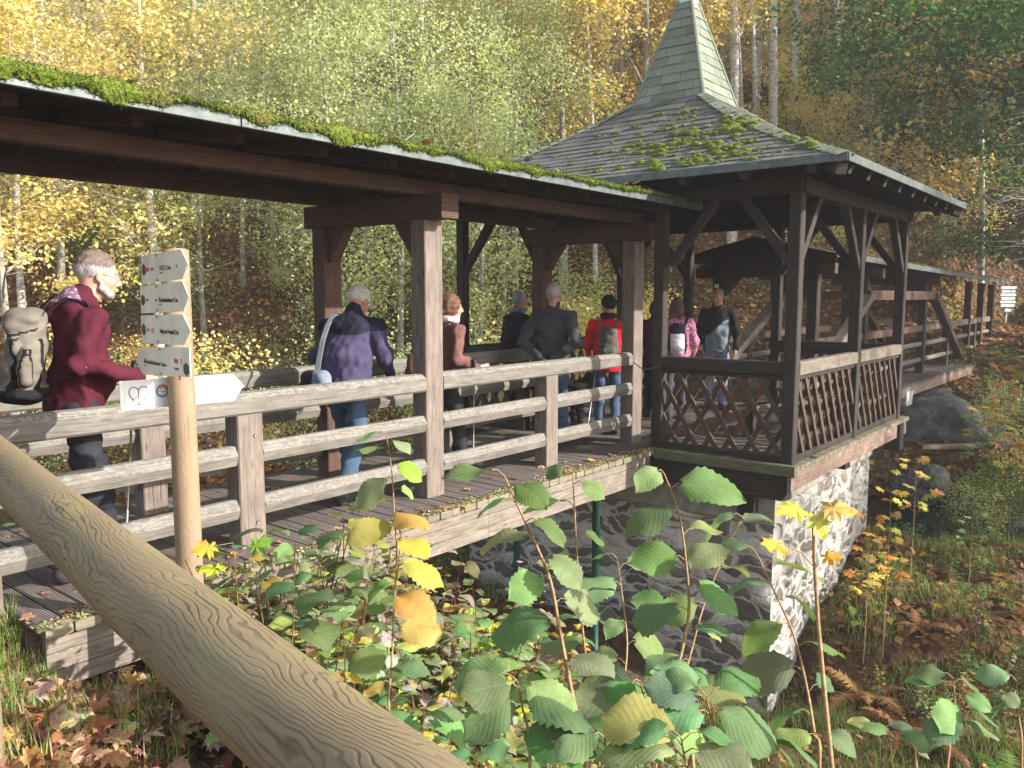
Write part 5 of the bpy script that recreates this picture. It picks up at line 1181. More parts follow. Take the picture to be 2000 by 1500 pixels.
def person(name_label, x, y, rz, H, sp):
    """sp: dict of pose and clothes; local frame looks along +x, z up, feet at 0. Everything scaled by H/1.75"""
    k = H/1.75; g_ = sp.get
    lean, hyaw, hpitch = g_('lean', 0), g_('hyaw', 0), g_('hpitch', 0)
    pel = Vector((g_('px', 0), 0, .93)); up_ = Vector((math.sin(lean), 0, math.cos(lean)))
    wai = pel+up_*.14; che = pel+Vector((math.sin(lean*1.2), 0, math.cos(lean*1.2)))*.36; nb = pel+Vector((math.sin(lean*1.35), 0, math.cos(lean*1.35)))*.535
    hd = nb+Vector((math.sin(lean*1.2+g_('nk', .22)), 0, math.cos(lean*1.2+g_('nk', .22))))*.165
    fat = g_('fat', 1.0); shw = g_('shw', .185); tw = g_('twist', 0.0)
    sh = {s: nb+Vector((-.01*1-math.sin(tw)*s*shw, math.cos(tw)*s*shw, -.075)) for s in (1, -1)}
    elb = {1: Vector(g_('elL', (.02, .27, 1.13))), -1: Vector(g_('elR', (.02, -.27, 1.13)))}
    wri = {1: Vector(g_('wrL', (.10, .27, .88))), -1: Vector(g_('wrR', (.10, -.27, .88)))}
    hip = {s: pel+Vector((0, s*.09, -.02)) for s in (1, -1)}
    kn = {1: Vector(g_('knL', (.02, .10, .50))), -1: Vector(g_('knR', (.02, -.10, .50)))}
    an = {1: Vector(g_('anL', (-.02, .10, .09))), -1: Vector(g_('anR', (-.02, -.10, .09)))}
    S_ = lambda v: tuple(Vector(v)*k)
    lo, hi = (-.62*k, -.48*k, -.02), (.75*k, .48*k, 1.95*k)
    # ---- body
    hs = g_('h', .010); F = Field(lo, hi, hs)
    F.cone(S_(pel), S_(wai), .12*k, .115*k, .05*k, (1.2, .9, 1)); F.cone(S_(wai), S_(che), .115*k, .125*k, .05*k, (1.25, .85, 1)); F.cone(S_(nb), S_(hd), .052*k, .052*k, .03*k)
    for s in (1, -1):
        F.cone(S_(che+Vector((0, s*.06, .09))), S_(sh[s]), .06*k, .05*k, .05*k); F.cone(S_(sh[s]), S_(elb[s]), .045*k, .035*k, .02*k); F.cone(S_(elb[s]), S_(wri[s]), .036*k, .024*k, .02*k)
        F.cone(S_(hip[s]), S_(kn[s]), .075*k, .048*k, .03*k); F.cone(S_(kn[s]), S_(an[s]), .048*k, .032*k, .02*k); F.cone(S_(an[s]-Vector((0, 0, .04))), S_(an[s]+Vector((.13, 0, -.055))), .034*k, .028*k, .02*k)
    F.half(.03*k)
    body = [F.mesh()]
    Rh = rotm(hyaw, hpitch); hc = hd*k
    def hp(v): return tuple(hc+(Rh@Vector(v))*k)
    rr = np.array(Rh); hh = g_('hh', .0055); FH = Field(tuple(hc-Vector((.17, .17, .20))), tuple(hc+Vector((.17, .17, .19))), hh)
    FH.ell(hp((-.012, 0, .030)), (.098*k, .076*k, .100*k), .02, rr); FH.ell(hp((.035, 0, -.025)), (.062*k, .060*k, .085*k), .03, rr); FH.cone(hp((.045, 0, -.085)), hp((.066, 0, -.088)), .030*k, .022*k, .025)
    FH.cone(hp((-.02, 0, -.06)), hp((-.035, 0, -.16)), .055*k, .055*k, .03)
    FH.cone(hp((.090, 0, .018)), hp((.112, 0, -.022)), .010*k, .0145*k, .010); FH.ell(hp((.100, 0, -.032)), (.014*k, .017*k, .009*k), .008, rr)
    for s in (1, -1):
        FH.ell(hp((.086, s*.033, .010)), (.016*k, .019*k, .012*k), .004, rr, True); FH.ell(hp((.076, s*.032, .009)), (.013*k, .013*k, .012*k), .004, rr); FH.cone(hp((.088, s*.018, .031)), hp((.080, s*.048, .028)), .008*k, .007*k, .008)
        FH.ell(hp((-.004, s*.078, -.004)), (.018*k, .009*k, .032*k), .006, rr); FH.ell(hp((.060, s*.042, -.022)), (.022*k, .018*k, .02*k), .02, rr)
    FH.ell(hp((.090, 0, -.052)), (.010*k, .024*k, .006*k), .004, rr); FH.ell(hp((.096, 0, -.0585)), (.012*k, .020*k, .0022*k), .002, rr, True); FH.ell(hp((.087, 0, -.066)), (.010*k, .020*k, .007*k), .004, rr)
    body.append(FH.mesh())
    for s in (1, -1):
        if g_('nohand%d' % s): continue
        w_ = wri[s]*k; hdv = Vector(g_('hd%d' % s, (.35, 0, -.9))); FB = Field(tuple(w_-Vector((.15, .15, .17))), tuple(w_+Vector((.17, .15, .15))), g_('hf', .006))
        hand(FB, w_+hdv.normalized()*.02, hdv, g_('hp%d' % s, (0, -s, 0)), g_('ht%d' % s, s), g_('curl', .6)); body.append(FB.mesh())
    root = sdf_obj('person', body, [g_('skin', 'skin')], None); root.location = (x, y, 0); root.rotation_euler = (0, 0, rz); tag(root, name_label, 'person')
    # ---- trousers
    F = Field(lo, (.75*k, .48*k, 1.05*k), .011); tl = g_('tl', 1.0)
    F.cone(S_(pel+Vector((-.01, 0, -.03))), S_(wai-up_*.06), .122*k*fat, .108*k*fat, .04*k, (1.12, .94, 1))
    for s in (1, -1): F.cone(S_(hip[s]), S_(kn[s]), .092*k, .070*k*tl, .03*k); F.cone(S_(kn[s]), S_(an[s]-Vector((0, 0, .015))), .070*k*tl, .062*k*tl, .03*k)
    F.wrinkle(.009, 30, 3+int(x*7), 1.6); F.half(.045*k); sdf_obj('trousers', [F.mesh()], [g_('trouser', 'dark_trouser')], root)
    # ---- shoes
    for s in (1, -1):
        a = an[s]*k; d = Vector(g_('ft%d' % s, (1, 0, 0))).normalized(); FS = Field(tuple(a-Vector((.18, .16, .13))), tuple(a+Vector((.26, .16, .12))), .009)
        FS.cone(tuple(a+Vector((-.01, 0, -.005))), tuple(a-d*.04*k+Vector((0, 0, -.045*k))), .046*k, .042*k, .03, (1, 1.05, 1)); FS.cone(tuple(a-d*.03*k+Vector((0, 0, -.05*k))), tuple(a+d*.15*k+Vector((0, 0, -.058*k))), .044*k, .036*k, .03, (1, .95, 1)); FS.half(max(.002, a.z-.092*k))
        sdf_obj('shoe', [FS.mesh()], [g_('shoe', 'shoe')], root)
    # ---- jacket
    hem = g_('hem', .84)*k; F = Field(lo, (.75*k, .48*k, 1.7*k), g_('jh', .010)); jb = fat
    F.cone(S_(pel-up_*.12), S_(wai), .150*k*jb, .148*k*jb, .05*k, (1.12, .92, 1)); F.cone(S_(wai), S_(che), .148*k*jb, .150*k, .06*k, (1.2, .84, 1)); F.ell(S_(che+up_*.03), (.125*k, .185*k, .16*k), .05)
    if g_('belly'): F.ell(S_(wai+Vector((.06, 0, -.02))), (.13*k, .15*k, .14*k), .06)
    F.cone(S_(nb-up_*.03), S_(nb+up_*.045), .085*k, .066*k, .03*k)
    sr = g_('sr', 1.0)
    for s in (1, -1):
        F.cone(S_(che+up_*.11+Vector((0, s*.05, 0))), S_(sh[s]), .075*k, .070*k, .05*k); F.cone(S_(sh[s]), S_(elb[s]), .074*k*sr, .061*k*sr, .03*k); F.cone(S_(elb[s]), S_(elb[s]*.12+wri[s]*.88), .060*k*sr, .045*k*sr, .025*k); F.cone(S_(elb[s]*.12+wri[s]*.88), S_(wri[s]), .041*k*sr, .038*k*sr, .01*k)
    if g_('hood'): F.cone(S_(nb+Vector((-.09, -.07, -.01))), S_(nb+Vector((-.09, .07, -.01))), .065*k, .065*k, .05*k); F.cone(S_(nb+Vector((-.14, 0, -.05))), S_(nb+Vector((-.06, 0, .02))), .06*k, .06*k, .05*k)
    if g_('rings'): F.rings(.010, g_('rings'))
    F.wrinkle(g_('wr', .011), g_('wf', 24), 5+int(x*11)); F.wrinkle(.004, 60, 9+int(y*11), .4); F.half(hem)
    # hollow neck and sleeve ends so that head and hands come out
    F.cone(tuple((nb+up_*.0+Vector((.01, 0, .05)))*k), tuple(hd*k), .0001, .0001, -1)
    matf = g_('jmatf'); sdf_obj('jacket', [F.mesh()], g_('jmats', ['charcoal_cloth']), root, (lambda C: matf(C/k)) if matf else None)
    # ---- hair
    hm = g_('hair', 'hair_grey'); FH = Field(tuple(hc-Vector((.22, .18, .40 if g_('long') else .2))), tuple(hc+Vector((.18, .18, .2))), .0065); st = g_('style', 'short')
    vol = g_('hvol', 0.0)
    FH.ell(hp((-.020, 0, .040)), ((.101+vol)*k, (.081+vol)*k, (.101+vol)*k), .01, rr)
    if st in ('bob', 'long'): FH.ell(hp((-.035, 0, -.01)), ((.095+vol)*k, (.090+vol)*k, (.10+vol)*k), .03, rr)
    if st == 'long':
        for yy in (-.05, 0, .05): FH.cone(hp((-.06, yy, 0)), hp((-.085, yy*1.5, -.30)), .055*k, .035*k, .03)
    if st == 'hat': FH.ell(hp((-.01, 0, .055)), (.112*k, .095*k, .10*k), .01, rr)
    if st == 'bun': FH.ell(hp((-.12, 0, .06)), (.03*k, .03*k, .03*k), .01, rr)
    FH.wrinkle(.001 if st == 'hat' else .0025 if st == 'short' else .006, 75, 8)
    # cut the face window
    fx_ = {'short': .052, 'bob': .066, 'long': .062, 'hat': .060, 'bun': .055}[st]
    FH.ell(hp((.105+fx_-.05, 0, -.035)), (.085*k, .085*k, .100*k if st != 'hat' else .085*k), 0, rr, True)
    if st in ('short', 'bun'): FH.ell(hp((.03, 0, -.10)), (.15*k, .12*k, .115*k), 0, rr, True)
    sdf_obj('hair' if st != 'hat' else 'hat', [FH.mesh()], [hm, g_('hair2', hm)], root, lambda C: (C[:, 2]+.15*C[:, 0] < hc.z+.045*k+.15*hc.x+.006*np.sin(C[:, 0]*300)))
    hob = root.children[-1] if False else [c for c in bpy.data.objects if c.parent == root and c.name.startswith('hair')]
    if hob:
        hv = np.array([v_.co[:] for v_ in hob[0].data.vertices]); n2 = 2600; ii = nrs.randint(0, len(hv), n2); HC = {'hair_grey': (.30, .28, .27), 'hair_white': (.55, .51, .48), 'hair_auburn': (.14, .065, .042), 'hair_dark': (.04, .03, .025), 'hair_brown': (.15, .08, .045), 'hair_sand': (.28, .19, .12), 'hair_crop': (.15, .11, .09)}[hm]
        cz = palette(n2, [HC, tuple(q*.6 for q in HC), tuple(min(1, q*1.4) for q in HC)], [2, 1, 1], .2)
        if g_('hair2'): lowm = hv[ii][:, 2]+.15*hv[ii][:, 0] < hc.z+.045*k+.15*hc.x; cz[lowm] = np.array([.38, .36, .35])
        fm_ = leafcloud('hair_strands', hv[ii]+nrs.normal(size=(n2, 3))*.003, (hv[ii]-np.array(hc))+nrs.normal(size=(n2, 3))*.05, nrs.uniform(.012, .03 if st in ('bob', 'long') else .02, n2), cz, 'grass_blade', None, .12, 0, True)
        c_ = bpy.data.objects.new('hair_strands', fm_); COL.objects.link(c_); c_.parent = hob[0]
    if g_('beard'):
        FB = Field(tuple(hc-Vector((.15, .15, .2))), tuple(hc+Vector((.17, .15, .1))), .006); FB.cone(hp((.078, 0, -.088)), hp((.055, 0, -.098)), .022*k, .026*k, .01); FB.ell(hp((.088, 0, -.046)), (.012*k, .026*k, .007*k), .008, rr)
        for s in (1, -1): FB.cone(hp((.066, s*.022, -.088)), hp((.02, s*.062, -.066)), .024*k, .016*k, .012); FB.cone(hp((.02, s*.062, -.066)), hp((.005, s*.072, -.015)), .016*k, .010*k, .01)
        FB.wrinkle(.0018, 120, 4); sdf_obj('beard', [FB.mesh()], ['hair_grey'], root)
    if g_('glasses'):
        m_ = MB()
        for s in (1, -1):
            m_.tube([Vector(hp((.104, s*.034+.022*math.cos(a), .010+.018*math.sin(a)))) for a in [i*6.2832/14 for i in range(15)]], .0016, 5); m_.tube([Vector(hp((.104, s*.056, .016))), Vector(hp((.05, s*.079, .016))), Vector(hp((-.005, s*.084, .010)))], .0018, 5)
        m_.tube([Vector(hp((.106, -.012, .012))), Vector(hp((.106, .012, .012)))], .0016, 5); o = m_.build('glasses', 'bolt_metal', None, True); o.parent = root
    if g_('scarf'):
        FB = Field(tuple(Vector(nb)*k-Vector((.2, .2, .12))), tuple(Vector(nb)*k+Vector((.2, .2, .15))), .008)
        for a in range(12): q0, q1 = a*.5236, (a+1)*.5236; c = nb+Vector((.015, 0, .045)); FB.cone(S_(c+Vector((.075*math.cos(q0), .072*math.sin(q0), .01*math.sin(q0*2)))), S_(c+Vector((.075*math.cos(q1), .072*math.sin(q1), 0))), .034*k, .034*k, .015)
        FB.wrinkle(.004, 50, 3); sdf_obj('scarf', [FB.mesh()], [g_('scarf')], root)
    root['_k'] = k; return root
def place_local(pts, x, y, rz): 
    c, s = math.cos(rz), math.sin(rz); return [(x+p[0]*c-p[1]*s, y+p[0]*s+p[1]*c, p[2]) for p in pts]
def pole(label, top, tip, dark=False):
    o = empty('trekking_pole', tip, label, 'trekking pole'); a, b_ = Vector(tip), Vector(top)
    m_ = MB(); m_.tube([a+(b_-a)*.05, a+(b_-a)*.5, b_-(b_-a)*.13], [.005, .007, .009], 10); m_.build('shaft', 'bolt_metal', o, True)
    m_ = MB(); m_.tube([b_-(b_-a)*.13, b_-(b_-a)*.06, b_+(b_-a)*.015, b_+(b_-a)*.03], [.014, .016, .019, .010], 10); m_.build('grip', 'black_plastic', o, True)
    m_ = MB(); m_.tube([a, a+(b_-a)*.03, a+(b_-a)*.06], [.006, .016, .010], 8); m_.build('tip', 'black_plastic', o, True); return o
def bag(name, label, x, y, rz, sh, mats, straps, h=.010, wr=.004, matf=None, strapm='black_cloth', sw=.03):
    o = empty(name, (x, y, 1.0), label, 'backpack' if name == 'backpack' else 'bag'); T = Matrix.Translation((x, y, 0)) @ Matrix.Rotation(rz, 4, 'Z')
    allp = np.array([p for s_ in sh for p in (s_[1], s_[2] if s_[0] == 'c' else s_[1])]); F = Field(allp.min(0)-.24, allp.max(0)+.24, h)
    for s_ in sh:
        if s_[0] == 'c': F.cone(*s_[1:])
        else: F.ell(*s_[1:])
    F.wrinkle(wr, 40, 4); V, Q = F.mesh(); C0 = matf(V[Q].mean(1)) if matf else None
    V = np.array([tuple(T @ Vector(v)) for v in V]); ob = sdf_obj('bag_body', [(V, Q)], mats, None)
    if matf: ob.data.polygons.foreach_set('material_index', C0.astype(int))
    ob.parent = o; ob.location = -Vector((x, y, 1.0))
    for i, st_ in enumerate(straps):
        m_ = MB(); P = [T @ Vector(p) for p in st_]
        for a, b_ in zip(P[:-1], P[1:]): m_.bar(a, b_+(b_-a)*.02, sw, .007, .002, (b_-a).normalized().cross(T.to_3x3() @ Vector((0, 1, 0))))
        m_.build('strap', strapm, o)
    return o

# 1 the man in maroon at the left
X1, Y1, Z1 = 2.03, 4.93, 0
rc = math.radians
person('man in maroon hooded jacket and grey cropped beard walking with a pole behind the signpost', X1, Y1, rc(-8), 1.92, dict(lean=.10, hpitch=.20, hyaw=-.10, nk=.30, hair='hair_crop', hair2='hair_grey', beard=True, glasses=True, jmats=['maroon_cloth', 'plaid'], jmatf=lambda C: (C[:, 2] > 1.475) & (C[:, 0] < .02) & (C[:, 1] < .02),
   hood=True, belly=True, fat=.98, shw=.165, sr=.92, hem=.90, trouser='dark_trouser', elR=(-.03, -.27, 1.16), wrR=(.26, -.22, 1.07), elL=(.05, .28, 1.14), wrL=(.28, .20, 1.02), knR=(.02, -.10, .50), anR=(-.10, -.10, .10), knL=(.12, .10, .50), anL=(.14, .10, .09), hd1=(1, 0, -.1), **{'hd-1': (.95, .1, -.25), 'hp-1': (0, .6, -.8), 'ht-1': 1}, curl=1.0, wr=.012))
bag('backpack', 'beige and black hiking backpack on the back of the man in maroon', X1, Y1, rc(-8),
    [('c', (-.25, -.0, 1.20), (-.225, 0, 1.46), .118, .112, .03, (1.2, .9, 1)), ('c', (-.325, -.0, 1.15), (-.295, -.0, 1.36), .078, .050, .02, (1.1, .75, 1)), ('e', (-.235, 0, 1.525), (.110, .115, .065), .03), ('c', (-.30, -.05, 1.50), (-.27, .04, 1.52), .045, .04, .02), ('c', (-.31, -.10, 1.36), (-.31, -.05, 1.45), .03, .03, .02), ('c', (-.28, -.135, 1.19), (-.27, -.13, 1.35), .040, .032, .006), ('e', (-.265, 0, 1.11), (.145, .125, .065), .02)],
    ['beige_cloth', 'black_cloth'], [[(-.15, -.12, 1.56), (-.06, -.15, 1.64), (.03, -.165, 1.62), (.09, -.16, 1.54)], [(-.16, -.13, 1.16), (-.06, -.21, 1.20), (.05, -.19, 1.36)], [(-.15, .12, 1.56), (-.04, .15, 1.66), (.10, .15, 1.56)], [(-.42, -.07, 1.32), (-.40, -.09, 1.26), (-.425, -.05, 1.20)], [(-.36, -.09, 1.54), (-.40, -.085, 1.44), (-.42, -.08, 1.36)]],
    matf=lambda C: (C[:, 2] < 1.14) | ((np.abs(C[:, 2]-1.455-.25*(C[:, 0]+.25)) < .006) & (C[:, 0] < -.2)) | ((np.abs(C[:, 1]+.098) < .010) & (C[:, 2] < 1.42)) | ((np.abs(C[:, 1]+.155) < .006) & (C[:, 2] < 1.36)) | ((np.abs(np.sin(C[:, 2]*60)*.04+C[:, 1]+.01) < .006) & (C[:, 0] < -.38)), wr=.006, sw=.034)
pole('silver trekking pole held by the man in maroon', atd(262, 716, 5.05), (2.42, 5.25, 0))
# 2 purple jacket
X2, Y2 = 4.27, 5.22
person('white haired man in purple and black jacket and blue jeans, stooping as he walks', X2, Y2, rc(24), 1.80, dict(lean=.26, hpitch=.62, hyaw=-.25, nk=.42, hair='hair_white', glasses=True, skin='ruddy_skin', jmats=['purple_cloth', 'navy_cloth'],
   jmatf=lambda C: (C[:, 2] > 1.315-.25*np.clip(-C[:, 0], -.2, .3)) & (np.abs(C[:, 1]) < .36) | (C[:, 2] < .90), hood=False, fat=1.18, hem=.80, trouser='jeans', shw=.20,
   elR=(.08, -.30, 1.12), wrR=(.30, -.26, .94), elL=(.10, .30, 1.12), wrL=(.30, .24, .95), px=-.05, knR=(-.04, -.10, .51), anR=(-.30, -.10, .10), knL=(.16, .10, .52), anL=(.28, .10, .09), **{'hd-1': (.7, 0, -.6)}, wr=.013, tl=1.12))
bag('shoulder_bag', 'grey and blue shoulder bag hanging at the back of the man in purple', X2, Y2, rc(24), [('c', (-.27, .06, .90), (-.25, .24, .90), .085, .075, .03, (1.1, 1.1, 1)), ('c', (-.26, .08, 1.0), (-.23, .22, 1.0), .07, .06, .03)],
    ['black_cloth', 'grey_cloth'], [[(-.25, .13, 1.04), (-.225, .13, 1.12), (-.155, .13, 1.28), (-.06, .13, 1.41), (.03, .125, 1.49), (.12, .11, 1.50)]], matf=lambda C: (C[:, 2] > .88) & (C[:, 1] < .14), strapm='steel_strap', sw=.045)
# 3 auburn woman behind the post
X3, Y3 = 5.42, 5.22
person('auburn haired woman in brown jacket and light scarf, half hidden by the railing post', X3, Y3, rc(-14), 1.66, dict(lean=.06, hyaw=-.28, hpitch=.05, hair='hair_auburn', style='bob', hvol=.010, scarf='pale_scarf', jmats=['brown_cloth'], hem=.86, trouser='dark_trouser', elR=(-.02, -.26, 1.14), wrR=(.26, -.22, 1.04), elL=(.0, .26, 1.14), wrL=(.2, .24, 1.0),
   knR=(.10, -.09, .50), anR=(.14, -.09, .09), anL=(-.2, .09, .11), knL=(-.04, .09, .50), **{'hd-1': (1, 0, 0), 'hp-1': (0, 1, 0)}, curl=1.1))
bag('backpack', 'dark brown backpack on the back of the auburn haired woman', X3, Y3, rc(-14), [('c', (-.24, 0, 1.02), (-.22, 0, 1.30), .12, .10, .03, (1.2, .8, 1)), ('c', (-.33, 0, .98), (-.32, 0, 1.08), .07, .06, .03)], ['brown_cloth'], [[(-.14, -.1, 1.34), (-.02, -.14, 1.42), (.08, -.13, 1.34)]])
pole('trekking pole with black grip held by the auburn haired woman', atd(926, 706, 7.35), (5.62, 5.04, 0))
# 4 dark puffer
X4, Y4 = 7.98, 6.42
person('grey haired person in dark quilted jacket standing at the back rail of the pavilion', X4, Y4, rc(-18), 1.70, dict(hair='hair_grey', hvol=.004, skin='ruddy_skin', hyaw=.2, jmats=['navy_cloth'], rings=.075, wr=.003, scarf='grey_cloth', hem=.80, elR=(.0, -.24, 1.14), wrR=(.14, -.15, 1.0), lean=.03))
bag('shoulder_bag', 'black shoulder bag hanging behind the person in dark quilted jacket', X4, Y4, rc(-18), [('c', (-.20, -.08, .96), (-.18, -.08, 1.10), .10, .07, .03)], ['black_cloth'], [[(-.18, -.08, 1.15), (-.14, -.02, 1.36), (-.02, .06, 1.46)]])
# 5 charcoal man, hands behind the back
X5, Y5 = 7.25, 5.30
person('short grey haired man in charcoal jacket with his hands clasped behind his back', X5, Y5, rc(14), 1.78, dict(hair='hair_grey', hyaw=.0, hpitch=-.06, skin='ruddy_skin', jmats=['charcoal_cloth'], hem=.83, trouser='jeans', fat=1.08, shw=.20, nk=.12,
   elR=(-.12, -.31, 1.13), wrR=(-.20, -.07, .93), elL=(-.12, .31, 1.13), wrL=(-.21, .06, .95), **{'hd-1': (-.1, .8, -.5), 'hp-1': (-1, 0, 0), 'hd1': (-.1, -.8, -.4), 'hp1': (-1, 0, 0)}, knR=(.0, -.10, .5), anR=(-.04, -.11, .09), knL=(.03, .11, .5), anL=(.05, .12, .09), curl=.7))
# 6 red jacket
X6, Y6 = 8.25, 5.22
person('person in bright red jacket and dark cap wearing a small grey backpack', X6, Y6, rc(34), 1.64, dict(hair='black_cloth', style='hat', hyaw=.55, skin='ruddy_skin', jmats=['red_cloth'], hem=.80, trouser='jeans', scarf='black_cloth', elR=(.02, -.27, 1.12), wrR=(.16, -.22, .92), elL=(.02, .27, 1.12), wrL=(.16, .24, .92), knR=(.03, -.1, .5), anR=(-.1, -.1, .1)))
bag('backpack', 'small olive grey backpack on the red jacket', X6, Y6, rc(34), [('c', (-.20, 0, 1.02), (-.19, 0, 1.20), .10, .085, .03, (1.2, .80, 1)), ('e', (-.20, 0, 1.24), (.075, .10, .055), .02), ('c', (-.27, -.04, 1.0), (-.27, .04, 1.0), .05, .05, .03)], ['olive_cloth'], [[(-.15, -.07, 1.26), (-.09, -.11, 1.38), (.02, -.13, 1.40)], [(-.15, .07, 1.26), (-.09, .11, 1.38), (.02, .13, 1.40)], [(-.15, -.09, 1.0), (-.04, -.17, 1.02), (.05, -.17, 1.12)]], strapm='olive_cloth')
pole('trekking pole standing beside the person in red', (8.13, 5.28, .98), (8.02, 5.36, 0))
# 7 hidden walker
person('walker in dark red jacket almost hidden between two pavilion posts', 9.75, 5.42, rc(10), 1.58, dict(hair='hair_dark', style='bob', skin='ruddy_skin', jmats=['maroon_cloth'], hem=.8, nohand1=1))
# 8 long-haired woman
X8, Y8 = 9.72, 5.08
person('long haired woman in pink patterned jacket seen from the side behind the lattice', X8, Y8, rc(30), 1.62, dict(hair='hair_brown', style='long', long=True, hyaw=-.2, jmats=['pink_cloth'], hem=.80, trouser='grey_trouser', elR=(.0, -.25, 1.12), wrR=(.10, -.22, .92), knR=(.08, -.09, .5), anR=(.12, -.09, .09), knL=(-.04, .1, .5), anL=(-.12, .1, .1)))
bag('backpack', 'white and lilac backpack carried by the long haired woman', X8, Y8, rc(30), [('c', (-.21, 0, .98), (-.20, 0, 1.22), .105, .085, .03, (1.15, .8, 1)), ('e', (-.27, 0, 1.0), (.07, .09, .08), .02)], ['white_cloth', 'navy_cloth'], [[(-.14, -.09, 1.26), (-.05, -.14, 1.38), (.05, -.14, 1.36)]], matf=lambda C: (C[:, 2] > 1.16) | (np.abs(C[:, 1]) > .09))
# 9 man facing us
X9, Y9 = 11.12, 5.16
person('sandy haired man in black and grey jacket facing the camera at the far side', X9, Y9, rc(-158), 1.74, dict(hair='hair_sand', skin='ruddy_skin', hpitch=.18, hyaw=-.3, jmats=['grey_cloth', 'black_cloth'], jmatf=lambda C: (C[:, 2] > 1.20+.12*np.sin(C[:, 1]*9)) | (np.abs(C[:, 1]) > .165), hem=.84, trouser='lilac_trouser', fat=1.05,
   elL=(.0, .28, 1.13), wrL=(.08, .27, .90), elR=(-.02, -.29, 1.14), wrR=(.02, -.20, .96)))
# dog
F = Field((-.55, -.25, 0), (.6, .25, .75), .012)
F.cone((-.26, 0, .42), (.18, 0, .44), .115, .135, .05, (1, 1.15, 1)); F.cone((.20, 0, .47), (.34, 0, .58), .09, .07, .05); F.ell((.38, 0, .61), (.085, .07, .07), .03); F.cone((.40, 0, .60), (.50, 0, .575), .042, .03, .02)
for s in (1, -1): F.cone((.35, s*.05, .66), (.32, s*.085, .57), .022, .014, .01); F.cone((.17, s*.08, .38), (.18, s*.08, .20), .055, .035, .03); F.cone((.18, s*.08, .20), (.18, s*.08, .03), .034, .028, .02); F.cone((.18, s*.08, .025), (.22, s*.08, .02), .028, .024, .01)
for s in (1, -1): F.cone((-.26, s*.08, .38), (-.20, s*.085, .24), .075, .045, .03); F.cone((-.20, s*.085, .24), (-.32, s*.085, .16), .042, .03, .02); F.cone((-.32, s*.085, .16), (-.29, s*.085, .03), .03, .026, .02); F.cone((-.29, s*.085, .025), (-.25, s*.085, .02), .028, .024, .01)
F.cone((-.36, 0, .47), (-.50, 0, .58), .035, .028, .03); F.cone((-.50, 0, .58), (-.48, 0, .68), .03, .015, .02); F.wrinkle(.012, 60, 5, 2.0); F.half(.004)
V, Q = F.mesh(); dg = sdf_obj('dog', [(V, Q)], ['dog_fur'], None); dg.location = (8.25, 5.85, 0); dg.rotation_euler = (0, 0, rc(-25)); tag(dg, 'shaggy black dog standing in the pavilion behind the railing', 'dog')
n_ = 9000; idx = nrs.randint(0, len(V), n_); P = V[idx]; N = np.array([P[:, 0]*0, np.sign(P[:, 1])*.8, P[:, 2]*0+.1]).T+nrs.normal(size=(n_, 3))*.3
fm = leafcloud('shaggy_coat', P-np.array([0, 0, .012]), N, nrs.uniform(.03, .06, n_), palette(n_, [(.012, .012, .013), (.025, .024, .024)], [3, 1]), 'grass_blade', None, .14, 0, True); c = bpy.data.objects.new('shaggy_coat', fm); COL.objects.link(c); c.parent = dg
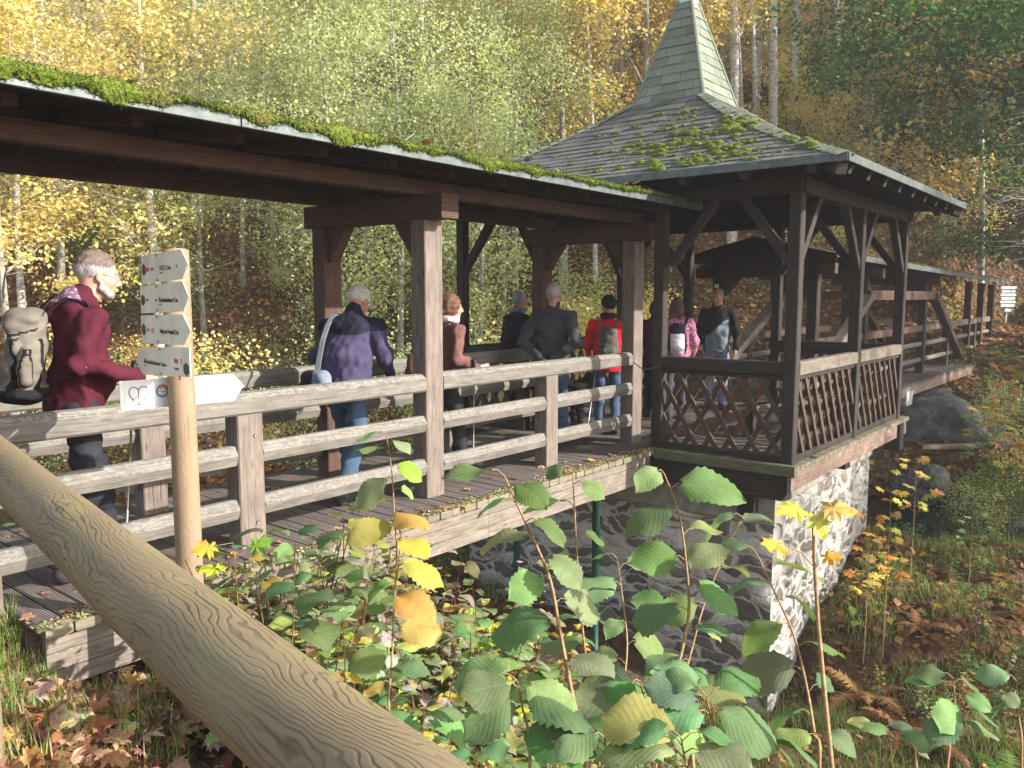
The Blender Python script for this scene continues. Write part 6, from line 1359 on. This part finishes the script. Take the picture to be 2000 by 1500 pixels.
# ------------------------------------------------------------------ near plants
HAZ = [(0, .08), (.08, .28), (.2, .37), (.4, .42), (.6, .41), (.75, .33), (.86, .20), (.93, .08), (1, 0)]
DOG = [(0, .02), (.1, .14), (.25, .25), (.45, .29), (.6, .26), (.75, .17), (.88, .07), (.95, .03), (1, 0)]
def interp(tab, t):
    for (a, x), (b_, y) in zip(tab[:-1], tab[1:]):
        if t <= b_: return x+(y-x)*(t-a)/(b_-a)
    return 0
class LV:
    def __init__(s): s.V = []; s.F = []; s.UV = []; s.C = []
    def leaf(s, kind_, base, d, nrm, L, col, droop=.25, r_=rnd):
        d = Vector(d).normalized(); nrm = Vector(nrm); nrm = (nrm-d*nrm.dot(d)).normalized(); sd = d.cross(nrm); base = Vector(base); b0 = len(s.V)
        c2 = tuple(min(1, max(0, x*r_.uniform(.8, 1.2))) for x in col)
        if kind_ == 'maple':
            out = []; LB = [(0, .22), (18, .42), (30, .62), (38, .50), (52, .78), (62, .52), (70, .42), (84, .80), (92, .62), (104, .92), (116, .6), (122, .50), (138, .88), (150, .74), (168, .92), (180, 1.05)]
            ang = [a for a, _ in LB]+[360-a for a, _ in LB[-2:0:-1]]; rad = [q for _, q in LB]+[q for _, q in LB[-2:0:-1]]
            cc = base+d*L*.38; s.V.append(cc); s.C.append(c2); wav = r_.uniform(-1, 1)
            for a, q in zip(ang, rad):
                th = math.radians(a+180); x_, y_ = math.cos(th)*q*.55, math.sin(th)*q*.58; x_ = -x_ if False else x_
                # angle 180 in the table is the tip lobe
                x_, y_ = -math.cos(math.radians(a))*q*.58, math.sin(math.radians(a))*q*.60
                z_ = -droop*(x_*x_+y_*y_)*1.2+.05*math.sin(a*.12+wav*3)+.03*r_.uniform(-1, 1)
                s.V.append(cc+d*L*x_+sd*L*y_+nrm*L*z_); s.C.append(tuple(c*r_.uniform(.75, 1.15) for c in c2))
            n = len(ang)
            for i in range(n): s.F.append((b0, b0+1+i, b0+1+(i+1) % n)); s.UV.append([(0, .5), (.0, .8), (.0, .8)])
            return
        tab = HAZ if kind_ == 'hazel' else DOG; nt_ = 17 if kind_ == 'hazel' else 9; ser = .018 if kind_ == 'hazel' else .0; curl = r_.uniform(-.3, 1.4)
        cup = r_.uniform(.05, .35); tw = r_.uniform(-.5, .5); ph = r_.uniform(0, 6)
        for i in range(nt_+1):
            t = i/nt_; w_ = interp(tab, t)
            for j in range(7):
                q = (j-3)/3; ww = w_*q
                if abs(j-3) == 3: ww *= 1+(ser/.3*(1 if i % 2 else -1)*r_.uniform(.5, 1.6) if kind_ == 'hazel' and 0 < i < nt_ else 0)
                z_ = -droop*t*t+cup*abs(ww)*.9+tw*ww*t+.05*math.sin(t*8+ph+q*2)*abs(q)-curl*ww*ww*(1 if q*tw > 0 else .3)-(.12*q*q*w_ if kind_ == 'hazel' else 0)
                xx = t-(.10*abs(q) if kind_ == 'hazel' and i == 0 else 0)
                s.V.append(base+d*L*xx+sd*L*ww+nrm*L*z_); k = .92+.16*r_.random(); s.C.append(tuple(c*k for c in c2))
        for i in range(nt_):
            for j in range(6):
                a = b0+i*7+j; s.F.append((a, a+1, a+8, a+7)); u0, u1, v0, v1 = i/nt_, (i+1)/nt_, j/6, (j+1)/6; s.UV.append([(u0, v0), (u0, v1), (u1, v1), (u1, v0)])
    def build(s, name, mat, parent, mesh_only=False):
        me = bpy.data.meshes.new(name); me.from_pydata([tuple(v) for v in s.V], [], s.F); me.uv_layers.new(name='UVMap').data.foreach_set('uv', [c for f in s.UV for p in f for c in p])
        ca = me.color_attributes.new('Col', 'FLOAT_COLOR', 'POINT'); ca.data.foreach_set('color', [x for c in s.C for x in (*[min(1, max(0, q)) for q in c], 1)])
        me.polygons.foreach_set('use_smooth', [True]*len(s.F)); me.materials.append(MATS[mat])
        return me if mesh_only else link(name, me, parent)
TOCAM = -_h; RT = _r
G1 = [(.115, .205, .075), (.155, .26, .10), (.095, .17, .065), (.20, .30, .12)]; GB = [(.115, .185, .085), (.145, .225, .105), (.09, .15, .07), (.17, .24, .10)]
DG = [(.26, .30, .17), (.36, .36, .27), (.19, .24, .11), (.42, .37, .31), (.36, .33, .11), (.15, .21, .07), (.30, .22, .13)]
YL = [(.46, .35, .08), (.34, .33, .07), (.52, .38, .10), (.40, .26, .08)]
def shoot(name, pts, kind_, L, n, cols, label, cat, stem_r=.006, smat='shoot', t0=0.0, t1=.9, tip=True, droop=.40, group=None, petiole=.035, cmap=None, seed=None):
    r_ = random.Random(seed if seed is not None else int(pts[0][0])); P = [atd(*p) for p in pts][::-1]     # from the bottom up
    b = P[0]; gz = ground(b.x, b.y); base = Vector((b.x+r_.uniform(-.1, .1), b.y+r_.uniform(-.05, .1), gz-.05))
    o = empty(name, (base.x, base.y, gz), label, cat, group)
    S = [base, base*.45+b*.55+Vector((.02, 0, 0))]+P; lens = [0]
    for a, c in zip(S[:-1], S[1:]): lens.append(lens[-1]+(c-a).length)
    m_ = MB(); fine = []
    for i in range(len(S)-1):       # smooth the path
        for q in range(4):
            t = q/4; p0_, p1_, p2_, p3_ = S[max(i-1, 0)], S[i], S[i+1], S[min(i+2, len(S)-1)]
            fine.append(.5*((2*p1_)+(p2_-p0_)*t+(2*p0_-5*p1_+4*p2_-p3_)*t*t+(3*p1_-p0_-3*p2_+p3_)*t**3))
    fine.append(S[-1]); nf = len(fine)
    m_.tube(fine, [stem_r*(1-.75*i/(nf-1)) for i in range(nf)], 7); lv = LV(); i0 = 8
    for k in range(n):
        t = t0+(t1-t0)*k/max(1, n-1); idx = nf-1-t*(nf-1-i0); i_ = int(min(nf-2, idx)); p = fine[i_]+(fine[i_+1]-fine[i_])*(idx-i_)
        sd = 1 if k % 2 else -1
        if kind_ == 'dogwood' : sides = (1, -1)
        else: sides = (sd,)
        for s_ in sides:
            dirv = (RT*s_*r_.uniform(.5, 1)+TOCAM*r_.uniform(-.5, .9)+Vector((0, 0, r_.uniform(-.25, .35)))).normalized()
            pe = p+dirv*petiole+Vector((0, 0, .012)); m_.tube([p, (p+pe)/2+Vector((0, 0, .008)), pe], [.0016, .0013, .0011], 4, False)
            nrm = Vector((0, 0, 1))*r_.uniform(.6, 1)+TOCAM*r_.uniform(-.25, .75)+RT*r_.uniform(-.4, .6)
            c = r_.choice(cmap(t) if cmap else cols)
            if r_.random() < .05: c = (.30, .31, .09)
            lv.leaf(kind_, pe, dirv+Vector((0, 0, -.12)), nrm, (.86 if kind_ == 'hazel' else 1)*L*r_.uniform(.5, 1.2)*(1 if t > .06 else .8), c, droop*r_.uniform(.3, 1.6), r_)
    m_.build('stem', smat, o, True); lv.build('foliage', 'leaf_near' if kind_ != 'maple' else 'litter_leaf', o); return o
NB = 'hazel_shoot'
shoot(NB, [(985, 930, 1.9), (1010, 985, 1.9), (1045, 1060, 1.9), (1075, 1135, 1.9), (1095, 1240, 1.9), (1120, 1370, 1.85), (1145, 1500, 1.8)], 'hazel', .15, 12, G1, 'tall hazel shoot with large green leaves in front of the bridge girder, bottom centre', 'hazel shoot', .0075)
shoot(NB, [(1118, 915, 2.3), (1122, 990, 2.3), (1128, 1100, 2.3), (1140, 1250, 2.3), (1160, 1400, 2.2), (1170, 1500, 2.2)], 'hazel', .14, 10, G1+GB, 'straight thin hazel shoot between the two green steel pipes', 'hazel shoot')
shoot(NB, [(1297, 925, 2.1), (1325, 1000, 2.1), (1340, 1100, 2.1), (1345, 1200, 2.1), (1325, 1300, 2.05), (1300, 1420, 2.0), (1290, 1500, 2.0)], 'hazel', .155, 12, G1+GB, 'tall hazel shoot with bright top leaves before the dark pier face', 'hazel shoot', .0075)
shoot(NB, [(1450, 1010, 2.3), (1420, 1070, 2.3), (1375, 1180, 2.3), (1345, 1290, 2.25), (1310, 1400, 2.2), (1280, 1500, 2.2)], 'hazel', .15, 10, G1+GB, 'hazel shoot leaning right to the bright corner of the pier', 'hazel shoot')
shoot(NB, [(1480, 1085, 2.0), (1510, 1150, 2.0), (1550, 1240, 2.0), (1575, 1340, 2.0), (1590, 1430, 1.95), (1600, 1500, 1.9)], 'hazel', .13, 11, GB, 'hazel shoot with round bluish green leaves right of the pier corner', 'hazel shoot')
shoot(NB, [(755, 850, 2.9), (765, 920, 2.9), (770, 1000, 2.9), (775, 1080, 2.9), (770, 1180, 2.85), (765, 1300, 2.8), (760, 1400, 2.7)], 'hazel', .145, 19, G1, 'hazel shoot rising before the near railing, green above and yellowing below', 'hazel shoot', cmap=lambda t: G1[1:]+[(.25, .38, .06)] if t < .3 else YL+G1[:1])
shoot(NB, [(1205, 1090, 2.7), (1215, 1160, 2.7), (1225, 1260, 2.6), (1215, 1360, 2.5), (1205, 1500, 2.4)], 'hazel', .15, 10, GB+G1, 'dark leaved hazel shoot behind the tallest ones at the foot of the pier', 'hazel shoot')
shoot(NB, [(1862, 1325, 2.4), (1865, 1400, 2.4), (1850, 1500, 2.3)], 'hazel', .12, 8, GB, 'short hazel shoot with bluish leaves in the lower right corner', 'hazel shoot', t1=.6)
shoot(NB, [(1715, 1425, 2.6), (1760, 1455, 2.5), (1790, 1500, 2.4)], 'hazel', .11, 6, GB, 'low hazel shoot left of the short one in the lower right corner', 'hazel shoot', t1=.5)
shoot(NB, [(1985, 1330, 2.6), (1990, 1400, 2.6), (1995, 1500, 2.5)], 'hazel', .11, 6, GB, 'hazel shoot cut by the right edge of the picture at the bottom', 'hazel shoot', t1=.5)
for i, (x, y, d) in enumerate(((1010, 1330, 1.75), (1250, 1330, 1.9), (1380, 1360, 1.8), (820, 1400, 2.0), (1330, 1440, 1.6), (1180, 1440, 1.65), (1490, 1430, 1.9))):
    shoot(NB, [(x, y, d), (x+12, y+60, d), (x+25, 1500+i % 3*10, d-.05)], 'hazel', .15, 5, G1+([(.30, .40, .14)] if i in (3, 4, 7) else GB), 'low hazel shoot at the bottom edge, '+['left of the tallest hazel stem', 'right of the middle, below the steel pipe', 'just left of the pier corner', 'leftmost, beside the near log', 'under the pier face, nearest the camera', 'between the two tallest stems', 'second from the left', 'right of the pier corner'][i], 'hazel shoot', t1=.35, group='low hazel shoots at the bottom edge', seed=i*7+1)
# maple saplings
o = empty('maple_sapling', (0, 0, 0), 'thin maple sapling crowned by one large spotted yellow leaf before the white pier wall', 'maple sapling')
P = [atd(*p) for p in ((1588, 1000, 1.8), (1590, 1090, 1.8), (1598, 1220, 1.8), (1610, 1350, 1.75), (1625, 1500, 1.7))]; P.append(Vector((P[-1].x, P[-1].y, ground(P[-1].x, P[-1].y)-.1))); m_ = MB(); m_.tube(P, [.003, .004, .0045, .005, .0055, .007], 8)
t2 = atd(1540, 1068, 1.75); m_.tube([P[1]+Vector((0, 0, -.02)), (P[1]+t2)/2+Vector((0, 0, .0)), t2], .0015, 5); m_.tube([P[0], P[0]+RT*.01+Vector((0, 0, .012))], .002, 5)
lv = LV()
for dx, dz, L, c in ((-1, .05, .082, (.56, .44, .08)), (1, .06, .085, (.60, .47, .09)), (.2, -.6, .075, (.46, .44, .10))):
    lv.leaf('maple', P[0]+RT*dx*.01+Vector((0, 0, .01)), RT*dx+Vector((0, 0, dz))+TOCAM*.25, Vector((0, 0, 1))+TOCAM*.45, L, c, .35)
lv.leaf('maple', t2+RT*-.0, RT*-1+TOCAM*.3+Vector((0, 0, .25)), Vector((0, 0, 1))+TOCAM*.4, .07, (.66, .48, .06), .3); lv.leaf('maple', P[1]+RT*.01, RT+TOCAM*.3+Vector((0, 0, .25)), Vector((0, 0, 1))+TOCAM*.4, .055, (.62, .40, .05), .3)
m_.build('stem', 'shoot', o, True); lv.build('foliage', 'litter_leaf', o)
def msap(x, y, d, h, n, cols, label, L=.10, seed=1):
    r_ = random.Random(seed); p = atd(x, y, d); g = ground(p.x, p.y); o = empty('maple_sapling', (p.x, p.y, g), label, 'maple sapling'); m_ = MB(); m_.tube([(p.x, p.y, g-.05), (p.x+.03, p.y, (g+p.z)/2), tuple(p)], [.006, .004, .002], 6); lv = LV()
    for k in range(n):
        z = p.z-(p.z-g)*h*k/n; q = Vector((p.x, p.y, z)); d_ = (RT*(1 if k % 2 else -1)*r_.uniform(.3, 1)+TOCAM*r_.uniform(-.6, .9)+Vector((0, 0, r_.uniform(0, .4)))).normalized(); e = q+d_*r_.uniform(.05, .16)
        m_.tube([q, e], .0014, 4, False); lv.leaf('maple', e, d_, Vector((0, 0, 1))+TOCAM*r_.uniform(.1, .7), L*r_.uniform(.7, 1.2), r_.choice(cols), .3, r_)
    m_.build('stem', 'shoot', o, True); lv.build('foliage', 'litter_leaf', o)
GM = [(.16, .30, .05), (.30, .38, .05), (.55, .45, .05)]
msap(455, 1060, 3.6, .7, 12, GM, 'small maple sapling with green and yellow leaves at the bridge post foot', .12, 2)
msap(1740, 960, 8.5, .6, 16, YL+[(.6, .35, .05)], 'yellow leaved maple sapling just right of the stone pier', .15, 3)
msap(1790, 905, 9.5, .45, 14, YL, 'taller yellow maple sapling before the boulder by the stream', .15, 4)
msap(1700, 1010, 8.6, .6, 12, [(.55, .28, .06), (.5, .4, .06)], 'orange leaved maple sapling over the stream edge beside the pier', .14, 5)
msap(1900, 1010, 9.5, .5, 10, G1, 'slender green nettle like sapling standing above the stream bank', .09, 6)
msap(1960, 720, 14, .5, 26, YL+G1[:2], 'yellow green maple sapling at the far end of the second bridge', .20, 7)
msap(1925, 780, 13, .6, 26, YL+G1[:1], 'bushy yellow maple sapling in front of the rock abutment', .20, 8)
msap(1985, 800, 12, .6, 22, YL+[(.6, .35, .05)], 'yellow maple sapling cut by the right edge below the second bridge', .2, 9)
# underbrush plants: prototypes, then copies
def proto(seed, kind_, H, n, L, cols, smat, name):
    r_ = random.Random(seed); m_ = MB(); lv = LV()
    for s_ in range(r_.randint(2, 3)):
        a = r_.uniform(0, 6.3); top = Vector((math.cos(a)*.22, math.sin(a)*.22, 1))*H*r_.uniform(.7, 1.05); mid = top*.5+Vector((r_.uniform(-.04, .04), r_.uniform(-.04, .04), .05)); m_.tube([(0, 0, -.1), mid, top], [.005, .0035, .0015], 5)
        for k in range(n):
            t = 1-.85*k/n; q = (mid*2*t if t < .5 else mid+(top-mid)*(t-.5)*2)
            for sg in (1, -1):
                b_ = a+k*1.57+(0 if sg > 0 else math.pi)+r_.uniform(-.3, .3); d = Vector((math.cos(b_), math.sin(b_), r_.uniform(-.1, .3))); lv.leaf(kind_, q+d*.03, d, Vector((0, 0, 1))+Vector((r_.uniform(-.4, .4), r_.uniform(-.6, .2), 0)), L*r_.uniform(.6, 1.15), r_.choice(cols), r_.uniform(.1, .45), r_)
    return m_.mesh('stem', smat, True), lv.build('foliage', 'leaf_near' if kind_ != 'maple' else 'litter_leaf', None, True)
PR = {'dogwood': [proto(100+i, 'dogwood', .9, 10, .082, [(a*.78, b*.78, c*.78) for a, b, c in DG], 'red_twig', '') for i in range(4)], 'yellow': [proto(200+i, 'dogwood', .75, 9, .078, YL+DG[-2:]+[(.22, .17, .05)], 'twig', '') for i in range(2)], 'hazel': [proto(300+i, 'hazel', .8, 5, .12, G1+GB, 'shoot', '') for i in range(2)],
      'maple': [proto(400+i, 'maple', .6, 4, .12, YL+GM, 'twig', '') for i in range(2)], 'herb': [proto(500+i, 'dogwood', .45, 7, .07, G1+[(.2, .3, .08)], 'twig', '') for i in range(3)]}
PLB = {'dogwood': ('dogwood_plant', 'pale green and pinkish leaved dogwood plant in the undergrowth below the bridge'), 'yellow': ('dogwood_plant', 'yellowing low plant in the undergrowth below the bridge'), 'hazel': ('hazel_plant', 'young green hazel plant in the undergrowth below the bridge'),
       'maple': ('maple_seedling', 'small maple seedling with yellow leaves in the undergrowth'), 'herb': ('herb_plant', 'small leafy green herb on the slope around the pier')}
def put_plant(k, x, y, sc):
    st, fo = rnd.choice(PR[k]); nm, lb = PLB[k]; o = bpy.data.objects.new(nm, None); COL.objects.link(o); o.location = (x, y, ground(x, y)); o.scale = (sc,)*3; o.rotation_euler = (rnd.uniform(-.12, .12), rnd.uniform(-.12, .12), rnd.uniform(0, 6.3))
    for n_, me in (('stem', st), ('foliage', fo)): c = bpy.data.objects.new(n_, me); COL.objects.link(c); c.parent = o
    px_ = 1000+FPX*math.tan(AZ-math.atan2(y, x))
    zn = 'on the bank behind the first bridge' if y > 6 else 'on the mound right of the pier' if x > 8 else 'near the signpost foot' if px_ < 620 else 'below the left part of the bridge girder' if px_ < 860 else 'below the right part of the bridge girder' if px_ < 1100 else 'at the foot of the pier'
    nr = ', close to the camera' if math.hypot(x, y) < 4.2 else ''
    nr = ''; lb2 = {'dogwood': 'pale green and pinkish dogwood plant', 'yellow': 'yellowing low plant', 'hazel': 'young green hazel plant', 'maple': 'small yellow maple seedling', 'herb': 'small leafy green herb'}[k]+' '+zn+nr
    tag(o, lb2, 'plant', lb2.replace(' plant', ' plants').replace('seedling', 'seedlings').replace('herb', 'herbs'))
cnt = 0
while cnt < 250:
    x, y = rnd.uniform(1.9, 7.9), rnd.uniform(.4, 4.15)
    px = 1000+FPX*math.tan(AZ-math.atan2(y, x))
    if px > 1480 or px < 380: continue
    if px > 1040 and rnd.random() < .8: continue
    if x > 6.2 and y > 2.8 : continue
    if y < .82*x-1.6 and rnd.random() < .5: continue
    k = rnd.choices(['dogwood', 'yellow', 'hazel', 'maple', 'herb'], [5, 3, 1.2, 1.2, 1.5])[0]
    lim = 1.45 if y > 2.6 and x < 5.5 else 1.0
    put_plant(k, x, y, rnd.uniform(.6, 1.2)*(lim if px < 1080 else .75)); cnt += 1
for _ in range(170):
    x, y = rnd.uniform(8.2, 13), rnd.uniform(-1.8, 2.9); put_plant(rnd.choices(['herb', 'maple', 'dogwood', 'yellow'], [7, .8, 1.4, 1.6])[0], x, y, rnd.uniform(.4, .85))
for _ in range(60):
    x, y = rnd.uniform(1.5, 9), rnd.uniform(6.9, 9.5); put_plant(rnd.choices(['herb', 'maple', 'dogwood', 'hazel', 'yellow'], [4, 1.2, 2, 2, 2])[0], x, y, rnd.uniform(.8, 1.6))
# ferns
def fern_mesh(seed, n, L, cols):
    r_ = random.Random(seed); V = []; F = []; C = []
    for f in range(n):
        a = 6.283*f/n+r_.uniform(-.3, .3); el = r_.uniform(.5, 1.1); p = Vector((0, 0, 0)); d = Vector((math.cos(a)*math.cos(el), math.sin(a)*math.cos(el), math.sin(el))); c0 = r_.choice(cols); l_ = L*r_.uniform(.7, 1.1); m = 26
        for i in range(m):
            t = i/m; d = (d+Vector((0, 0, -.055))).normalized(); p2 = p+d*l_/m; sd = d.cross(Vector((0, 0, 1))).normalized(); w_ = l_*.24*math.sin(math.pi*min(1, (t*.9+.12)))**.8*(1-t*.35)
            b = len(V); V += [p+sd*.002, p-sd*.002, p2-sd*.002, p2+sd*.002]; F.append((b, b+1, b+2, b+3)); C += [tuple(x*.6 for x in c0)]*4
            for s_ in (1, -1):
                e = (sd*s_+d*.35+Vector((0, 0, r_.uniform(-.35, .05)))).normalized(); up_ = e.cross(d).normalized(); K = 4; c = tuple(x*r_.uniform(.75, 1.2) for x in c0)
                for q in range(K):      # serrated pinna
                    a0, a1 = q/K, (q+1)/K; hw0, hw1 = l_/m*.62*(1-a0)+.001, l_/m*.62*(1-a1)*.7
                    b = len(V); V += [p+e*w_*a0-d*hw0, p+e*w_*a0+d*hw0, p+e*w_*a1+d*hw1, p+e*w_*a1-d*hw1]; F.append((b, b+1, b+2, b+3)); C += [c]*4
            p = p2
    me = bpy.data.meshes.new('fronds'); me.from_pydata([tuple(v) for v in V], [], F); ca = me.color_attributes.new('Col', 'FLOAT_COLOR', 'POINT'); ca.data.foreach_set('color', [x for c in C for x in (*c, 1)]); me.materials.append(MATS['fern_leaf']); return me
BRN = [(.40, .20, .09), (.48, .28, .13), (.32, .15, .07)]; FGR = [(.10, .20, .04), (.16, .26, .06)]
FM = {'brown': [fern_mesh(1, 9, .62, BRN), fern_mesh(2, 8, .5, BRN)], 'green': [fern_mesh(3, 9, .55, FGR), fern_mesh(4, 7, .4, FGR+[(.3, .3, .08)])]}
def put_fern(k, x, y, sc, label, group=None):
    o = bpy.data.objects.new('fern', rnd.choice(FM[k])); COL.objects.link(o); o.location = (x, y, ground(x, y)+.02); o.scale = (sc,)*3; o.rotation_euler = (0, 0, rnd.uniform(0, 6.3)); tag(o, label, 'fern', group)
for x, y, sc, l in ((8.6, 2.25, 1.15, 'large withered rust brown fern at the lower right beside the pier corner'), (8.2, 1.75, 1.0, 'withered tan fern in front of the larger rust brown one')): put_fern('brown', x, y, sc, l)
for x, y, sc in ((9.4, 1.9, .8), (8.0, 1.3, .8), (9.0, 1.4, .7), (10.4, 1.2, .6)): put_fern('brown', x, y, sc, 'small withered brown fern on the slope right of the pier', 'small brown ferns right of the pier')
put_fern('green', 7.4, .75, .95, 'green fern with feathery fronds in the lower right corner')
for _ in range(46): x, y = rnd.uniform(2.4, 6), rnd.uniform(1.2, 3.9); put_fern('green', x, y, rnd.uniform(.6, 1), 'small green fern among the undergrowth below the bridge', 'small ferns below the bridge')
for _ in range(12): x, y = rnd.uniform(8.5, 12.5), rnd.uniform(-1.5, 2.6); put_fern('green', x, y, rnd.uniform(.4, .7), 'small green fern on the grassy mound right of the pier', 'small ferns on the mound')

# near fallen maple leaves, grass
def maple_litter(name, n, fn, cols, size=(.05, .11), parent=None, flat=.25, seed=1):
    r_ = random.Random(seed); lv = LV(); k = 0; t = 0
    while k < n and t < n*20:
        t += 1; p = fn(r_)
        if p is None: continue
        a = r_.uniform(0, 6.3); lv.leaf('maple', p, (math.cos(a), math.sin(a), r_.uniform(-flat, flat)), (r_.uniform(-flat, flat)*1.6, r_.uniform(-flat, flat)*1.6, 1), r_.uniform(*size), r_.choice(cols), r_.uniform(-.5, .9), r_); k += 1
    return tag(lv.build(name, 'litter_leaf', parent), kind='stuff')
ML = [(.34, .17, .07), (.44, .25, .11), (.22, .10, .055), (.50, .33, .17), (.28, .15, .08), (.58, .34, .10), (.40, .22, .12)]
def near_left(r_):
    x, y = r_.uniform(.9, 3.0), r_.uniform(1.7, 4.2); return Vector((x, y, ground(x, y)+r_.uniform(.005, .05)))
maple_litter('fallen_leaves', 1500, near_left, ML+[(.60, .44, .30), (.55, .40, .24)], (.08, .17), seed=3, flat=.5)
def under(r_):
    x, y = r_.uniform(2.5, 13), r_.uniform(-1.5, 4.0)
    if QX0-.05 < x < QX1+.05 and y > QY0: return None
    g = ground(x, y); return Vector((x, y, g+r_.uniform(.005, .04))) if g > -2.04 or x < 12.2 else None
maple_litter('fallen_leaves', 2600, under, ML, (.07, .13), seed=4, flat=.4)
def far_bank(r_):
    x, y = r_.uniform(15, 26), r_.uniform(-2, 3.6); g = ground(x, y); return Vector((x, y, g+r_.uniform(.01, .06))) if g > -1.9 else None
maple_litter('fallen_leaves', 2200, far_bank, ML, (.10, .18), seed=5, flat=.4)
def on_deck(r_):
    x = r_.uniform(1.5, 12); y = r_.uniform(4.25, 6.3) if x < 7.6 else r_.uniform(2.75, 7.2)
    if r_.random() < .55 and x < 7.6: y = 4.25+abs(r_.gauss(0, .13))
    if x < 4 and r_.random() < .3: y = r_.uniform(4.3, 4.8)
    return Vector((x, y, .012))
maple_litter('deck_leaves', 210, on_deck, ML, (.05, .10), seed=6, flat=.2)
maple_litter('deck_leaves', 130, lambda r_: (lambda t: b2p(t, r_.uniform(0, 2.4), .012+dz2(t)))(r_.uniform(.3, 12.5)), ML, (.07, .12), seed=7, flat=.2)
maple_litter('roof_leaves', 26, lambda r_: (lambda q: q[0]+q[1]*.01)(on_roof(0, r_.uniform(.1, .97), r_.uniform(.05, .7))), ML+[(.5, .42, .33)], (.06, .10), pr, .3, 8)
maple_litter('roof_leaves', 26, lambda r_: Vector((r_.uniform(.5, 7.5), YE0+r_.uniform(.0, .12), ZE+.115+r_.uniform(0, .02))), ML, (.05, .09), rfo, .5, 9)
n_ = 5200; X = nrs.uniform(1.5, 7.6, n_); Y = 4.225+np.abs(nrs.normal(0, .06, n_)); P = np.stack([X, Y, nrs.uniform(.004, .012, n_)], 1)
tag(leafcloud('deck_moss', P, nrs.normal(size=(n_, 3))*.4+np.array([0, 0, 1]), nrs.uniform(.012, .035, n_), palette(n_, [(.26, .26, .12), (.20, .22, .08), (.32, .27, .17), (.18, .12, .07)], [3, 2, 3, 2]), 'litter_leaf', dk, .8), kind='stuff')
def grass(name, n, fn, h, cols, seed, wd=.0022):
    r_ = random.Random(seed); V = []; F = []; C = []; k = 0; t = 0
    while k < n and t < 12*n:
        t += 1; q = fn(r_)
        if q is None: continue
        p = Vector(q); a = r_.uniform(0, 6.3); L = h*r_.uniform(.4, 1.3); d = Vector((math.cos(a), math.sin(a), 0)); sd = Vector((-d.y, d.x, 0))*wd*r_.uniform(.7, 1.8); c = r_.choice(cols); c = tuple(x*r_.uniform(.7, 1.3) for x in c); be = r_.uniform(.15, .8); b = len(V); k += 1
        for i in range(4):
            s = i/3; pc = p+Vector((0, 0, L*s*(1-.35*be*s)))+d*L*be*s*s; V += [pc+sd*(1-s*.9), pc-sd*(1-s*.9)]; C += [c, c]
        for i in range(3): F.append((b+2*i, b+2*i+1, b+2*i+3, b+2*i+2))
    me = bpy.data.meshes.new(name); me.from_pydata([tuple(v) for v in V], [], F); ca = me.color_attributes.new('Col', 'FLOAT_COLOR', 'POINT'); ca.data.foreach_set('color', [x for c in C for x in (*c, 1)]); me.materials.append(MATS['grass_blade']); tag(link(name, me), kind='stuff')
GC = [(.16, .28, .05), (.22, .34, .08), (.36, .33, .14), (.45, .38, .22), (.12, .20, .05)]
def clump(x0, x1, y0, y1, thr, ok=lambda x, y: True):
    def f(r_):
        x, y = r_.uniform(x0, x1), r_.uniform(y0, y1)
        if math.sin(x*5.1+1)*math.sin(y*4.3)+.5*math.sin(x*11+y*9) < thr or not ok(x, y): return None
        return (x, y, ground(x, y)-.01)
    return f
grass('grass', 5200, clump(.7, 3.0, 1.6, 4.2, -.15), .17, GC, 1)
grass('grass', 9000, clump(2.2, 8.2, .6, 4.1, .0), .28, GC, 2)
grass('grass', 16000, clump(7.8, 13.4, -2.5, 2.95, -.1, lambda x, y: ground(x, y) > -2.0 or x < 12), .17, GC[:3]+[(.30, .24, .10), (.10, .18, .05)], 3, .004)
grass('grass', 2600, lambda r_: (lambda x, y: (x, y, ground(x, y)-.01))(r_.uniform(.85, 1.56), r_.uniform(3.7, 4.7)), .16, GC, 6)
grass('grass', 5000, clump(-1, 9, 6.5, 10, -.1), .35, GC, 4, .004)
# ------------------------------------------------------------------ thin air volume, added to wash out the background like glare
bm = bmesh.new(); bmesh.ops.create_cube(bm, size=1)
me = bpy.data.meshes.new('haze'); bm.to_mesh(me); bm.free(); hz = link('haze', me)
hz.location = (45, 47, 32); hz.scale = (140, 124, 74)
m = bpy.data.materials.new('added_haze_air'); m.use_nodes = True; t = m.node_tree
t.nodes.remove(t.nodes['Principled BSDF']); pvn = t.nodes.new('ShaderNodeVolumePrincipled'); pvn.inputs['Color'].default_value = (.95, .96, 1, 1); pvn.inputs['Density'].default_value = .0016; pvn.inputs['Anisotropy'].default_value = .2
t.links.new(pvn.outputs[0], t.nodes['Material Output'].inputs['Volume']); me.materials.append(m); tag(hz, kind='stuff')
